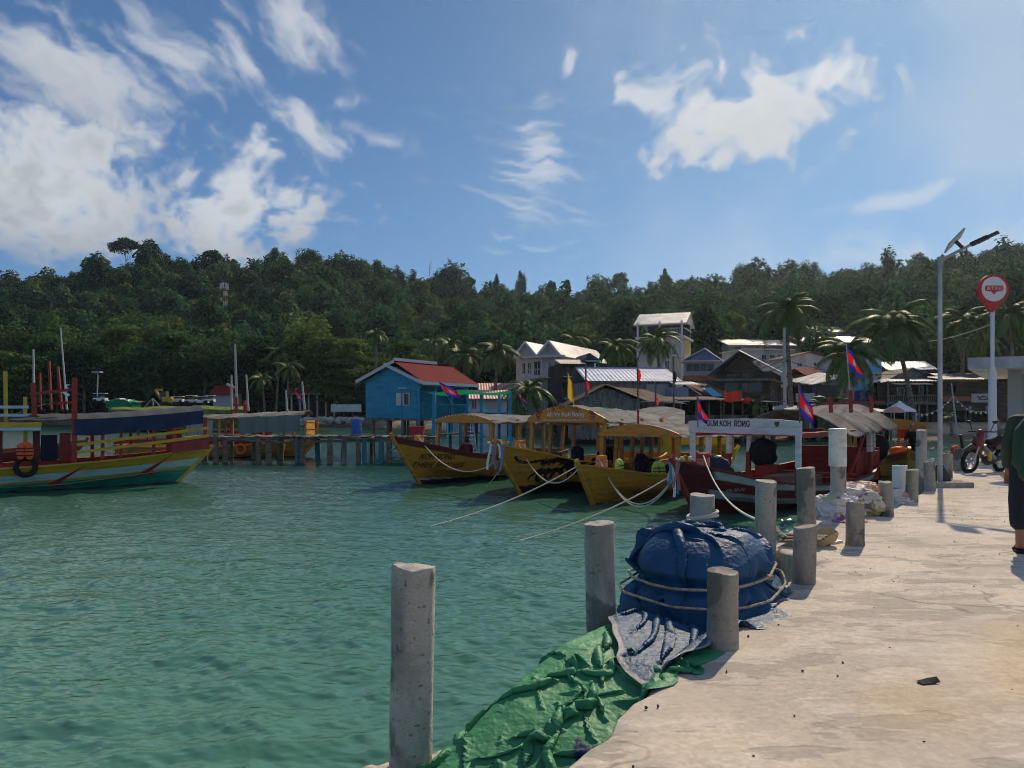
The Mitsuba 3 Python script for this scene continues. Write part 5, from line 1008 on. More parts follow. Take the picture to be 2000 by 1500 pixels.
# long shed with the silver blue roof
wmat('silver_roof', (.42, .46, .55), (.30, .34, .44), .9, .9, .9, .35, .5)
h = House('long_shed', 'long grey plank shed under a silver blue ribbed roof', 1152, 1320, 78, 6, 10, 'shed')
h.walls('grey_plank', 0, h.z(744))
ze, zr = h.z(744), h.z(716); h.gable_u('silver_roof', ze, zr, .5, .42, .5, .06)
obj('gable', MB().prism([(0, ze), (h.dep, ze), (h.dep / 2, zr)], .2, h.sfr(h.w + .22)), 'terracotta', h.k); obj('ridge_cap', MB().bar(h.L(-.5, h.dep / 2, zr + .2), h.L(h.w + .5, h.dep / 2, zr + .2), .3, .12), 'blue_roof', h.k)
h.box('panel', 'pale_concrete', h.a(1262), h.a(1306), -.08, 0, h.z(782), h.z(750)); h.box('side_room', 'blue_roof', h.a(1300), h.a(1332), -2, -.1, 0, h.z(757)); h.shed('white_roof', -2.6, h.z(752), 0, h.z(745), h.a(1305), h.a(1352))
# barn of upright grey planks, board by board
h = House('plank_barn', 'weathered upright plank barn with a brown roof, near the water', 1110, 1250, 66, 4, 12, 'barn'); r = np.random.default_rng(12); zb = .4; xp = h.a(1182); n = 34
def bt(a): return np.interp(a, [h.a(1085), xp, h.a(1252)], [h.z(802), h.z(757), h.z(783)])
for i in range(n):
    a0, a1 = h.w * i / n, h.w * (i + 1) / n - .02; d0 = r.uniform(0, .03); obj('plank', MB().prism([(a0, zb + r.uniform(0, .3)), (a1, zb), (a1, bt(a1)), (a0, bt(a0))], .04, h.fr(-d0)), ['grey_plank', 'grey_wood'][r.integers(2)], h.k)
obj('roof', MB().sheet(ribbed(h.L(xp, -.5, h.z(753) + .1), h.L(xp + 1.2, 12, h.z(753) + .3), h.L(h.a(1262), -.5, h.z(783)), .3, .04), .05), 'rust_roof', h.k)
obj('roof', MB().sheet(ribbed(h.L(xp, -.5, h.z(753) + .1), h.L(xp + 1.2, 12, h.z(753) + .3), h.L(h.a(1083), -.5, h.z(803)), .3, .04), .05), 'rust_roof', h.k)
obj('side_roof', MB().sheet(ribbed(h.L(xp + 1, 5, h.z(753) + .1), h.L(h.a(1290), 6, h.z(756)), h.L(h.a(1262), 0, h.z(783)), .3, .04), .05), 'rust_roof', h.k); h.box('back_wall', 'grey_plank', 0, h.w + 3, 6, 6.2, 0, h.z(785))
h.box('gutter', 'weathered_white', h.a(1250), h.a(1345), -.4, -.3, h.z(785), h.z(783)); h.box('front_room', 'black_wood', h.a(1100), h.w + 4, 1.5, 4, 0, h.z(800))
kf = thing('green_fence', 'green cloth fence on wooden posts in front of the plank barn', 'fence'); obj('cloth', MB().sheet([[pt(x, 795 + .6 * math.sin(x), 60), pt(x, 813, 60)] for x in range(1126, 1192, 4)]), 'green_cloth', kf)
for px in (1126, 1146, 1168, 1189): obj('post', MB().bar(pt(px, 830, 59.8), pt(px, 786 if px < 1168 else 778, 59.8), .18), 'old_wood', kf)
# tower house with a roofed terrace
h = House('tower_house', 'tall white and yellow house with an open roofed top terrace', 1247, 1335, 130, -22, 7)
Q = [h.hole(*q) for q in ((1299, 672, 1311, 692), (1312, 672, 1320, 700), (1298, 704, 1308, 722), (1268, 672, 1282, 692), (1254, 672, 1262, 692))]
h.walls('cream_wall', 0, h.z(664), holes=Q)
for q in Q: h.win(*q, bars=1)
obj('side_panel', MB().prism([(.3, 0), (h.dep, 0), (h.dep, h.z(664)), (.3, h.z(664))], .1, h.sfr(h.w + .1)), 'yellow_wall', h.k)
h.box('slab', 'white_trim', -.3, h.w + .5, -1.2, h.dep + .3, h.z(664), h.z(660)); h.box('slab', 'white_trim', h.a(1302), h.w + .5, -1.0, 0, h.z(699), h.z(695))
ze, zr = h.z(630), h.z(611)
for a in (.1, h.w / 2, h.w - .1):
    for b in (-1, h.dep - .2): obj('pillar', MB().bar(h.L(a, b, 0 if b < 0 and a != h.w / 2 else h.z(660)), h.L(a, b, ze), .28), 'white_trim', h.k)
h.rail(h.a(1305), h.w, -1.05, h.z(660), 1.3, 10, 'white_trim'); q = h.k; obj('side_rail', MB().bar(h.L(h.w + .3, -1, h.z(660) + 1.3), h.L(h.w + .3, h.dep, h.z(660) + 1.3), .12), 'white_trim', h.k)
h.gable_u('white_roof', ze, zr, 1.3, .4, .6, .04, 'white_trim'); obj('gable', MB().prism([(-.8, ze - .3), (h.dep + .8, ze - .3), (h.dep / 2, zr)], .12, h.sfr(h.w + .4)), 'cream_wall', h.k); h.box('back_screen', 'dark_grey', .2, h.w, h.dep - .5, h.dep - .4, h.z(660), ze)
# house with the grey blue gable
h = House('blue_gabled_house', 'house with a blue grey gable, a strip of windows and a red lower wall', 1336, 1404, 98, -20, 12)
Q = [h.hole(*q) for q in ((1341, 711, 1352, 725), (1354, 711, 1366, 725), (1368, 711, 1380, 725), (1382, 711, 1394, 725))]
h.walls('pale_concrete', 0, h.z(706), holes=Q)
for q in Q: h.win(*q, pane='glass_dark', frame='dark_grey', bars=1)
obj('gable', MB().prism([(.2, h.z(706)), (h.w, h.z(706)), (h.w * .62, h.z(684))], .15, h.fr(-.1)), 'blue_roof', h.k); zr, ze = h.z(684), h.z(706)
for e in (-.5, h.w + .6): obj('roof', MB().sheet(ribbed(h.L(h.w * .62, -1, zr + .1), h.L(h.w * .62, 14, zr + .1), h.L(e, -1, ze - .1), .4, .05), .05), 'silver_roof', h.k)
h.box('porch_roof', 'white_trim', -.8, h.w + .3, -1.6, 0, h.z(707.5), h.z(706)); h.box('lower_wall', 'terracotta', -.1, h.w, -.4, -.02, h.z(744), h.z(734)); h.box('lower_wall', 'dark_grey', -.1, h.w, -.35, -.01, 0, h.z(744.3))
# big brown wooden house
h = House('brown_house', 'big brown wooden house with a blue ribbed roof on the waterfront', 1400, 1506, 84, -24, 12)
Q = [h.hole(*q) for q in ((1417, 728, 1437, 738), (1447, 728, 1470, 738), (1413, 746, 1444, 767), (1448, 746, 1490, 767))]; zb = h.z(727)
h.walls('brown_plank', 0, zb, holes=Q)
for q in Q: h.win(*q, frame='brown_plank', pane='dim_window', bars=2)
zr = h.z(689); pk = h.a(1446); obj('gable', MB().prism([(h.a(1414), zb), (h.a(1490), zb), (pk, zr)], .2, h.fr(-.1)), 'brown_plank', h.k); h.box('beam', 'grey_plank', -.2, h.w, -.5, -.1, h.z(745), h.z(740))
for e, ye in ((h.a(1384), 733), (h.w + 1.4, 733)): obj('roof', MB().sheet(ribbed(h.L(pk, -1.2, zr + .1), h.L(pk, h.dep + 2, zr + .1), h.L(e, -1.2, h.z(ye)), .4, .05), .05), 'blue_roof', h.k)
SX = 'brown_plank'; s_ = h.sfr(h.w + .02)
for b0, b1, z0, z1 in ((1.2, 2.7, 2.5, 5.2), (5, 6, 2.4, 5.0), (9, 10.4, 2.4, 5.0)):
    q = obj('side_window', MB().prism(sg.box(b0, z0, b1, z1).difference(sg.box(b0 + .12, z0 + .12, b1 - .12, z1 - .12)), .12, h.sfr(h.w + .12)), 'grey_plank', h.k); scene[q + '__pane'] = mikit.ply(MB().prism(sg.box(b0 + .12, z0 + .12, b1 - .12, z1 - .12), .03, h.sfr(h.w + .05)).get(), 'dim_window')
obj('side_beam', MB().prism(sg.box(0, h.z(745), h.dep, h.z(741)), .25, h.sfr(h.w + .25)), 'grey_plank', h.k)
# white buildings behind
h = House('flat_white_house', 'flat roofed white house with a row of small windows behind the brown house', 1455, 1545, 118, 10, 8); Q = [h.hole(*q) for q in ((1487, 692, 1498, 703), (1503, 692, 1514, 703), (1518, 692, 1526, 703))]
h.walls('cream_wall', 2, h.z(683), holes=Q); [h.win(*q, bars=1) for q in Q]; h.box('roof_slab', 'white_roof', -.5, h.w + .4, -.6, h.dep, h.z(683), h.z(681)); h.box('water_tank', 'dark_grey', h.a(1482), h.a(1486), .5, 1.0, h.z(681), h.z(676))
h = House('white_gabled_house', 'broad white house with a low pitched roof and two small windows', 1536, 1624, 110, 8, 9); Q = [h.hole(*q) for q in ((1588, 707, 1602, 716), (1556, 708, 1568, 717))]
h.walls('cream_wall', 1, h.z(700), gable=h.z(688), holes=Q); [h.win(*q, bars=1) for q in Q]; h.gable_v('rust_roof', h.z(700), h.z(688), .5, .4, .4)
h = House('tiled_hut', 'small hut with a ribbed red roof beside the brown house', 1576, 1604, 96, 5, 5); h.walls('brown_plank', 0, h.z(730)); h.gable_u('tile_red', h.z(732), h.z(719), .6, .3, .5, .05)
h = House('blue_roofed_annex', 'dark annex under a sloping grey roof between the brown house and the palms', 1586, 1640, 86, 4, 10); h.walls('dark_grey', 0, h.z(752)); obj('roof', MB().sheet(ribbed(h.L(-.3, 6, h.z(740)), h.L(h.w + .5, 6, h.z(722)), h.L(-.3, -.8, h.z(752)), .4, .04), .06), 'grey_roof', h.k)
# resort roofs on the slope
for nm, lab, x0, x1, d, y0, y1, yb in (('hill_lodge', 'long pale roofed lodge on the slope left of the tall palm', 1424, 1545, 150, 672, 660, 690), ('hill_lodge', 'pale roofed lodge highest on the slope among the trees', 1582, 1660, 165, 646, 634, 656), ('hill_lodge', 'long pale roofed lodge with a railed terrace below the highest lodge', 1562, 1704, 152, 666, 653, 690)):
    h = House(nm, lab, x0, x1, d, 6, 9, 'lodge', 'lodges on the slope'); zg = float(ground_h(h.o[0] + 5, d + 4)) - 1
    Q = [(h.w * f, h.z(y0) - 2.3, h.w * (f + .13), h.z(y0) - .5) for f in (.08, .3, .52, .74)]; h.walls('pale_concrete', zg, h.z(y0) + .2, holes=Q); [h.win(*q, bars=1) for q in Q]
    h.gable_u('cream_roof', h.z(y0), h.z(y1), 1.4, .5, .8, .04, 'white_trim'); h.box('terrace', 'pale_concrete', -.5, h.w + .5, -2.4, 0, h.z(yb), h.z(yb - 3)); h.rail(-.4, h.w + .4, -2.3, h.z(yb - 3), 1.0, 16, 'grey_plank')
# blue and white shop house, banner
h = House('blue_shop_house', 'narrow pale shop house with sky blue panels and a blue banner', 1668, 1722, 91, 3, 9); Q = [h.hole(*q) for q in ((1698, 728, 1706, 736), (1708, 728, 1716, 736))]
h.walls('cream_wall', 0, h.z(698), holes=Q); [h.win(*q, bars=0) for q in Q]; h.box('panel', 'sky_wall', h.a(1684), h.a(1720), -.1, 0, h.z(726), h.z(712)); h.box('panel', 'sky_wall', h.a(1672), h.a(1720), -.1, 0, h.z(762), h.z(745))
h.sign(1668, 763, 1718, 786, 'banner_blue', (('SIM CARD SHOP', .26, .72), ('PHONE TOP UP', .18, .42), ('OPEN', .16, .18)), 'white_paint') if False else h.sign(1668, 763, 1718, 786, 'banner_blue', (), 'white_paint')
q = h.k + '__sign_board'
for y, x0, x1 in ((769, 1693, 1709), (774, 1694, 1711), (779, 1676, 1708)): scene[key_for(q + '__print_line')] = mikit.ply(MB().prism(sg.box(h.a(x0), h.z(y + .7), h.a(x1), h.z(y - .7)), .01, h.fr(-.262)).get(), 'weathered_white')
scene[q + '__print_patch'] = mikit.ply(MB().prism(sg.Point(h.a(1681), h.z(770.5)).buffer(.28), .01, h.fr(-.262)).get(), 'pink_cloth'); scene[q + '__print_bottle'] = mikit.ply(MB().prism(sg.box(h.a(1711.5), h.z(778), h.a(1714), h.z(767)), .01, h.fr(-.262)).get(), 'white_cloth')
# waterfront house on the right
h = House('waterfront_restaurant', 'dark wooden waterfront restaurant with pale ribbed roofs and a long balcony', 1727, 1882, 86, -3, 10, 'restaurant')
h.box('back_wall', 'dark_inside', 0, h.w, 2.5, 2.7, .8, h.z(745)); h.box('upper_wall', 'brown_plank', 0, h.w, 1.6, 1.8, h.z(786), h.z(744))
for x in (1730, 1768, 1790, 1806, 1834, 1880): obj('post', MB().bar(h.L(h.a(x), -.6, 1), h.L(h.a(x), -.6, h.z(744)), .16), 'grey_plank', h.k)
h.box('balcony_floor', 'grey_plank', -.2, h.w + .2, -1.4, 1.6, h.z(790), h.z(786.5)); h.rail(0, h.w, -1.3, h.z(786.5), .8, 40, 'grey_plank'); Q = ((1752, 756, 1767, 772), (1795, 754, 1804, 773), (1840, 755, 1855, 772))
for q in Q: h.win(*h.hole(*q), frame='weathered_white', bars=1)
def hiproof(h, m, a0, a1, b0, b1, z0, z1, in0, in1, rib=.4, amp=.06):
    for p in ((h.L(a0 + in0, (b0 + b1) / 2, z1), h.L(a1 - in1, (b0 + b1) / 2, z1), h.L(a0, b0, z0), h.L(a1, b0, z0)),):
        m_ = int((a1 - a0) / rib * 6); g = np.array([[(p[0] + (p[1] - p[0]) * s) * (1 - t) + (p[2] + (p[3] - p[2]) * s) * t + np.array([0, 0, amp * abs(math.sin(s * (a1 - a0) / rib * math.pi)) ** 3]) for t in (0, .5, 1)] for s in np.linspace(0, 1, m_)]); obj('roof', MB().sheet(g, .05), m, h.k)
    obj('roof_end', MB().sheet([[h.L(a1 - in1, (b0 + b1) / 2, z1), h.L(a1 - in1, (b0 + b1) / 2, z1)], [h.L(a1, b0, z0), h.L(a1, b1, z0)]]), m, h.k); obj('roof_end', MB().sheet([[h.L(a0 + in0, (b0 + b1) / 2, z1), h.L(a0 + in0, (b0 + b1) / 2, z1)], [h.L(a0, b0, z0), h.L(a0, b1, z0)]]), m, h.k)
hiproof(h, 'white_roof', h.a(1730), h.a(1892), -2.2, 9, h.z(746), h.z(735), 1.2, 1.6); h.shed('cream_roof', -2.6, h.z(752), -1.4, h.z(748.5), h.a(1730), h.a(1800))
obj('gable', MB().prism([(h.a(1752), h.z(737)), (h.a(1832), h.z(737)), (h.a(1790), h.z(718))], 4, h.fr(1.5)), 'grey_plank', h.k); obj('roof', MB().sheet(ribbed(h.L(h.a(1790), .8, h.z(717)), h.L(h.a(1790), 8, h.z(717)), h.L(h.a(1842), .8, h.z(736)), .4, .04), .05), 'blue_roof', h.k); obj('roof', MB().sheet(ribbed(h.L(h.a(1790), .8, h.z(717)), h.L(h.a(1790), 8, h.z(717)), h.L(h.a(1746), .8, h.z(738)), .4, .04), .05), 'dark_grey', h.k)
h.box('upper_house', 'dark_grey', h.a(1736), h.a(1925), 8, 12, 1, h.z(716)); obj('roof', MB().sheet(ribbed(h.L(h.a(1795), 11, h.z(695)), h.L(h.a(1900), 11, h.z(694)), h.L(h.a(1788), 7, h.z(716)), .4, .06), .05), 'white_roof', h.k)
h.sign(1760, 794, 1782, 799, 'weathered_white', (), 'dark_grey')
h = House('dark_shop_house', 'dark brown shop house with a terracotta band and a white sign board', 1836, 1990, 84, 0, 10, 'shop'); Q = [h.hole(1858, 802, 1893, 842), h.hole(1898, 802, 1932, 842), h.hole(1850, 752, 1868, 766)]
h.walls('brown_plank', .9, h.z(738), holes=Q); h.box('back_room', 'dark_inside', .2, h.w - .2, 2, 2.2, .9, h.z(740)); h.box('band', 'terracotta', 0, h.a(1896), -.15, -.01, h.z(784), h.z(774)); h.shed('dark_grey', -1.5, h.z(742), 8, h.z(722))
h.sign(1895, 769, 1936, 786, 'weathered_white', (), 'black_paint'); q = h.k + '__sign_board'
scene[q + '__lettering'] = mikit.ply(MB().text('CAFE', .26, (h.L(h.a(1917), -.262, h.z(775)), h.u, np.array([0, 0, 1.]), -h.v), .01, True).get(), 'black_paint') if False else mikit.ply(MB().prism(strokes([[(h.a(1907), h.z(774)), (h.a(1911), h.z(777)), (h.a(1918), h.z(774)), (h.a(1926), h.z(777))], [(h.a(1908), h.z(779)), (h.a(1916), h.z(781)), (h.a(1927), h.z(779))]], .12), .01, h.fr(-.265)).get(), 'black_paint')
for x, y in ((1892, 794), (1892, 802)): h.box('notice', 'weathered_white', h.a(x), h.a(x + 5), -.06, 0, h.z(y + 4), h.z(y))
# shacks and stalls along the water
def shack(name, label, x0, x1, d, y_eave, y_ridge, roofm, wallm='black_wood', dep=6, yb=830, lean=0, cat='shack', posts=4, open_front=True, group='stalls along the water'):
    h = House(name, label, x0, x1, d, 3, dep, cat, group); zg = min(zz(yb, d), 1.6)
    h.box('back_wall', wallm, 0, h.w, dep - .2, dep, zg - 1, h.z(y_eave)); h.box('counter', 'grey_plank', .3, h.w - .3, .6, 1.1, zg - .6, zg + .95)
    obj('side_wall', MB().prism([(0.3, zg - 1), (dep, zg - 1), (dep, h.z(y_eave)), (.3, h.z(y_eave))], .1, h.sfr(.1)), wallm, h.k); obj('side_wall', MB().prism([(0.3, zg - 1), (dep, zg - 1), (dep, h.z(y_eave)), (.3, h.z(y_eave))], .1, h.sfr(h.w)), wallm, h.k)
    for i in range(posts): a = h.w * i / (posts - 1); obj('post', MB().bar(h.L(a, 0, zg - 1.5), h.L(a + .1 * (i % 2), 0, h.z(y_eave)), .13), 'old_wood', h.k)
    h.shed(roofm, -1.0, h.z(y_eave), dep, h.z(y_ridge)); return h
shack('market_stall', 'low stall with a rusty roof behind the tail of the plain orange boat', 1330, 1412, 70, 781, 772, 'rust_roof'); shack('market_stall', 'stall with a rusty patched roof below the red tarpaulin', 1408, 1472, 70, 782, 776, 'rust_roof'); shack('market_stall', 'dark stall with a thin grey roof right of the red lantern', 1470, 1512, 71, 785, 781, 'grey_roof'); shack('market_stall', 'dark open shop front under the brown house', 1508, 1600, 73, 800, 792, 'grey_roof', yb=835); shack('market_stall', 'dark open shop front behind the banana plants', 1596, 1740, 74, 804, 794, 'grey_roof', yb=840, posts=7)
h = House('rusty_shack', 'shack with a steep rusty roof and a blue sheet, right of the long shed', 1368, 1446, 80, 10, 7, 'shack'); h.walls('black_wood', 0, h.z(772)); obj('roof', MB().sheet(ribbed(h.L(h.a(1372), 5, h.z(745)), h.L(h.a(1404), 5, h.z(744)), h.L(h.a(1390), -.6, h.z(776)), .4, .05), .05).sheet(ribbed(h.L(h.a(1372), 5, h.z(745)), h.L(h.a(1374), 5, h.z(745)), h.L(h.a(1364), -.6, h.z(772)), .4, .05), .05), 'rust_roof', h.k); obj('roof', MB().sheet(ribbed(h.L(h.a(1392), 4, h.z(746)), h.L(h.a(1412), 4, h.z(747)), h.L(h.a(1420), -.8, h.z(777)), .4, .05), .05), 'rust_roof', h.k); obj('blue_sheet', MB().sheet([[h.L(h.a(1380), 1, h.z(757)), h.L(h.a(1396), 1, h.z(756))], [h.L(h.a(1386), -.9, h.z(775)), h.L(h.a(1404), -.9, h.z(773))]], .03), 'sky_wall', h.k)
g = np.array([[pt(1415 + 33 * s, 761 + 6 * math.sin(s * 3.1) - 2 * s + 20 * t + 2 * math.sin(s * 8), 69 - 1.0 * t + .5 * math.sin(s * 5)) for t in np.linspace(0, 1, 8)] for s in np.linspace(0, 1, 24)]); obj('red_tarpaulin', MB().sheet(g), 'coral_tarp', None, 'coral red tarpaulin hung over the stall roofs', 'tarpaulin', smooth=True)
obj('lantern', lump(pt(1459, 783, 66), .26, .26, .28, 4, .05, 3), 'coral_tarp', None, 'round red lantern hanging under the stall roof', 'lantern', smooth=True)
def umbrella(px, py, d, r, m, label, h=.8):
    k = thing('parasol', label, 'parasol'); p = pt(px, py, d); n = 16; v, f = lathe([(.02, h), (r * .4, h * .82), (r * .75, h * .45), (r, 0)], n); o = obj('canopy', (v + p, f), m, k, smooth=30); obj('pole', MB().tube([p + [0, 0, h - .05], [p[0], p[1], .6]], .04, 6), 'steel', k)
umbrella(1582, 808, 64, .95, 'coral_tarp', 'red parasol behind the red boat roof'); umbrella(1747, 806, 66, .9, 'pink_roof', 'pale striped parasol beside the white gazebo', .55)
k = thing('gazebo', 'white peaked gazebo tent on the beach', 'gazebo'); p = pt(1757, 801, 68); v, f = lathe([(.02, .85), (.35, .55), (1.35, 0), (1.40, -.16)], 4); obj('canopy', (v * [1, 1, 1] @ np.array([[.707, -.707, 0], [.707, .707, 0], [0, 0, 1]]) + p, f), 'white_cloth', k)
for sx in (-.95, .95):
    for sy in (-.95, .95): obj('leg', MB().bar(p + [sx, sy, -.1], [p[0] + sx, p[1] + sy, .9], .06), 'steel', k)
h = House('white_sign', 'white sign board between the two tall palms', 1555, 1592, 71.5, 2, .3, 'sign'); h.box('board', 'weathered_white', 0, h.w, 0, .08, h.z(785), h.z(768)); h.box('print_line', 'dark_grey', h.a(1558), h.a(1572), -.01, 0, h.z(773), h.z(771.5)); [obj('post', MB().bar(h.L(a, .12, 1), h.L(a, .12, h.z(770)), .1), 'grey_plank', h.k) for a in (.2, h.w - .2)]
h = House('notice_board', 'small white board on the waterfront behind the red boat name board', 1512, 1531, 66, 0, .3, 'sign'); h.box('board', 'weathered_white', 0, h.w, 0, .06, h.z(806), h.z(793)); obj('post', MB().bar(h.L(.4, .1, .6), h.L(.4, .1, h.z(794)), .08), 'grey_plank', h.k)
# pink roofed houses behind the terrace
h = House('pink_roofed_house', 'low house with pinkish ribbed roofs behind the blue terrace', 872, 990, 88, 4, 8); h.walls('cream_wall', 0, h.z(776), holes=[h.hole(920, 780, 932, 800)]); h.gable_u('pink_roof', h.z(778), h.z(762), .8, .35, .4, .06); h.win(*h.hole(920, 780, 932, 800))
h = House('pink_roofed_house', 'higher pink roofed house half hidden by the banana palms', 940, 1020, 98, 4, 8); h.walls('grey_plank', 0, h.z(764)); h.gable_u('pink_roof', h.z(766), h.z(748), .8, .35, .4, .06)
# ------------------------------------------------------------------ shore on the left
h = House('red_roofed_pavilion', 'open pavilion with a dark red roof under the shore trees', 572, 655, 158, 2, 9, 'pavilion'); hiproof(h, 'tile_red', -1, h.w + 1, -1.5, 9, h.z(765), h.z(749), 2, 2, .6); h.shed('tile_red', -4, h.z(769), -1, h.z(763), h.a(572), h.a(622)); h.box('beam', 'weathered_white', 0, h.w, -1.2, -1, h.z(771), h.z(767))
for a in np.linspace(0, h.w, 6): obj('post', MB().bar(h.L(a, -1, 0), h.L(a, -1, h.z(766)), .3), 'weathered_white', h.k)
h.box('back_wall', 'black_wood', 0, h.w, 6, 6.2, 0, h.z(766))
h = House('grey_hut', 'grey walled hut with a dark red roof below the utility pole', 416, 452, 160, 0, 6, 'hut'); h.walls('pale_concrete', 0, h.z(768), holes=[h.hole(424, 773, 428, 779)]); h.gable_u('tile_red', h.z(768), h.z(752), .8, .5, .6); h.win(*h.hole(424, 773, 428, 779))
h = House('hill_house', 'red roofed house among the trees on the hillside', 468, 500, 300, 0, 7); zg = float(ground_h(h.o[0], 303)); h.walls('brown_plank', min(zg - 1, h.z(628)), h.z(620)); hiproof(h, 'terracotta', -.7, h.w + .7, -1, 7, h.z(620), h.z(608), 2, 2, .6); h.box('eave_board', 'pink_roof', -.8, h.w + .8, -1.1, -1, h.z(622), h.z(620))
k = thing('cell_tower', 'red and white lattice mast with antennas on the wooded hill', 'mast'); d = 298; p = pt(440, 615, d); zt = pt(440, 560, d)[2]; r0 = .95; mat('mast_red', (.22, .07, .06), .8); nseg = 9; zs_ = np.linspace(p[2] - 6, zt, nseg + 1); W = lambda z: r0 * (1 - .45 * (z - zs_[0]) / (zt - zs_[0]))
for i in range(nseg):
    b = MB()
    for q in range(4):
        a0, a1 = q * math.pi / 2 + .5, (q + 1) * math.pi / 2 + .5; P_ = lambda a, z: np.array([p[0] + W(z) * math.cos(a), p[1] + W(z) * math.sin(a), z]); b.bar(P_(a0, zs_[i]), P_(a0, zs_[i + 1]), .2).bar(P_(a0, zs_[i]), P_(a1, zs_[i + 1]), .11).bar(P_(a0, zs_[i + 1]), P_(a1, zs_[i + 1]), .11)
    obj('section', b, 'mast_red' if i % 2 == 0 else 'weathered_white', k)
for i, (dx, z, hh) in enumerate(((-1.4, zt - 1.2, 2.4), (1.4, zt - 1.4, 2.4), (-.5, zt - .6, 2.2), (.6, zt - .9, 2.4), (-1.2, zt - 5.5, 1.2))): obj('antenna', MB().box(p[0] + dx - .3, p[0] + dx + .3, p[1] - 1.2, p[1] - .95, z, z + hh, .03).bar([p[0], p[1], z + .6], [p[0] + dx, p[1] - 1, z + .6], .08), 'weathered_white', k)
CLEARINGS += [(float(p[0]), float(p[1]), 5), (-103, 284, 7), (-98, 274, 6), (-107, 290, 6), (-95, 264, 5)]
k = thing('utility_pole', 'tall pale concrete utility pole in front of the shore trees', 'pole'); obj('shaft', MB().tube([pt(463, 800, 140), pt(459, 672, 140)], [.30, .17], 8), 'weathered_white', k, smooth=40); obj('cross_arm', MB().bar(pt(455, 676, 140), pt(464, 676, 140), .18), 'grey_plank', k)
k = thing('solar_street_lamp', 'small street lamp with a flat solar panel on the left shore', 'street lamp'); obj('pole', MB().tube([pt(190, 775, 140), pt(191, 729, 140)], .10, 6), 'weathered_white', k); q = pt(190, 728, 140); obj('panel', MB().box(q[0] - .8, q[0] + .8, q[1] - .5, q[1] + .5, q[2], q[2] + .25), 'pale_concrete', k)
def cart(px, py, d, label, w=2.3, hh=1.8):
    k = thing('golf_cart', label, 'cart', 'carts parked on the left shore'); p = pt(px, py, d); o = lambda x0, x1, z0, z1, m, n, y0=0, y1=1.2: obj(n, MB().box(p[0] + x0, p[0] + x1, p[1] + y0, p[1] + y1, p[2] + z0, p[2] + z1, .04), m, k)
    o(-w / 2, w / 2, .3, .85, 'white_paint', 'body'); o(-w / 2, w / 2, hh, hh + .12, 'white_paint', 'roof'); o(-.3, .2, .85, 1.3, 'dark_grey', 'seat')
    for x in (-w / 2 + .1, w / 2 - .16): obj('post', MB().bar(p + [x, .1, .8], p + [x, .1, hh], .07), 'dark_grey', k)
    for x in (-w * .33, w * .33): v, f = lathe([(.01, -.1), (.3, -.1), (.3, .1), (.01, .1)], 16); obj('wheel', (v[:, [0, 2, 1]] + p + [x, 0, .3], f), 'rubber', k)
cart(193, 786, 140, 'white cart parked under the solar street lamp', 2.2, 1.6); cart(345, 788, 141, 'white cart parked just right of the digger', 2.0, 1.2); cart(390, 790, 142, 'white cart with a long roof beside the grey hut', 2.6, 1.4); cart(372, 789, 143, 'white cart left of the long roofed cart', 1.8, 1.5); cart(408, 788, 141, 'white cart close to the grey hut wall', 1.6, 1.4)
k = thing('tent', 'green tent with a shiny white sheet over it on the left shore', 'tent'); p = pt(232, 797, 128); b = MB().prism([(-2.2, 0), (2.2, 0), (2.2, .9), (1.1, 1.5), (-1.1, 1.5), (-2.2, .9)], 3, (p, np.array([1., 0, 0]), np.array([0, 0, 1.]), np.array([0, 1., 0]))); obj('body', b, 'green_cloth', k)
g = np.array([[[p[0] + x, p[1] - .2 + y * 3.4, p[2] + 1.58 - .55 * abs(x) / 2.4 * (1 + .3 * math.sin(x * 4)) + .06 * math.sin(x * 9 + y * 5)] for y in np.linspace(0, 1, 6)] for x in np.linspace(-2.5, 2.7, 24)]); obj('cover', MB().sheet(g, .03), 'white_cloth', k)
k = thing('excavator', 'yellow digger standing on the left shore', 'excavator'); p = pt(318, 792, 140); mat('digger_yellow', (.50, .27, .03), .5)
obj('body', MB().box(p[0] - .2, p[0] + 1.5, p[1], p[1] + 1.8, p[2] + .7, p[2] + 1.6, .08), 'digger_yellow', k); obj('cab', MB().box(p[0] - .5, p[0] + .5, p[1] + .1, p[1] + 1.4, p[2] + 1.0, p[2] + 2.6, .06), 'dark_grey', k); obj('track', MB().box(p[0] - 1.2, p[0] + 1.4, p[1] - .1, p[1] + .4, p[2], p[2] + .65, .15), 'rubber', k); obj('boom', MB().bar(p + [-.5, .5, 1.2], p + [-1.6, .4, 2.9], .35).bar(p + [-1.6, .4, 2.9], p + [-.3, .3, 2.9], .3), 'digger_yellow', k); obj('bucket', lump(p + [1.5, 0, .9], .45, .4, .5, 3, .15, 2), 'digger_yellow', k)
k = thing('tripod', 'thin pole tripod beside the digger', 'tripod')
for q in ((278, 800), (318, 799), (300, 801)): obj('leg', MB().bar(pt(298, 778, 120), pt(*q, 120), .07), 'weathered_white', k)
obj('shore_wall', MB().bar(pt(648, 797, 140), pt(704, 797, 135), .4, 1.35), 'cream_wall', None, 'low white wall at the shore left of the blue house', 'wall')
def bank_stones(x0, x1, y, d, n, seed, lab):
    r = np.random.default_rng(seed); b = MB()
    for i in range(n): p = pt(r.uniform(x0, x1), y + r.uniform(-4, 5), d + r.uniform(-1, 2)); b.add(*lump(p, r.uniform(.3, .8), r.uniform(.3, .6), r.uniform(.25, .5), seed + i, .3, 1))
    obj('stones', b, 'pale_concrete', None, lab, 'stones', kind='stuff')
bank_stones(500, 706, 822, 146, 170, 3, 'dark rubble stones along the left shore'); 
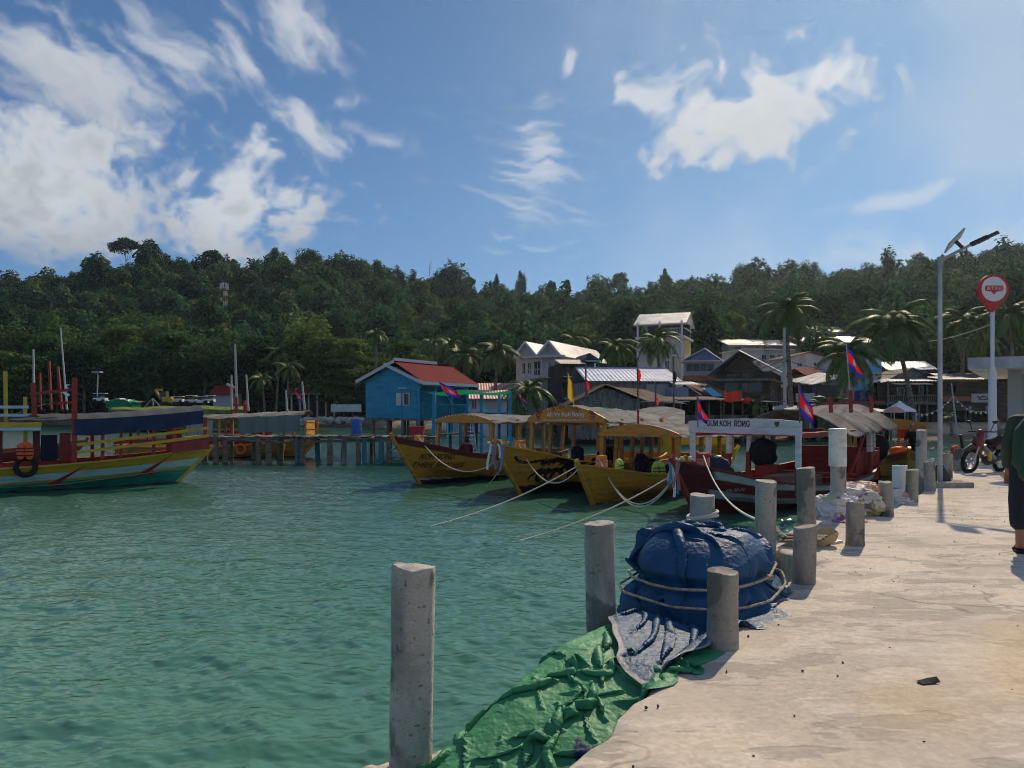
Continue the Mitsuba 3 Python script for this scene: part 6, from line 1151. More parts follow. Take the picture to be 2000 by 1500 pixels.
gb = np.array([[pt(255 + 220 * s, 802 - 7 * math.sin(math.pi * t) - 4 * math.sin(s * 2.8) * t + 1.0 * math.sin(s * 17), 108 + 12 * t) for t in np.linspace(0, 1, 8)] for s in np.linspace(-.2, 1, 30)]); wmat('grass_bank', (.14, .18, .05), (.07, .10, .03), 2, 2, 2, .9, .1); obj('grass_bank', MB().sheet(gb[:, ::-1], 2.5), 'grass_bank', kind='structure', smooth=True)
# wires over the village
def wire(a, b, drop, label, r=.03, m='dark_grey', name='power_line'): return obj(name, MB().tube(sag(a, b, drop, 16), r, 4, False), m, None, label, 'wire', 'overhead wires')
k = thing('utility_pole', 'concrete utility pole beside the tall palm trunk', 'pole'); obj('shaft', MB().tube([pt(1533, 830, 76), pt(1532, 640, 76)], [.2, .13], 8), 'weathered_white', k, smooth=40); obj('cross_arm', MB().bar(pt(1524, 708, 75.9), pt(1540, 706, 75.9), .1), 'grey_plank', k)
wire(pt(1533, 700, 75.8), pt(1406, 716, 84), .8, 'wire running left from the utility pole above the brown house'); wire(pt(1533, 711, 75.8), pt(1380, 742, 84), .8, 'lower wire running left from the utility pole'); wire(pt(1533, 703, 75.8), pt(1830, 720, 76), 1.0, 'wire running right from the utility pole'); wire(pt(1700, 652, 110), pt(1945, 630, 60), 1.4, 'pale wire crossing high behind the street lamp', .035, 'weathered_white'); wire(pt(1533, 782, 75.8), pt(1478, 800, 72), .5, 'slack wire from the utility pole to the stalls')
k = thing('string_lights', 'string of small bulbs hung across the beach', 'lights'); pa, pb, pc = pt(1790, 808, 60), pt(1862, 773, 60), pt(1935, 800, 55); obj('cord', MB().tube(np.vstack([sag(pa, pb, .5, 10), sag(pb, pc, .6, 12)[1:]]), .02, 4, False), 'weathered_white', k)
for p in np.vstack([sag(pa, pb, .5, 8), sag(pb, pc, .6, 9)[1:]]): obj('bulb', (lambda m: (np.array(m.vertices) + p - [0, 0, .1], m.faces))(trimesh.creation.icosphere(1, .07)), 'white_cloth', k)
pole(1870, 850, 1858, 748, 60, .07, 'thin leaning white pole holding the string of bulbs', 'weathered_white', 'light_pole', 'pole')
for px, y0, y1, lab in ((1145, 800, 712, 'thin dark pole with a faded flag left of the long shed'), (1246, 800, 698, 'wooden pole with a hanging red flag in front of the long shed'), (1316, 800, 695, 'wooden pole with a dark red flag at the right end of the long shed'), (1281, 800, 746, 'dark pole with a small red flag above the net roof')):
    d = 58; obj('flag_pole', MB().tube([pt(px, y0, d), pt(px - 1, y1, d)], .07, 6), 'old_wood', None, lab, 'pole', 'flag poles among the boats', smooth=40)
    yt = {1145: 740, 1246: 720, 1316: 722, 1281: 775}[px]; hh = {1145: 26, 1246: 24, 1316: 24, 1281: 16}[px]
    g = np.array([[pt(px - 1 + 5 * t + 2 * math.sin(s * 4) * t, yt + hh * s + 4 * t, d - .1 - .2 * math.sin(s * 6) * t) for t in np.linspace(0, 1, 6)] for s in np.linspace(0, 1, 10)]); obj('flag', MB().sheet(g), 'coral_tarp' if px == 1281 else 'flag_red' if px != 1316 else 'maroon_paint', None, lab.replace('pole with', 'cloth of').replace('thin dark cloth of a', 'limp').replace('wooden cloth of a', 'limp').replace('dark cloth of a', 'limp'), 'flag', smooth=True)
# ------------------------------------------------------------------ palms
vmat('frond_mat', .55, .2)
def frond_mesh(seed, Ln=3.6, nl=34, droop=1.0):
    r = np.random.default_rng(seed); t = np.linspace(0, 1, 14); up = 1.15 - droop * .35
    R = np.stack([Ln * (t * .96 - .16 * t ** 3 * droop), 0 * t + .12 * np.sin(t * 2 + seed), Ln * (up * .62 * t - (.60 + .34 * droop) * t ** 2.1)], 1)
    b = MB(); b.tube(R, np.linspace(.045, .008, 14), 4, False); V, Fa, C, n0 = [b.v[0]], [b.f[0]], [np.tile([.13, .15, .05], (len(b.v[0]), 1))], len(b.v[0])
    for i in range(nl):
        s = .12 + .86 * i / (nl - 1); p = np.array([np.interp(s, t, R[:, k]) for k in range(3)]); d = np.array([np.interp(min(s + .03, 1), t, R[:, k]) - np.interp(s - .03, t, R[:, k]) for k in range(3)]); d /= np.linalg.norm(d)
        ll = Ln * .27 * math.sin(math.pi * min(1, .18 + s * .86)) ** .6 * r.uniform(.8, 1.15)
        for sd in (-1, 1):
            side = np.array([-d[1] * sd, d[0] * sd, 0]); side /= np.linalg.norm(side) + 1e-9; q = d * .55 + side * .75 + np.array([0, 0, -.10 - .55 * s * r.uniform(.5, 1.3)]); q /= np.linalg.norm(q)
            m = p + q * ll * .5; e = p + q * ll + np.array([0, 0, -.28 * ll]); w = .05 + .02 * r.random(); nn = np.cross(q, [0, 0, 1.]); nn /= np.linalg.norm(nn) + 1e-9; nn = d * .9 + nn * .1
            v = np.array([p - nn * w * .6, p + nn * w * .6, m + nn * w, m - nn * w, e]); V.append(v); Fa.append(np.array([[0, 1, 2], [0, 2, 3], [3, 2, 4]]) + n0); n0 += 5; C.append(np.tile(np.array([.075, .125, .03]) * math.exp(r.normal(0, .22)), (5, 1)))
    return np.vstack(V), np.vstack(Fa), np.vstack(C)
FR = []
for i in range(6):
    v, f, c = frond_mesh(60 + i, 3.6, 34, [.5, .8, 1.1, 1.4, .9, 1.25][i]); FR.append(mikit.ply((v, f), 'frond_mat', False, color=c))
mat('coconut_mat', (.16, .13, .04), .6)
def palm(px, d, ybase, ytop, label, lean=0.0, s=1.0, seed=0, nf=24, z0=None, name='palm_tree', cat='palm', group='coconut palms in the village'):
    r = np.random.default_rng(seed + 500); k = thing(name, label, cat, group); tp = pt(px, ytop, d); x0 = tp[0] - lean; zb = float(ground_h(x0, d)) - .5 if z0 is None else z0; h = tp[2] - zb
    t = np.linspace(0, 1, 12); P = np.stack([x0 + lean * t ** 1.7, d + .3 * np.sin(t * 3 + seed), zb + h * t], 1)
    if h > 1.2: obj('trunk', MB().tube(P, (.24 - .10 * t + .12 * np.exp(-t * 14)) * min(1.2, .6 + h / 14), 9), 'palm_bark_mat', k, smooth=40)
    for i in range(nf):
        a = i * 2.399 + r.normal(0, .15); e = i / nf; pitch = math.radians(-62 + 98 * e ** .8 + r.normal(0, 7)); sc = s * r.uniform(.85, 1.12) * (1 - .15 * (e < .2))
        ca_, sa2, cp, sp = math.cos(a), math.sin(a), math.cos(pitch), math.sin(pitch)
        Rz = np.array([[ca_, -sa2, 0], [sa2, ca_, 0], [0, 0, 1]]); Ry = np.array([[cp, 0, sp], [0, 1, 0], [-sp, 0, cp]]); M = np.eye(4); M[:3, :3] = Rz @ Ry * sc; M[:3, 3] = P[-1]
        q = key_for(k + '__frond'); scene[q] = {**FR[(i + seed) % 6], 'to_world': T(M)}
    if h > 4:
        for i in range(4): a = i * 1.7 + seed; obj('coconut', (lambda m: (np.array(m.vertices) * [1, 1, 1.2] + P[-1] + [.28 * math.cos(a), .28 * math.sin(a), -.3], m.faces))(trimesh.creation.icosphere(1, .16)), 'coconut_mat', k)
    CLEARINGS.append((float(tp[0]), d, 2.0 * s))
palm(512, 150, 800, 742, 'young coconut palm on the shore left of the red roofed pavilion', -.6, 1.0, 1, 16); palm(565, 151, 800, 720, 'slender coconut palm just left of the red roofed pavilion', .5, 1.05, 2, 20); palm(545, 162, 800, 692, 'palm crown standing behind the two shore palms', .5, 1.1, 18, 18)
palm(735, 150, 800, 655, 'palm rising above the left end of the blue house roof', 0, 1.0, 3, 18); palm(846, 140, 800, 672, 'palm above the right end of the blue house roof', .4, 1.05, 4, 20); palm(905, 100, 800, 697, 'bushy palm left of the white hotel, over the blue terrace', -.4, 1.0, 5, 26); palm(972, 98, 800, 690, 'large bushy palm touching the white hotel', .5, 1.1, 6, 26); palm(880, 118, 800, 675, 'palm between the blue house roof and the bushy palms', .3, 1.0, 19, 20)
palm(1032, 66, 830, 765, 'low young palm behind the lettered arch', 0, .85, 7, 20); palm(1120, 128, 800, 664, 'palm behind the white hotel roof', 0, 1.0, 8, 18); palm(1200, 100, 800, 682, 'palm right of the black guesthouse, over the long shed', .6, 1.0, 9, 24); palm(1283, 104, 800, 668, 'palm in front of the tower house', -.5, 1.15, 10, 24)
palm(1537, 78, 830, 612, 'tall coconut palm beside the concrete utility pole', -.4, 1.15, 11, 30); palm(1660, 72, 830, 697, 'palm with hanging fronds in front of the blue shop house', .6, 1.15, 12, 26); palm(1742, 74, 830, 637, 'tall leaning coconut palm over the waterfront restaurant', -2.6, 1.3, 13, 30)
palm(1838, 100, 800, 655, 'palm on the slope behind the street lamp', .3, 1.1, 14, 20); palm(1880, 96, 800, 632, 'palm on the slope left of the round red sign', .3, 1.2, 15, 24); palm(1915, 102, 800, 665, 'lower palm behind the round red sign pole', .2, 1.1, 16, 20); palm(1975, 92, 800, 620, 'dark palm at the edge of the view above the shelter roof', -.3, 1.25, 17, 26)
palm(1625, 66, 840, 790, 'banana plant with broad bright leaves right of the white sign board', 0, .62, 20, 16, .6, 'banana_plant', 'plant', 'leafy plants by the water'); palm(1603, 68, 840, 798, 'leafy plant low beside the white sign board', 0, .5, 21, 14, .6, 'banana_plant', 'plant', 'leafy plants by the water'); palm(1478, 70, 830, 792, 'small spiky palm among the stalls', 0, .42, 22, 14, .6, 'banana_plant', 'plant', 'leafy plants by the water'); palm(1856, 72, 860, 815, 'little potted plant on the beach behind the small orange boat', 0, .3, 23, 12, .6, 'banana_plant', 'plant', 'leafy plants by the water')
# ------------------------------------------------------------------ single trees: the shore row on the left, then the skyline
SHORE = [(-15, 168, 690, 7.5, 'olive', 'layer'), (50, 164, 700, 7, 'mid', 'layer'), (112, 172, 650, 7.5, 'mid', 'round'), (165, 166, 665, 7, 'deep', 'round'), (228, 174, 640, 8, 'olive', 'layer'), (290, 167, 668, 7, 'deep', 'round'), (345, 171, 655, 7.5, 'mid', 'layer'), (398, 165, 672, 7, 'deep', 'round'), (448, 173, 650, 7.5, 'mid', 'round'),
         (505, 170, 655, 7, 'deep', 'layer'), (588, 168, 640, 7, 'olive', 'round'), (640, 163, 662, 7.5, 'olive', 'layer'), (690, 160, 668, 7.5, 'lime', 'layer'), (742, 165, 690, 7, 'olive', 'layer'), (790, 158, 672, 7, 'olive', 'layer'), (835, 166, 690, 7, 'mid', 'round'), (672, 156, 705, 6, 'olive', 'layer'), (760, 152, 722, 5.5, 'mid', 'layer'), (600, 178, 622, 6.5, 'lime', 'round'), (20, 182, 640, 8, 'olive', 'round'), (100, 188, 612, 8, 'mid', 'round'), (330, 190, 622, 8, 'olive', 'round'), (250, 194, 612, 8, 'mid', 'round')]
NB = ['behind the far left yellow pole', 'behind the white pole of the striped boat', 'behind the leaning white mast', 'left of the solar street lamp', 'above the green tent', 'above the yellow digger', 'between the digger and the carts', 'above the long roofed cart', 'behind the tall utility pole', 'behind the young shore palm', 'above the slender shore palm', 'over the red roofed pavilion', 'left of the blue house roof', 'over the blue house gable', 'over the blue house ridge', 'right of the blue house ridge', 'low over the pavilion', 'low behind the blue house gable', 'in the second row above the pavilion', 'in the second row at the far left', 'in the second row above the leaning mast', 'in the second row above the digger', 'in the second row above the tent']
for i, (px, d, yt, rad, hue, st_) in enumerate(SHORE):
    p = pt(px, yt, d); g = float(ground_h(p[0], d)); H_ = max(6, p[2] - g)
    tree('shore_tree', p[0], d, H_, rad, hue, 700 + i, {'olive': 'olive green', 'mid': 'green', 'deep': 'dark green', 'lime': 'bright green'}[hue] + (' tree in flat leafy tiers ' if st_ == 'layer' else ' bushy tree ') + NB[i], 'trees along the left shore', st_, 46 if st_ == 'layer' else 30, 5200, .40, z=g)
SKY = [(247, 385, 466, 8.5, 'deep', 'umbrella', 'big umbrella shaped tree alone on the skyline above the left hill'), (415, 388, 490, 5.5, 'deep', 'umbrella', 'flat crowned tree on the skyline right of the big umbrella tree'), (602, 385, 491, 8, 'deep', 'round', 'dome crowned tree standing out on the skyline below the big cloud'), (668, 388, 510, 5, 'deep', 'round', 'pointed tree on the skyline right of the dome crowned tree'),
       (868, 390, 522, 6, 'deep', 'round', 'dark block of a tree on the skyline above the blue house'), (915, 392, 540, 4, 'blue', 'umbrella', 'small tufted tree in the skyline dip, left of the thin one'), (970, 394, 537, 1.6, 'blue', 'round', 'thin spindly tree in the skyline dip'), (1017, 394, 534, 3, 'blue', 'round', 'narrow tufted tree in the middle of the skyline'), (1078, 396, 548, 3, 'blue', 'umbrella', 'low tufted tree on the skyline above the white hotel'), (1108, 396, 546, 1.6, 'blue', 'umbrella', 'tiny lone tree on the skyline right of the hotel'), (1212, 394, 530, 4, 'deep', 'umbrella', 'lone umbrella tree on the skyline left of the tower house'),
       (1299, 390, 526, 3, 'deep', 'round', 'narrow tree on the skyline above the tower house'), (1455, 372, 516, 7, 'blue', 'round', 'broad tree on the skyline below the bright cloud'), (1580, 352, 514, 6, 'deep', 'round', 'tall tree on the skyline above the tall palm'), (1665, 345, 530, 6, 'mid', 'round', 'rounded tree on the skyline right of the tall palm'), (1820, 318, 516, 5.5, 'deep', 'round', 'rounded skyline tree just left of the street lamp head'), (1950, 300, 488, 9, 'deep', 'round', 'great dark tree on the skyline above the round red sign'), (1700, 320, 540, 6, 'blue', 'round', 'tree on the skyline left of the leaning palm'), (1905, 310, 515, 6, 'blue', 'round', 'tree on the skyline between lamp head and round sign')]
for i, (px, d, yt, rad, hue, st_, lab) in enumerate(SKY):
    p = pt(px, yt, d); g = float(ground_h(p[0], d)); H_ = max(8, p[2] - g + .5); H_ = min(H_, 27); tree('skyline_tree', p[0], d, H_, rad, hue, 800 + i, lab, 'trees standing out on the skyline', st_, 30 if rad > 3.5 else 12, int(900 + 330 * rad), .52, z=p[2] - H_ + .3, r0=.3)
def bare(px, d, y0, y1, lab, seed):
    r = np.random.default_rng(seed); b = MB(); p = pt(px, y0, d); q = pt(px + 2, y1, d); b.tube([p, (p + q) / 2 + [.3, 0, 0], q], [.25, .15, .05], 5)
    for i in range(7): t = r.uniform(.35, .9); s = p + (q - p) * t; b.tube([s, s + np.array([r.normal(0, 1.4), 0, r.uniform(1, 3)])], [.09, .03], 4)
    k = thing('bare_tree', lab, 'tree'); obj('trunk', b, 'weathered_white', k)
bare(838, 388, 540, 512, 'leafless pale tree on the skyline left of the dark block tree', 1); bare(890, 388, 550, 520, 'leafless thin tree on the skyline right of the dark block tree', 2)
# ------------------------------------------------------------------ on the pier: lamp, sign, shelter, motorbike, person, sacks
wmat('galvanised', (.42, .44, .46), (.30, .31, .33), 3, 3, 1.5, .45, .5)
k = thing('street_lamp', 'tall galvanised street lamp with a tilted solar panel on the pier', 'street lamp'); bp = pt(1836, 948, 15.6); bp[2] = DECK
tp = pt(1833, 505, 15.6); obj('pole', MB().tube([bp, tp * [0, 0, 1] + bp * [1, 1, 0]], [.048, .040], 14), 'galvanised', k, smooth=40); tp = np.array([bp[0], bp[1], tp[2]])
obj('plinth', MB().box(bp[0] - .30, bp[0] + .50, bp[1] - .32, bp[1] + .32, DECK - .02, DECK + .10, .02), 'bollard_mat', k); obj('pole_cap', MB().tube([tp - [0, 0, .12], tp + [0, 0, .03]], .055, 14), 'galvanised', k)
for s in (-1, 1): obj('gusset', MB().prism([(.06, 0), (.24, 0), (.06, .34)], .015, (bp + [0, 0, .10], np.array([s, 0, 0.]), np.array([0, 0, 1.]), np.array([0, 1., 0]))), 'dark_grey', k)
ae = np.array([tp[0] + .72, tp[1] - .66, tp[2] + .36]); am = tp + (ae - tp) * .58; obj('arm', MB().tube([tp - [0, 0, .04], am], .032, 8), 'galvanised', k)
d_ = (ae - tp) / np.linalg.norm(ae - tp); lh = MB().bar(am - d_ * .02, am + d_ * .30, .13, .07).bar(am + d_ * .28, ae + d_ * .05, .16, .035); obj('lamp_head', lh, 'dark_grey', k)
pc = pt(1866, 471, 15.3); e1, e2 = np.array([.37, .10, .34]), np.array([.17, .46, -.08]); g = np.array([[pc - e1 / 2 - e2 / 2, pc - e1 / 2 + e2 / 2], [pc + e1 / 2 - e2 / 2, pc + e1 / 2 + e2 / 2]]); nn = np.cross(e2, e1); nn /= np.linalg.norm(nn); nn *= np.sign(nn[2])
b = MB().add(np.vstack([g.reshape(-1, 3), g.reshape(-1, 3) + nn * .035]), [[0, 1, 3, 2], [4, 6, 7, 5], [0, 4, 5, 1], [2, 3, 7, 6], [0, 2, 6, 4], [1, 5, 7, 3]]); obj('solar_panel', b, 'weathered_white', k); scene[k + '__solar_panel__cells'] = mikit.ply(MB().sheet(g * .94 + pc * .06 + nn * .04).get(), 'glass_dark')
obj('bracket', MB().bar(tp + (ae - tp) * .42, pc - nn * .01, .05), 'dark_grey', k); obj('cable', MB().tube(sag(tp + (ae - tp) * .36, tp + (ae - tp) * .5, .16, 10), .010, 5), 'rubber', k)
mat('sign_red', (.55, .03, .04), .4); mat('sign_white', (.72, .71, .70), .4); mat('sign_pole', (.60, .62, .66), .4)
k = thing('location_sign', 'round red and white map pin shaped sign on a tall white pole', 'sign'); c = pt(1941, 566, 21.5); R = .43
a = np.linspace(math.radians(-28), math.radians(208), 40); pin = [(R * math.cos(q), R * math.sin(q)) for q in a] + [(.03, -.64), (-.03, -.64)]
fr = (c, np.array([1., 0, 0]), np.array([0, 0, 1.]), np.array([0, 1., 0])); obj('pin_board', MB().prism(pin, .12, fr), 'sign_red', k); fr2 = (c - [0, .012, -.02], fr[1], fr[2], fr[3]); obj('white_disc', MB().prism(sg.Point(0, 0).buffer(.345), .01, fr2), 'sign_white', k)
fr3 = (c - [0, .024, -.02], fr[1], fr[2], fr[3]); obj('red_plate', MB().prism([(-.26, .05), (-.22, .10), (.22, .10), (.26, .05), (.24, -.05), (.07, -.07), (0, -.16), (-.07, -.07), (-.24, -.05)], .01, fr3), 'sign_red', k)
obj('lettering', MB().text('G.T.V.C', .085, (c - [0, .03, -.04], fr[1], fr[2], -fr[3]), .008, True), 'sign_white', k)
zb = DECK; obj('pole', MB().tube([[c[0], c[1] + .06, 3.9], [c[0], c[1] + .06, c[2] - .5]], .055, 10), 'sign_pole', k, smooth=40); obj('pole_base', MB().tube([[c[0], c[1] + .06, zb], [c[0], c[1] + .06, 3.9], [c[0], c[1] + .06, 4.1]], [.12, .10, .06], 12), 'sign_pole', k, smooth=40)
k = thing('pier_shelter', 'flat roofed concrete shelter at the far end of the pier', 'shelter'); d = 24.0; z0, z1 = EYE + 84 / FOC * d, EYE + 106 / FOC * d; x0 = (1890 - 1000) / FOC * d
so_ = np.array([x0, d, 0]); SP = lambda s, t, z: so_ + U * s + V_ * t + np.array([0, 0, z])
obj('roof_slab', MB().prism([(0, 0), (9, 0), (9, 6), (0, 6)], z1 - z0, (SP(0, 0, z0), U, V_, np.array([0, 0, 1.]))), 'galvanised', k)
for px, w, dd in ((1968, .38, d + .9), (1984, .34, d + 3.4), (1995, .32, d + 5.8)): xx = (px - 1000) / FOC * dd; obj('post', MB().prism([(0, 0), (w, 0), (w, w), (0, w)], z0 - DECK + .3 - .002, (np.array([xx, dd, DECK - .3]), U, V_, np.array([0, 0, 1.]))), 'weathered_white', k)
obj('low_wall', MB().box((1928 - 1000) / FOC * d, (1968 - 1000) / FOC * d, d - .1, d + .15, DECK - .3, EYE - 50 / FOC * d).box((1928 - 1000) / FOC * d, (1942 - 1000) / FOC * d, d - .3, d - .11, DECK - .3, EYE - 45 / FOC * d), 'weathered_white', k)
obj('fallen_branch', MB().tube([pt(1931, 795, 22.5), pt(1950, 835, 22), pt(1970, 878, 21.5)], [.10, .09, .11], 8).tube([pt(1953, 842, 21.9), pt(1964, 838, 21.7)], [.04, .02], 5), 'grey_wood', None, 'bare driftwood log leaning against the shelter post', 'log', smooth=40)
obj('stake', MB().tube([pt(1887, 915, 19.6), pt(1876, 849, 19.6)], .035, 6), 'black_paint', None, 'thin black stake leaning beside the motorbike wheel', 'stake')
# motorbike
k = thing('motorbike', 'red, black and silver scooter with yellow panels on its side stand', 'motorbike'); mo = pt(1922, 922, 19.2); a = np.array([-.90, -.44, 0]); l_ = np.array([.44, -.90, 0]) ; Zv = np.array([0, 0, 1.]); lean = .16
mp = lambda x, y, z: np.array([mo[0], mo[1], DECK]) + a * x + l_ * (y - lean * z * -1 * .9) * 1 + Zv * z
def wheel(x):
    t = np.linspace(0, 2 * np.pi, 33); b = MB(); b.tube([mp(x + .27 * math.cos(q), 0, .30 + .27 * math.sin(q)) for q in t], .05, 10); w = obj('wheel', b, 'rubber', k, smooth=True); rb = MB(); rb.tube([mp(x + .215 * math.cos(q), 0, .30 + .215 * math.sin(q)) for q in t], .018, 6)
    for i in range(5): rb.bar(mp(x, 0, .3), mp(x + .21 * math.cos(i * 1.257), 0, .3 + .21 * math.sin(i * 1.257)), .03)
    rb.tube([mp(x, -.07, .3), mp(x, .07, .3)], .05, 10); scene[w + '__rim'] = mikit.ply(rb.get(), 'steel')
wheel(.62); wheel(-.62)
def body(name, chain, m, ln=.04): obj(name, blob([[(mp(*p), r) for p, r in ch] for ch in chain], ln, 4), m, k, smooth=True)
mat('moto_red', (.13, .010, .014), .3, .6); mat('moto_silver', (.16, .165, .175), .3, .6, .3); mat('moto_yellow', (.55, .38, .03), .4)
body('tail_body', [[((-.75, 0, .78), .07), ((-.35, 0, .70), .13), ((-.05, 0, .58), .11)]], 'black_paint'); body('seat', [[((-.66, 0, .86), .08), ((-.3, 0, .80), .10), ((.0, 0, .76), .08)]], 'rubber'); body('front_fairing', [[((.36, 0, .98), .10), ((.44, .02, .78), .13), ((.40, 0, .52), .11)]], 'moto_red'); body('side_fairing', [[((.34, -.14, .62), .06), ((.1, -.15, .45), .07), ((-.1, -.13, .36), .06)], [((.34, .14, .62), .06), ((.1, .15, .45), .07), ((-.1, .13, .36), .06)]], 'moto_silver')
body('leg_shield_panel', [[((.22, .20, .50), .05), ((.18, .21, .34), .045)], [((.22, -.20, .50), .05), ((.18, -.21, .34), .045)]], 'moto_yellow'); body('front_mudguard', [[((.82, 0, .58), .05), ((.64, 0, .66), .07), ((.44, 0, .58), .05)]], 'dark_grey'); body('engine', [[((-.05, 0, .30), .13), ((-.45, .05, .32), .09)]], 'dark_grey'); body('rear_mudguard', [[((-.7, 0, .62), .05), ((-.95, 0, .48), .03)]], 'black_paint'); body('red_panel', [[((-.12, .14, .62), .06), ((-.5, .13, .74), .05)], [((-.12, -.14, .62), .06), ((-.5, -.13, .74), .05)]], 'moto_red')
obj('fork', MB().tube([mp(.62, .09, .3), mp(.42, .09, .85)], .025, 6).tube([mp(.62, -.09, .3), mp(.42, -.09, .85)], .025, 6), 'steel', k); obj('handlebar', MB().tube([mp(.28, -.36, 1.02), mp(.36, -.12, 1.02), mp(.36, .12, 1.02), mp(.28, .36, 1.02)], .018, 6), 'black_paint', k)
for s in (-1, 1): m_ = obj('mirror', MB().tube([mp(.34, s * .22, 1.02), mp(.36, s * .3, 1.22)], .010, 5), 'black_paint', k); scene[m_ + '__head'] = mikit.ply((lambda t: (np.array(t.vertices) * [1, .5, .6] + mp(.36, s * .32, 1.26), t.faces))(trimesh.creation.icosphere(2, .07)), 'black_paint')
obj('headlight', lump(mp(.53, 0, .88), .05, .045, .05, 2, .05, 2), 'glass_dark', k, smooth=True); obj('exhaust', MB().tube([mp(-.2, .14, .25), mp(-.85, .17, .36)], [.035, .06], 8), 'steel', k); obj('side_stand', MB().tube([mp(-.05, -.1, .25), mp(-.1, -.32, 0)], .015, 5), 'steel', k)
# person with a green pack, mostly beyond the frame
k = thing('person', 'person in an olive jacket and dark shorts walking along the pier with a green pack', 'person'); pb = pt(2022, 1078, 8.25); o = np.array([pb[0], pb[1], DECK]); f_ = np.array([.42, .91, 0]); r_ = np.array([.91, -.42, 0]); q_ = lambda r, f, z: o + r_ * r + f_ * f + Zv * z
bd = blob([[(q_(-.15, -.02, .05), .04), (q_(-.15, -.10, .08), .045), (q_(-.15, -.10, .45), .055), (q_(-.13, -.02, .50), .06), (q_(-.09, .02, .88), .085)], [(q_(.10, .26, .05), .04), (q_(.10, .18, .08), .045), (q_(.10, .15, .46), .055), (q_(.09, .1, .52), .06), (q_(.09, .02, .88), .085)], [(q_(-.08, 0, .92), .12), (q_(0, .02, 1.15), .14), (q_(0, .03, 1.36), .14)], [(q_(.08, 0, .92), .12), (q_(0, .02, 1.15), .14)], [(q_(-.16, .02, 1.38), .075), (q_(.16, .02, 1.38), .075)],
           [(q_(0, .03, 1.42), .06), (q_(0, .05, 1.54), .055)], [(q_(0, .06, 1.62), .095), (q_(0, .05, 1.68), .095)], [(q_(0, .14, 1.60), .03), (q_(0, .165, 1.61), .02)], [(q_(-.18, .02, 1.38), .06), (q_(-.24, .0, 1.12), .045), (q_(-.23, .14, .90), .035), (q_(-.22, .17, .83), .032)], [(q_(.18, .02, 1.38), .06), (q_(.24, -.03, 1.12), .045), (q_(.24, .04, .88), .035), (q_(.23, .07, .81), .032)],
           *[[(q_(-.22 + .018 * i, .18, .81), .014), (q_(-.22 + .018 * i, .20, .75), .011), (q_(-.22 + .018 * i, .20, .71), .009)] for i in (-1.5, -.5, .5, 1.5)], [(q_(-.19, .19, .82), .013), (q_(-.17, .215, .77), .011)], *[[(q_(.23 + .018 * i, .08, .79), .014), (q_(.23 + .018 * i, .10, .73), .011), (q_(.23 + .018 * i, .10, .69), .009)] for i in (-1.5, -.5, .5, 1.5)], [(q_(.20, .10, .80), .013), (q_(.18, .12, .75), .011)]], .03, 5)
obj('body', bd, 'skin', k, smooth=True)
mat('olive_jacket', (.035, .065, .04), .8); mat('shorts_cloth', (.018, .020, .030), .85); mat('hair', (.012, .010, .009), .6)
obj('jacket', blob([[(q_(-.09, 0, .92), .145), (q_(0, .02, 1.15), .165), (q_(0, .03, 1.34), .16)], [(q_(.09, 0, .92), .145), (q_(0, .02, 1.15), .165)], [(q_(-.17, .02, 1.38), .095), (q_(.17, .02, 1.38), .095)], [(q_(-.18, .02, 1.38), .085), (q_(-.25, .0, 1.12), .07), (q_(-.235, .12, .93), .055)], [(q_(.18, .02, 1.38), .085), (q_(.25, -.03, 1.12), .07), (q_(.245, .03, .91), .055)]], .035, 4), 'olive_jacket', k, smooth=True)
obj('shorts', blob([[(q_(-.09, .0, .90), .15), (q_(-.15, -.04, .55), .105), (q_(-.155, -.09, .32), .095)], [(q_(.09, .0, .90), .15), (q_(.105, .06, .55), .105), (q_(.105, .09, .38), .10)]], .035, 4), 'shorts_cloth', k, smooth=True); obj('hair', blob([[(q_(0, .03, 1.70), .10), (q_(0, .0, 1.62), .095)]], .03, 3), 'hair', k, smooth=True)
for s, f0 in ((-.15, -.05), (.10, .21)): obj('sandal', MB().box(-.05, .05, -.13, .13, 0, .025, .01).bar([-.05, .02, .02], [0, .03, .10], .03, .02).bar([.05, .02, .02], [0, .03, .10], .03, .02), 'rubber', k, M=MOVE(*(q_(s, f0, 0)), math.atan2(-f_[0], f_[1])))
k = thing('backpack', 'big dark green pack carried on the back of the walking person', 'backpack'); mat('pack_green', (.02, .06, .035), .75)
obj('sack', blob([[(q_(-.10, -.30, 1.0), .16), (q_(-.08, -.31, 1.25), .17), (q_(-.02, -.28, 1.40), .13)], [(q_(.10, -.30, 1.0), .16), (q_(.08, -.31, 1.25), .17), (q_(.02, -.28, 1.40), .13)], [(q_(-.10, -.36, .88), .12), (q_(.10, -.36, .88), .12)]], .03, 4), 'pack_green', k, smooth=True)
obj('handle', MB().tube([q_(-.03 + .05 * math.cos(t), -.475, 1.12 + .075 * math.sin(t)) for t in np.linspace(0, 2 * np.pi, 20)], .012, 6), 'steel', k, smooth=True)
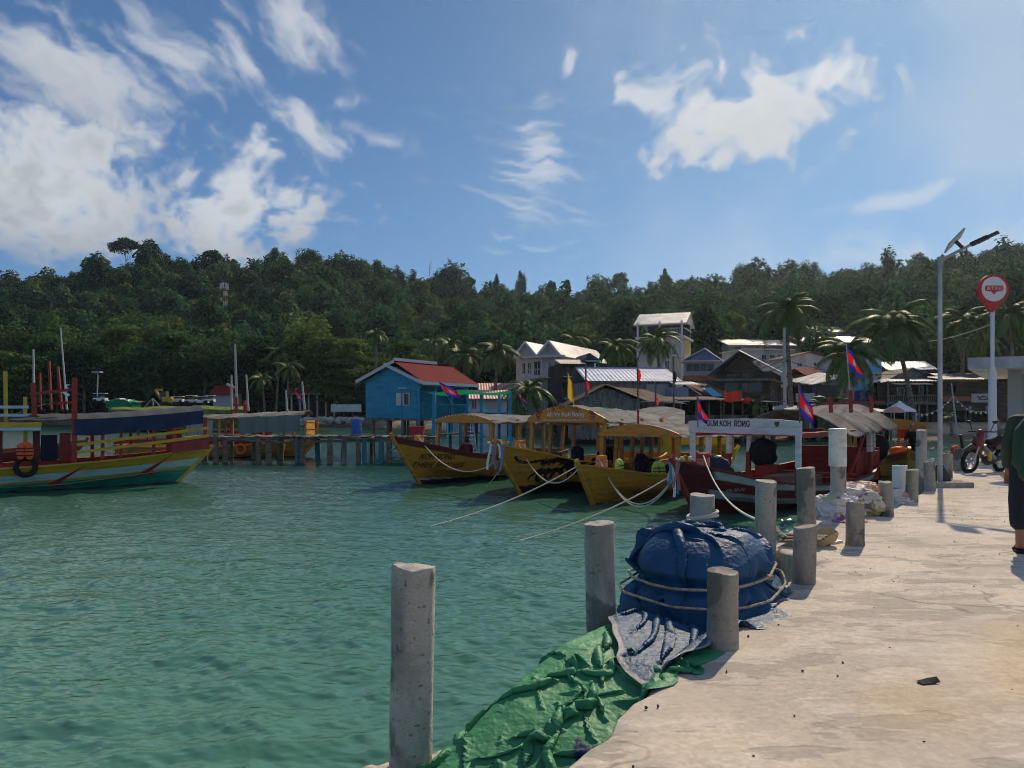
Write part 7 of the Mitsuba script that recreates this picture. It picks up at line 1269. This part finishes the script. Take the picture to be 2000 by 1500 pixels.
# sacks
vmat('sack_mat', .7, .3)
def sack(px, py, d, s, base, patch, seed, label, rz=0.0, z=None):
    v, f = lump(np.zeros(3), *s, seed, .30, 5); q = np.abs(meshkit.fbm(v * [7, 7, 9] + seed, 2, seed) - .5); nv = v / (np.linalg.norm(v, axis=1, keepdims=True) + 1e-9); v = v - nv * np.clip(.09 - q, 0, 1)[:, None] * .42 + nv * (meshkit.fbm(v * 22, 3, seed + 1) - .5)[:, None] * .012
    m = meshkit.fbm(v * 3.2 + seed * 1.7, 3, seed)[:, None]; m2 = meshkit.fbm(v * 6 + 9, 3, seed + 4)[:, None]; c = np.where(m > .53, np.array(patch), np.array(base)); c = np.where((m2 > .62), np.array([.16, .13, .16]) * 1.3, c); c = c * (.8 + .4 * meshkit.fbm(v * 14, 3, seed + 2))[:, None]
    p = pt(px, py, d) if z is None else z; obj('sack', (v, f), 'sack_mat', None, label, 'sack', 'old sacks heaped on the pier edge', smooth=True, color=np.clip(c, .01, .85), M=MOVE(*p, rz))
W_, PK, YE, ORA = (.62, .58, .55), (.55, .26, .36), (.50, .42, .16), (.62, .33, .18)
for q in [(1640, 1003, 10.9, (.30, .26, .26), W_, (.50, .46, .30), 1, 'big pale sack with printed patches, in front at the left of the heap'), (1618, 1002, 11.0, (.22, .24, .24), W_, (.40, .42, .40), 2, 'crumpled white sack at the far left of the heap'), (1655, 964, 11.5, (.26, .22, .16), W_, PK, 3, 'white and pink sack lying across the top of the heap'), (1690, 962, 11.6, (.20, .2, .16), ORA, W_, 4, 'orange tinted plastic sack at the top right of the heap'), (1645, 952, 11.7, (.14, .12, .11), (.55, .42, .38), W_, 5, 'small rolled pinkish sack topping the heap'), (1690, 985, 11.2, (.24, .22, .20), YE, W_, 6, 'yellowish sack in the middle right of the heap'), (1712, 1000, 11.3, (.18, .2, .15), PK, W_, 7, 'pink sack at the right foot of the heap'), (1662, 1025, 10.5, (.26, .2, .09), PK, (.35, .12, .26), 8, 'flat purple pink sack spilling out in front of the heap'), (1632, 1028, 10.5, (.24, .16, .07), W_, (.5, .45, .42), 9, 'flat white sack lying in front of the heap'), (1715, 968, 12.0, (.16, .16, .14), W_, PK, 10, 'white sack half behind the bollard at the end of the heap'), (1752, 968, 12.9, (.16, .16, .12), (.6, .3, .3), W_, 11, 'red striped sack between the last heap bollard and the blue pipe'), (1764, 980, 12.7, (.22, .14, .07), W_, (.3, .45, .5), 12, 'flat pale plastic bag beside the blue pipe foot'), (1665, 985, 11.3, (.28, .24, .24), W_, PK, 13, 'bulky grey white sack in the middle of the heap')]: sack(*q, rz=q[5][0] * 5 + q[6])
v, f = lathe([(.01, -.08), (.09, -.075), (.15, -.03), (.175, .05), (.17, .055), (.14, -.02), (.08, -.06), (.01, -.065)], 28); v[:, 2] += .02 * np.sin(np.arctan2(v[:, 1], v[:, 0]) * 3) + .25 * v[:, 0]; mat('straw', (.52, .38, .20), .8)
p = pt(1606, 1064, 8.66); obj('straw_basket', (v, f), 'straw', None, 'pale straw basket lying beside the second bollard', 'basket', smooth=40, M=MOVE(p[0], p[1], DECK + .08, .4))
p = pt(1628, 1063, 8.8); obj('cardboard_scrap', MB().box(-.09, .09, -.06, .06, 0, .03).box(-.02, .12, .08, .16, .0, .05), 'white_paint', None, 'torn white cardboard beside the straw basket', 'cardboard', M=MOVE(p[0], p[1], DECK, .6))
p = pt(1548, 1070, 8.7); k = thing('broken_crate', 'broken wooden crate end at the pier edge behind the second bollard', 'crate')
for i in range(3): obj('slat', MB().bar(st(4.0 + .13 * i, -.75, DECK + .05 + .02 * i), st(4.05 + .13 * i, -.30, DECK + .10), .10, .025), 'old_wood', k)
p = pt(1814, 1336, 4.24); obj('plastic_scrap', MB().sheet(np.array([[[-.06, -.02, .004], [-.06, .02, .012], [-.05, .035, .006]], [[.0, -.025, .006], [.0, .015, .022], [.01, .04, .008]], [[.05, -.03, .012], [.055, .0, .03], [.06, .03, .006]]]), .004), 'rubber', None, 'small scrap of black plastic lying on the concrete', 'litter', M=MOVE(p[0], p[1], DECK + .006, .3))
b = MB(); r = np.random.default_rng(77)
for i in range(90):
    s, t = r.uniform(-2.2, 9), r.uniform(0, 1) ** 1.6 * 3.2; b.add(*lump(st(s, t + .02, DECK + .004), *(r.uniform(.003, .009, 3)), i, .4, 1))
obj('grit', b, 'dark_grey', None, 'dark bits of grit and small stones scattered on the pier', 'grit', kind='stuff')
# mooring lines
def line(a, b, drop, r, lab, m='rope_mat', n=24): return obj('mooring_rope', MB().tube(sag(a, b, drop, n), r, 6), m, None, lab, 'rope', 'mooring ropes', smooth=True)
B1, B2, B3, BR = bx['first'], bx['dragon'], bx['plain'], bx['red']
tip = lambda B, x=0, z=.0: loc(B[1], [B[2].L + x, 0, float(B[2].sheer[-1]) + z])
wl = lambda px, py: pt(px, py, EYE * FOC / (py - HOR))
line(tip(B1, -1.45, .0), tip(B2, -.1, -.55), .75, .018, 'pale rope slung from the first mustard boat to the dragon boat stem', 'white_rope'); mat('white_rope', (.62, .56, .46), .9)
line(tip(B2, -1.45, .0), tip(B3, -.02, -.15), .80, .018, 'pale rope slung from the dragon boat to the plain orange boat stem', 'white_rope'); line(tip(B3, -1.45, .05), tip(BR, -.05, -.45), 1.05, .018, 'double pale rope slung from the plain orange boat to the red boat stem', 'white_rope'); line(tip(B3, -1.40, .07), tip(BR, -.04, -.42), 1.0, .016, 'second strand slung from the plain orange boat to the red boat stem', 'white_rope')
line(tip(B3, -.02, -.05), wl(560, 1066), .5, .017, 'long rope running from the plain orange boat stem down into the water', 'white_rope'); line(tip(BR, -.03, -.35), wl(745, 1098), .45, .017, 'long rope running from the red boat stem down into the water', 'white_rope'); line(tip(B2, -.2, -.9), wl(905, 990), .1, .014, 'short dark rope from the dragon boat stem to the water'); line(tip(B1, -.25, -.4), wl(560, 985), .25, .012, 'thin rope from the first mustard boat down to the water', 'dark_grey')
pl = pt(1496, 1020, 8.3); line(tip(BR, -1.5, .1), pl, .35, .016, 'rope from the red boat bow to the tall pile beside it', 'white_rope'); line(pl + [.1, 0, -.05], pt(1573, 1030, 9.75), .12, .014, 'slack rope between two tall piles', 'white_rope')
q = pt(1372, 1004, 7.05); b = MB(); [b.tube([[q[0] + .135 * math.cos(t), q[1] + .135 * math.sin(t), q[2] + dz + .03 * math.cos(t + ph)] for t in np.linspace(0, 6.3, 30)], .014, 6) for dz, ph in ((0, 0), (-.035, .8))]; obj('rope_loop', b, 'white_rope', None, 'rope looped twice round the pile behind the blue bundle', 'rope', smooth=True)
# ------------------------------------------------------------------ the small orange boat, the yellow boat beyond, two people
L = 7.5; M = MOVE(*(lambda t, a: (t[0] - a[0] * L, t[1] - a[1] * L))((pt(1775, 0, 26)[0], 26), (-.28, -.96)), 0, math.atan2(-.96, -.28)); k = thing('small_boat', 'small orange boat with an arched roof moored beyond the street lamp', 'boat'); H = Hull(L, 2.2, [.85, .8, .8, .95, 1.25, 1.5], -.4, .9, us=[0, .25, .5, .75, .9, 1])
H.build(k, M, lambda u, w, g: np.where(w[..., None] < .14, np.array([.26, .10, .05]), np.where(g[..., 2:] < .06, np.array([.02, .02, .02]), np.array([.42, .27, .07]))), 'orange_paint', rail='orange_paint', stem='orange_paint')
fr = cross_frame(4.3, 2.15, M); obj('arch', MB().prism(arch_poly(2.4, .22, .40), .10, fr), 'orange_paint', k); roof_net(k, M, -.1, 4.3, 2.4, 2.25, 2.30, .22, 3, m='orange_paint', sagv=.0)
for x in (4.3, 3.0, 1.5, .2):
    for s in (1, -1): obj('post', MB().bar([x, s * .98, .6], [x, s * 1.08, 2.3], .11), 'orange_paint', k, M=M)
for i in range(2): obj('bench', MB().box(1 + i * 1.5, 1.4 + i * 1.5, -1, 1, .6, .66), 'deck_wood', k, M=M)
pr = pt(1765, 842, 29.2)
for i in range(4): obj('life_jacket', lump(pr + [.11 * (i - 1.5), .0, -.02 * i], .06, .10, .26, i + 3, .08, 2), 'life_orange', None, ['leftmost', 'second', 'third', 'rightmost'][i] + ' orange life jacket hanging under the small orange boat roof', 'life jacket', 'orange jackets hung in the small boat', smooth=True)
bag(pt(1757, 884, 27.2), (.30, .22, .22), 'life_orange', 4, 'orange bundle on the bow of the small orange boat'); bag(pt(1866, 880, 29), (.14, .14, .18), 'life_orange', 6, 'orange float hung on the far side of the small orange boat', 'float', name='float')
def sitter(p, rz, shirt, label, s=1.0, lean=.12):
    k = thing('person', label, 'person'); Mx = MOVE(*p, rz, s); P_ = lambda *a: np.array(a, float)
    b = blob([[(P_(-.10, 0, .12), .11), (P_(-.13, .35, .14), .08), (P_(-.13, .42, -.28), .05), (P_(-.13, .50, -.33), .04)], [(P_(.10, 0, .12), .11), (P_(.13, .35, .14), .08), (P_(.13, .42, -.28), .05), (P_(.13, .50, -.33), .04)], [(P_(0, 0, .14), .14), (P_(0, lean * .5, .38), .13), (P_(0, lean, .58), .13)], [(P_(-.16, lean, .62), .07), (P_(.16, lean, .62), .07)], [(P_(0, lean, .66), .055), (P_(0, lean + .04, .76), .05)], [(P_(0, lean + .05, .84), .09), (P_(0, lean + .05, .90), .09)], [(P_(0, lean + .13, .83), .025), (P_(0, lean + .15, .83), .018)],
              [(P_(-.19, lean, .60), .055), (P_(-.25, lean + .08, .36), .04), (P_(-.16, lean + .28, .26), .035)], [(P_(.19, lean, .60), .055), (P_(.25, lean + .08, .36), .04), (P_(.16, lean + .28, .26), .035)], *[[(P_(sx * (.16 - .016 * i), lean + .30, .26), .014), (P_(sx * (.15 - .016 * i), lean + .37, .23), .010)] for sx in (-1, 1) for i in range(4)]], .035, 5)
    obj('body', b, 'skin', k, M=Mx, smooth=True); obj('shirt', blob([[(P_(0, 0, .16), .165), (P_(0, lean * .5, .38), .155), (P_(0, lean, .58), .15)], [(P_(-.17, lean, .62), .09), (P_(.17, lean, .62), .09)], [(P_(-.19, lean, .60), .075), (P_(-.245, lean + .06, .42), .065)], [(P_(.19, lean, .60), .075), (P_(.245, lean + .06, .42), .065)]], .035, 4), shirt, k, M=Mx, smooth=True)
    obj('trousers', blob([[(P_(-.10, 0, .12), .13), (P_(-.13, .35, .14), .10), (P_(-.13, .42, -.2), .075)], [(P_(.10, 0, .12), .13), (P_(.13, .35, .14), .10), (P_(.13, .42, -.2), .075)], [(P_(-.08, 0, .10), .14), (P_(.08, 0, .10), .14)]], .035, 4), 'navy_cloth', k, M=Mx, smooth=True); obj('hair', blob([[(P_(0, lean + .03, .92), .095), (P_(0, lean + .0, .86), .09)]], .03, 3), 'hair', k, M=Mx, smooth=True); return k
q = sitter(loc(B1[1], [7.9, .45, .80]), math.radians(25), 'maroon_shirt', 'person in a dark red shirt sitting on the first mustard boat, back turned', 1.0); mat('maroon_shirt', (.10, .012, .02), .85)
sitter(pt(1783, 878, 28.6), math.radians(150), 'black_cloth', 'person in black sitting in the small orange boat below the orange jackets', .95)
L = 8; M = world_boat(1440, 37, 10, L); k = thing('small_boat', 'bright yellow boat seen beyond the red boat through its posts', 'boat'); H = Hull(L, 2.4, [.8, .7, .7, .8, .95, 1.1], -.4, .8, nu=50, nw=24); mat('bright_yellow', (.70, .50, .02), .5)
H.build(k, M, lambda u, w, g: np.broadcast_to(np.array([.42, .28, .03]), g.shape).copy(), 'orange_paint', rail='yellow_paint', stem='bright_yellow'); obj('cabin', MB().box(4.6, 4.7, -1, 1, .7, 1.8).box(7.0, 7.1, -1, 1, .7, 1.9).box(4.6, 7.1, -1.02, -.95, 1.3, 1.75).box(4.5, 7.2, -1.1, 1.1, 1.9, 1.98), 'bright_yellow', k, M=M); obj('cabin_panel', MB().box(7.2, 7.3, -1.1, .2, .6, 2.0), 'yellow_paint', k, M=M)
for i, (B, x, y, z) in enumerate(((B2, 6.9, .9, .8), (B2, 5.6, -.6, 1.1), (B2, 6.6, -1.0, .9), (B2, 4.8, .5, 1.1), (B1, 6.5, -.8, .9), (B1, 7.3, -1.1, .85), (B3, 5.6, -.2, .8), (B3, 4.6, -1.0, .9))):
    bag(loc(B[1], [x, y, z]), (.26, .24, .34), ['black_cloth', 'navy_cloth', 'dark_grey'][i % 3], 30 + i, ['black bag beside the front bench', 'dark blue pack in the middle', 'grey bundle at the far gunwale', 'black bundle on the second bench', 'dark blue pack behind the front post', 'grey pack under the arch', 'black bag on the middle bench', 'dark blue bundle near the far posts'][i] + ' of the ' + {0: 'dragon boat', 1: 'first mustard boat', 2: 'plain orange boat'}[0 if B is B2 else 1 if B is B1 else 2])
for i, (x, y, z) in enumerate(((6.2, .75, 1.25), (5.2, .2, 1.25))): sitter(loc(B2[1], [x, y, .62]), math.radians(200 + 40 * i), 'black_cloth', ['person in black sitting near the front of the dragon boat', 'person in dark clothes sitting amidships in the dragon boat'][i])
net_ = obj('net_canopy', (lambda g: MB().sheet(g, .03))(np.array([[pt(1172 + 165 * s + 8 * t * math.sin(s * 3), 838 - 44 * math.sin((s * .86 + .1) * 2.3) * (.35 + .65 * t) + 12 * (1 - t) * s, 36 + 6 * t + 1.5 * s) for t in np.linspace(0, 1, 24)] for s in np.linspace(0, 1, 40)])[:, ::-1]), 'shade_net', None, 'sagging grey net canopy of a boat hidden behind the orange boats', 'canopy', smooth=50)
# ------------------------------------------------------------------ the wood on the hill: stuff
def forest():
    r = np.random.default_rng(31); G = {}
    kinds = [('deep', 4.6, 9, 22, 'round'), ('mid', 4.2, 8, 20, 'round'), ('olive', 3.6, 7, 18, 'round'), ('blue', 4.4, 10, 22, 'round'), ('deep', 5.4, 8, 26, 'umbrella'), ('mid', 3.4, 8.5, 16, 'round'), ('lime', 3.2, 6, 16, 'round'), ('brown', 3.6, 7, 18, 'round'), ('dark', 5.2, 9.5, 26, 'round'), ('pale', 4.0, 9, 16, 'round'), ('dark', 3.2, 11, 16, 'round')]
    kinds = [(a, b * 1.12, c * 1.15, d, e) for a, b, c, d, e in kinds]
    wt = np.array([.17, .17, .12, .13, .09, .07, .04, .03, .10, .04, .04])
    for lod, (cards, size) in enumerate(((3600, .36), (1600, .55))):
        for i, (hue, rad, hgt, lobes, st) in enumerate(kinds):
            v, f, c = crown(rad, hgt, lobes, cards, size, hue, 100 + i + 20 * lod, st)
            g = f'wood_tree_{lod}_{i}'
            scene[g] = {'type': 'shapegroup', 'crown': mikit.ply((v, f), 'leaf_mat', color=c)}
            G[lod, i] = g
    n = 0
    y = 150.0
    while y < 440:
        step = 5.0 + (y - 150) * .0085
        xs = np.arange(-.86 * y, .86 * y, step * 1.02)
        for x in xs:
            xx, yy = x + r.uniform(-.5, .5) * step, y + r.uniform(-.5, .5) * step
            c = float(coast(xx)); s = yy - c
            t = yy - (c + float(np.interp(xx, [-200, -60, 0, 30, 80, 140], [9, 12, 42, 60, 66, 50])))
            if t < 0: continue
            k = xx / yy * 380
            if yy > np.interp(k, RX, RD) + 14: continue
            if any((xx - a) ** 2 + (yy - b) ** 2 < q * q for a, b, q in CLEAR): continue
            i = r.choice(len(kinds), p=wt); lod = 0 if yy < 215 else 1
            sc = (.62 + .95 * r.random() ** 1.7) * (1.0 if yy < 330 else r.choice([.85, 1.0, 1.25]))
            z = float(ground_h(xx, yy)) - 1.0
            n += 1
            M = MOVE(xx, yy, z, r.random() * 6.28, sc); M[:3, 2] *= r.uniform(.85, 1.3)
            scene[f'forest__{n:04d}'] = {'type': 'instance', 'shapegroup': {'type': 'ref', 'id': G[lod, i]}, 'to_world': T(M)}
        y += step * .92
    say('forest', 'dense dark green tropical wood covering the hillside behind the village', 'wood', kind='stuff')
    print('wood trees', n)
CLEAR = [(a, b, c) for a, b, c in TREES] + CLEARINGS
forest()
# ------------------------------------------------------------------ the sea air
scene['air'] = {'type': 'homogeneous', 'albedo': tint((.72, .90, 1.0)), 'sigma_t': .00012, 'phase': {'type': 'hg', 'g': .7}}
scene['haze'] = {'type': 'cube', 'to_world': T().translate([0, 300, 58]).scale([580, 360, 62]), 'bsdf': {'type': 'null'}, 'interior': {'type': 'ref', 'id': 'air'}}
labels['haze'] = {'kind': 'stuff', 'label': 'thin bright sea haze over the harbour and hills'}
scene['camera']['medium'] = {'type': 'ref', 'id': 'air'}
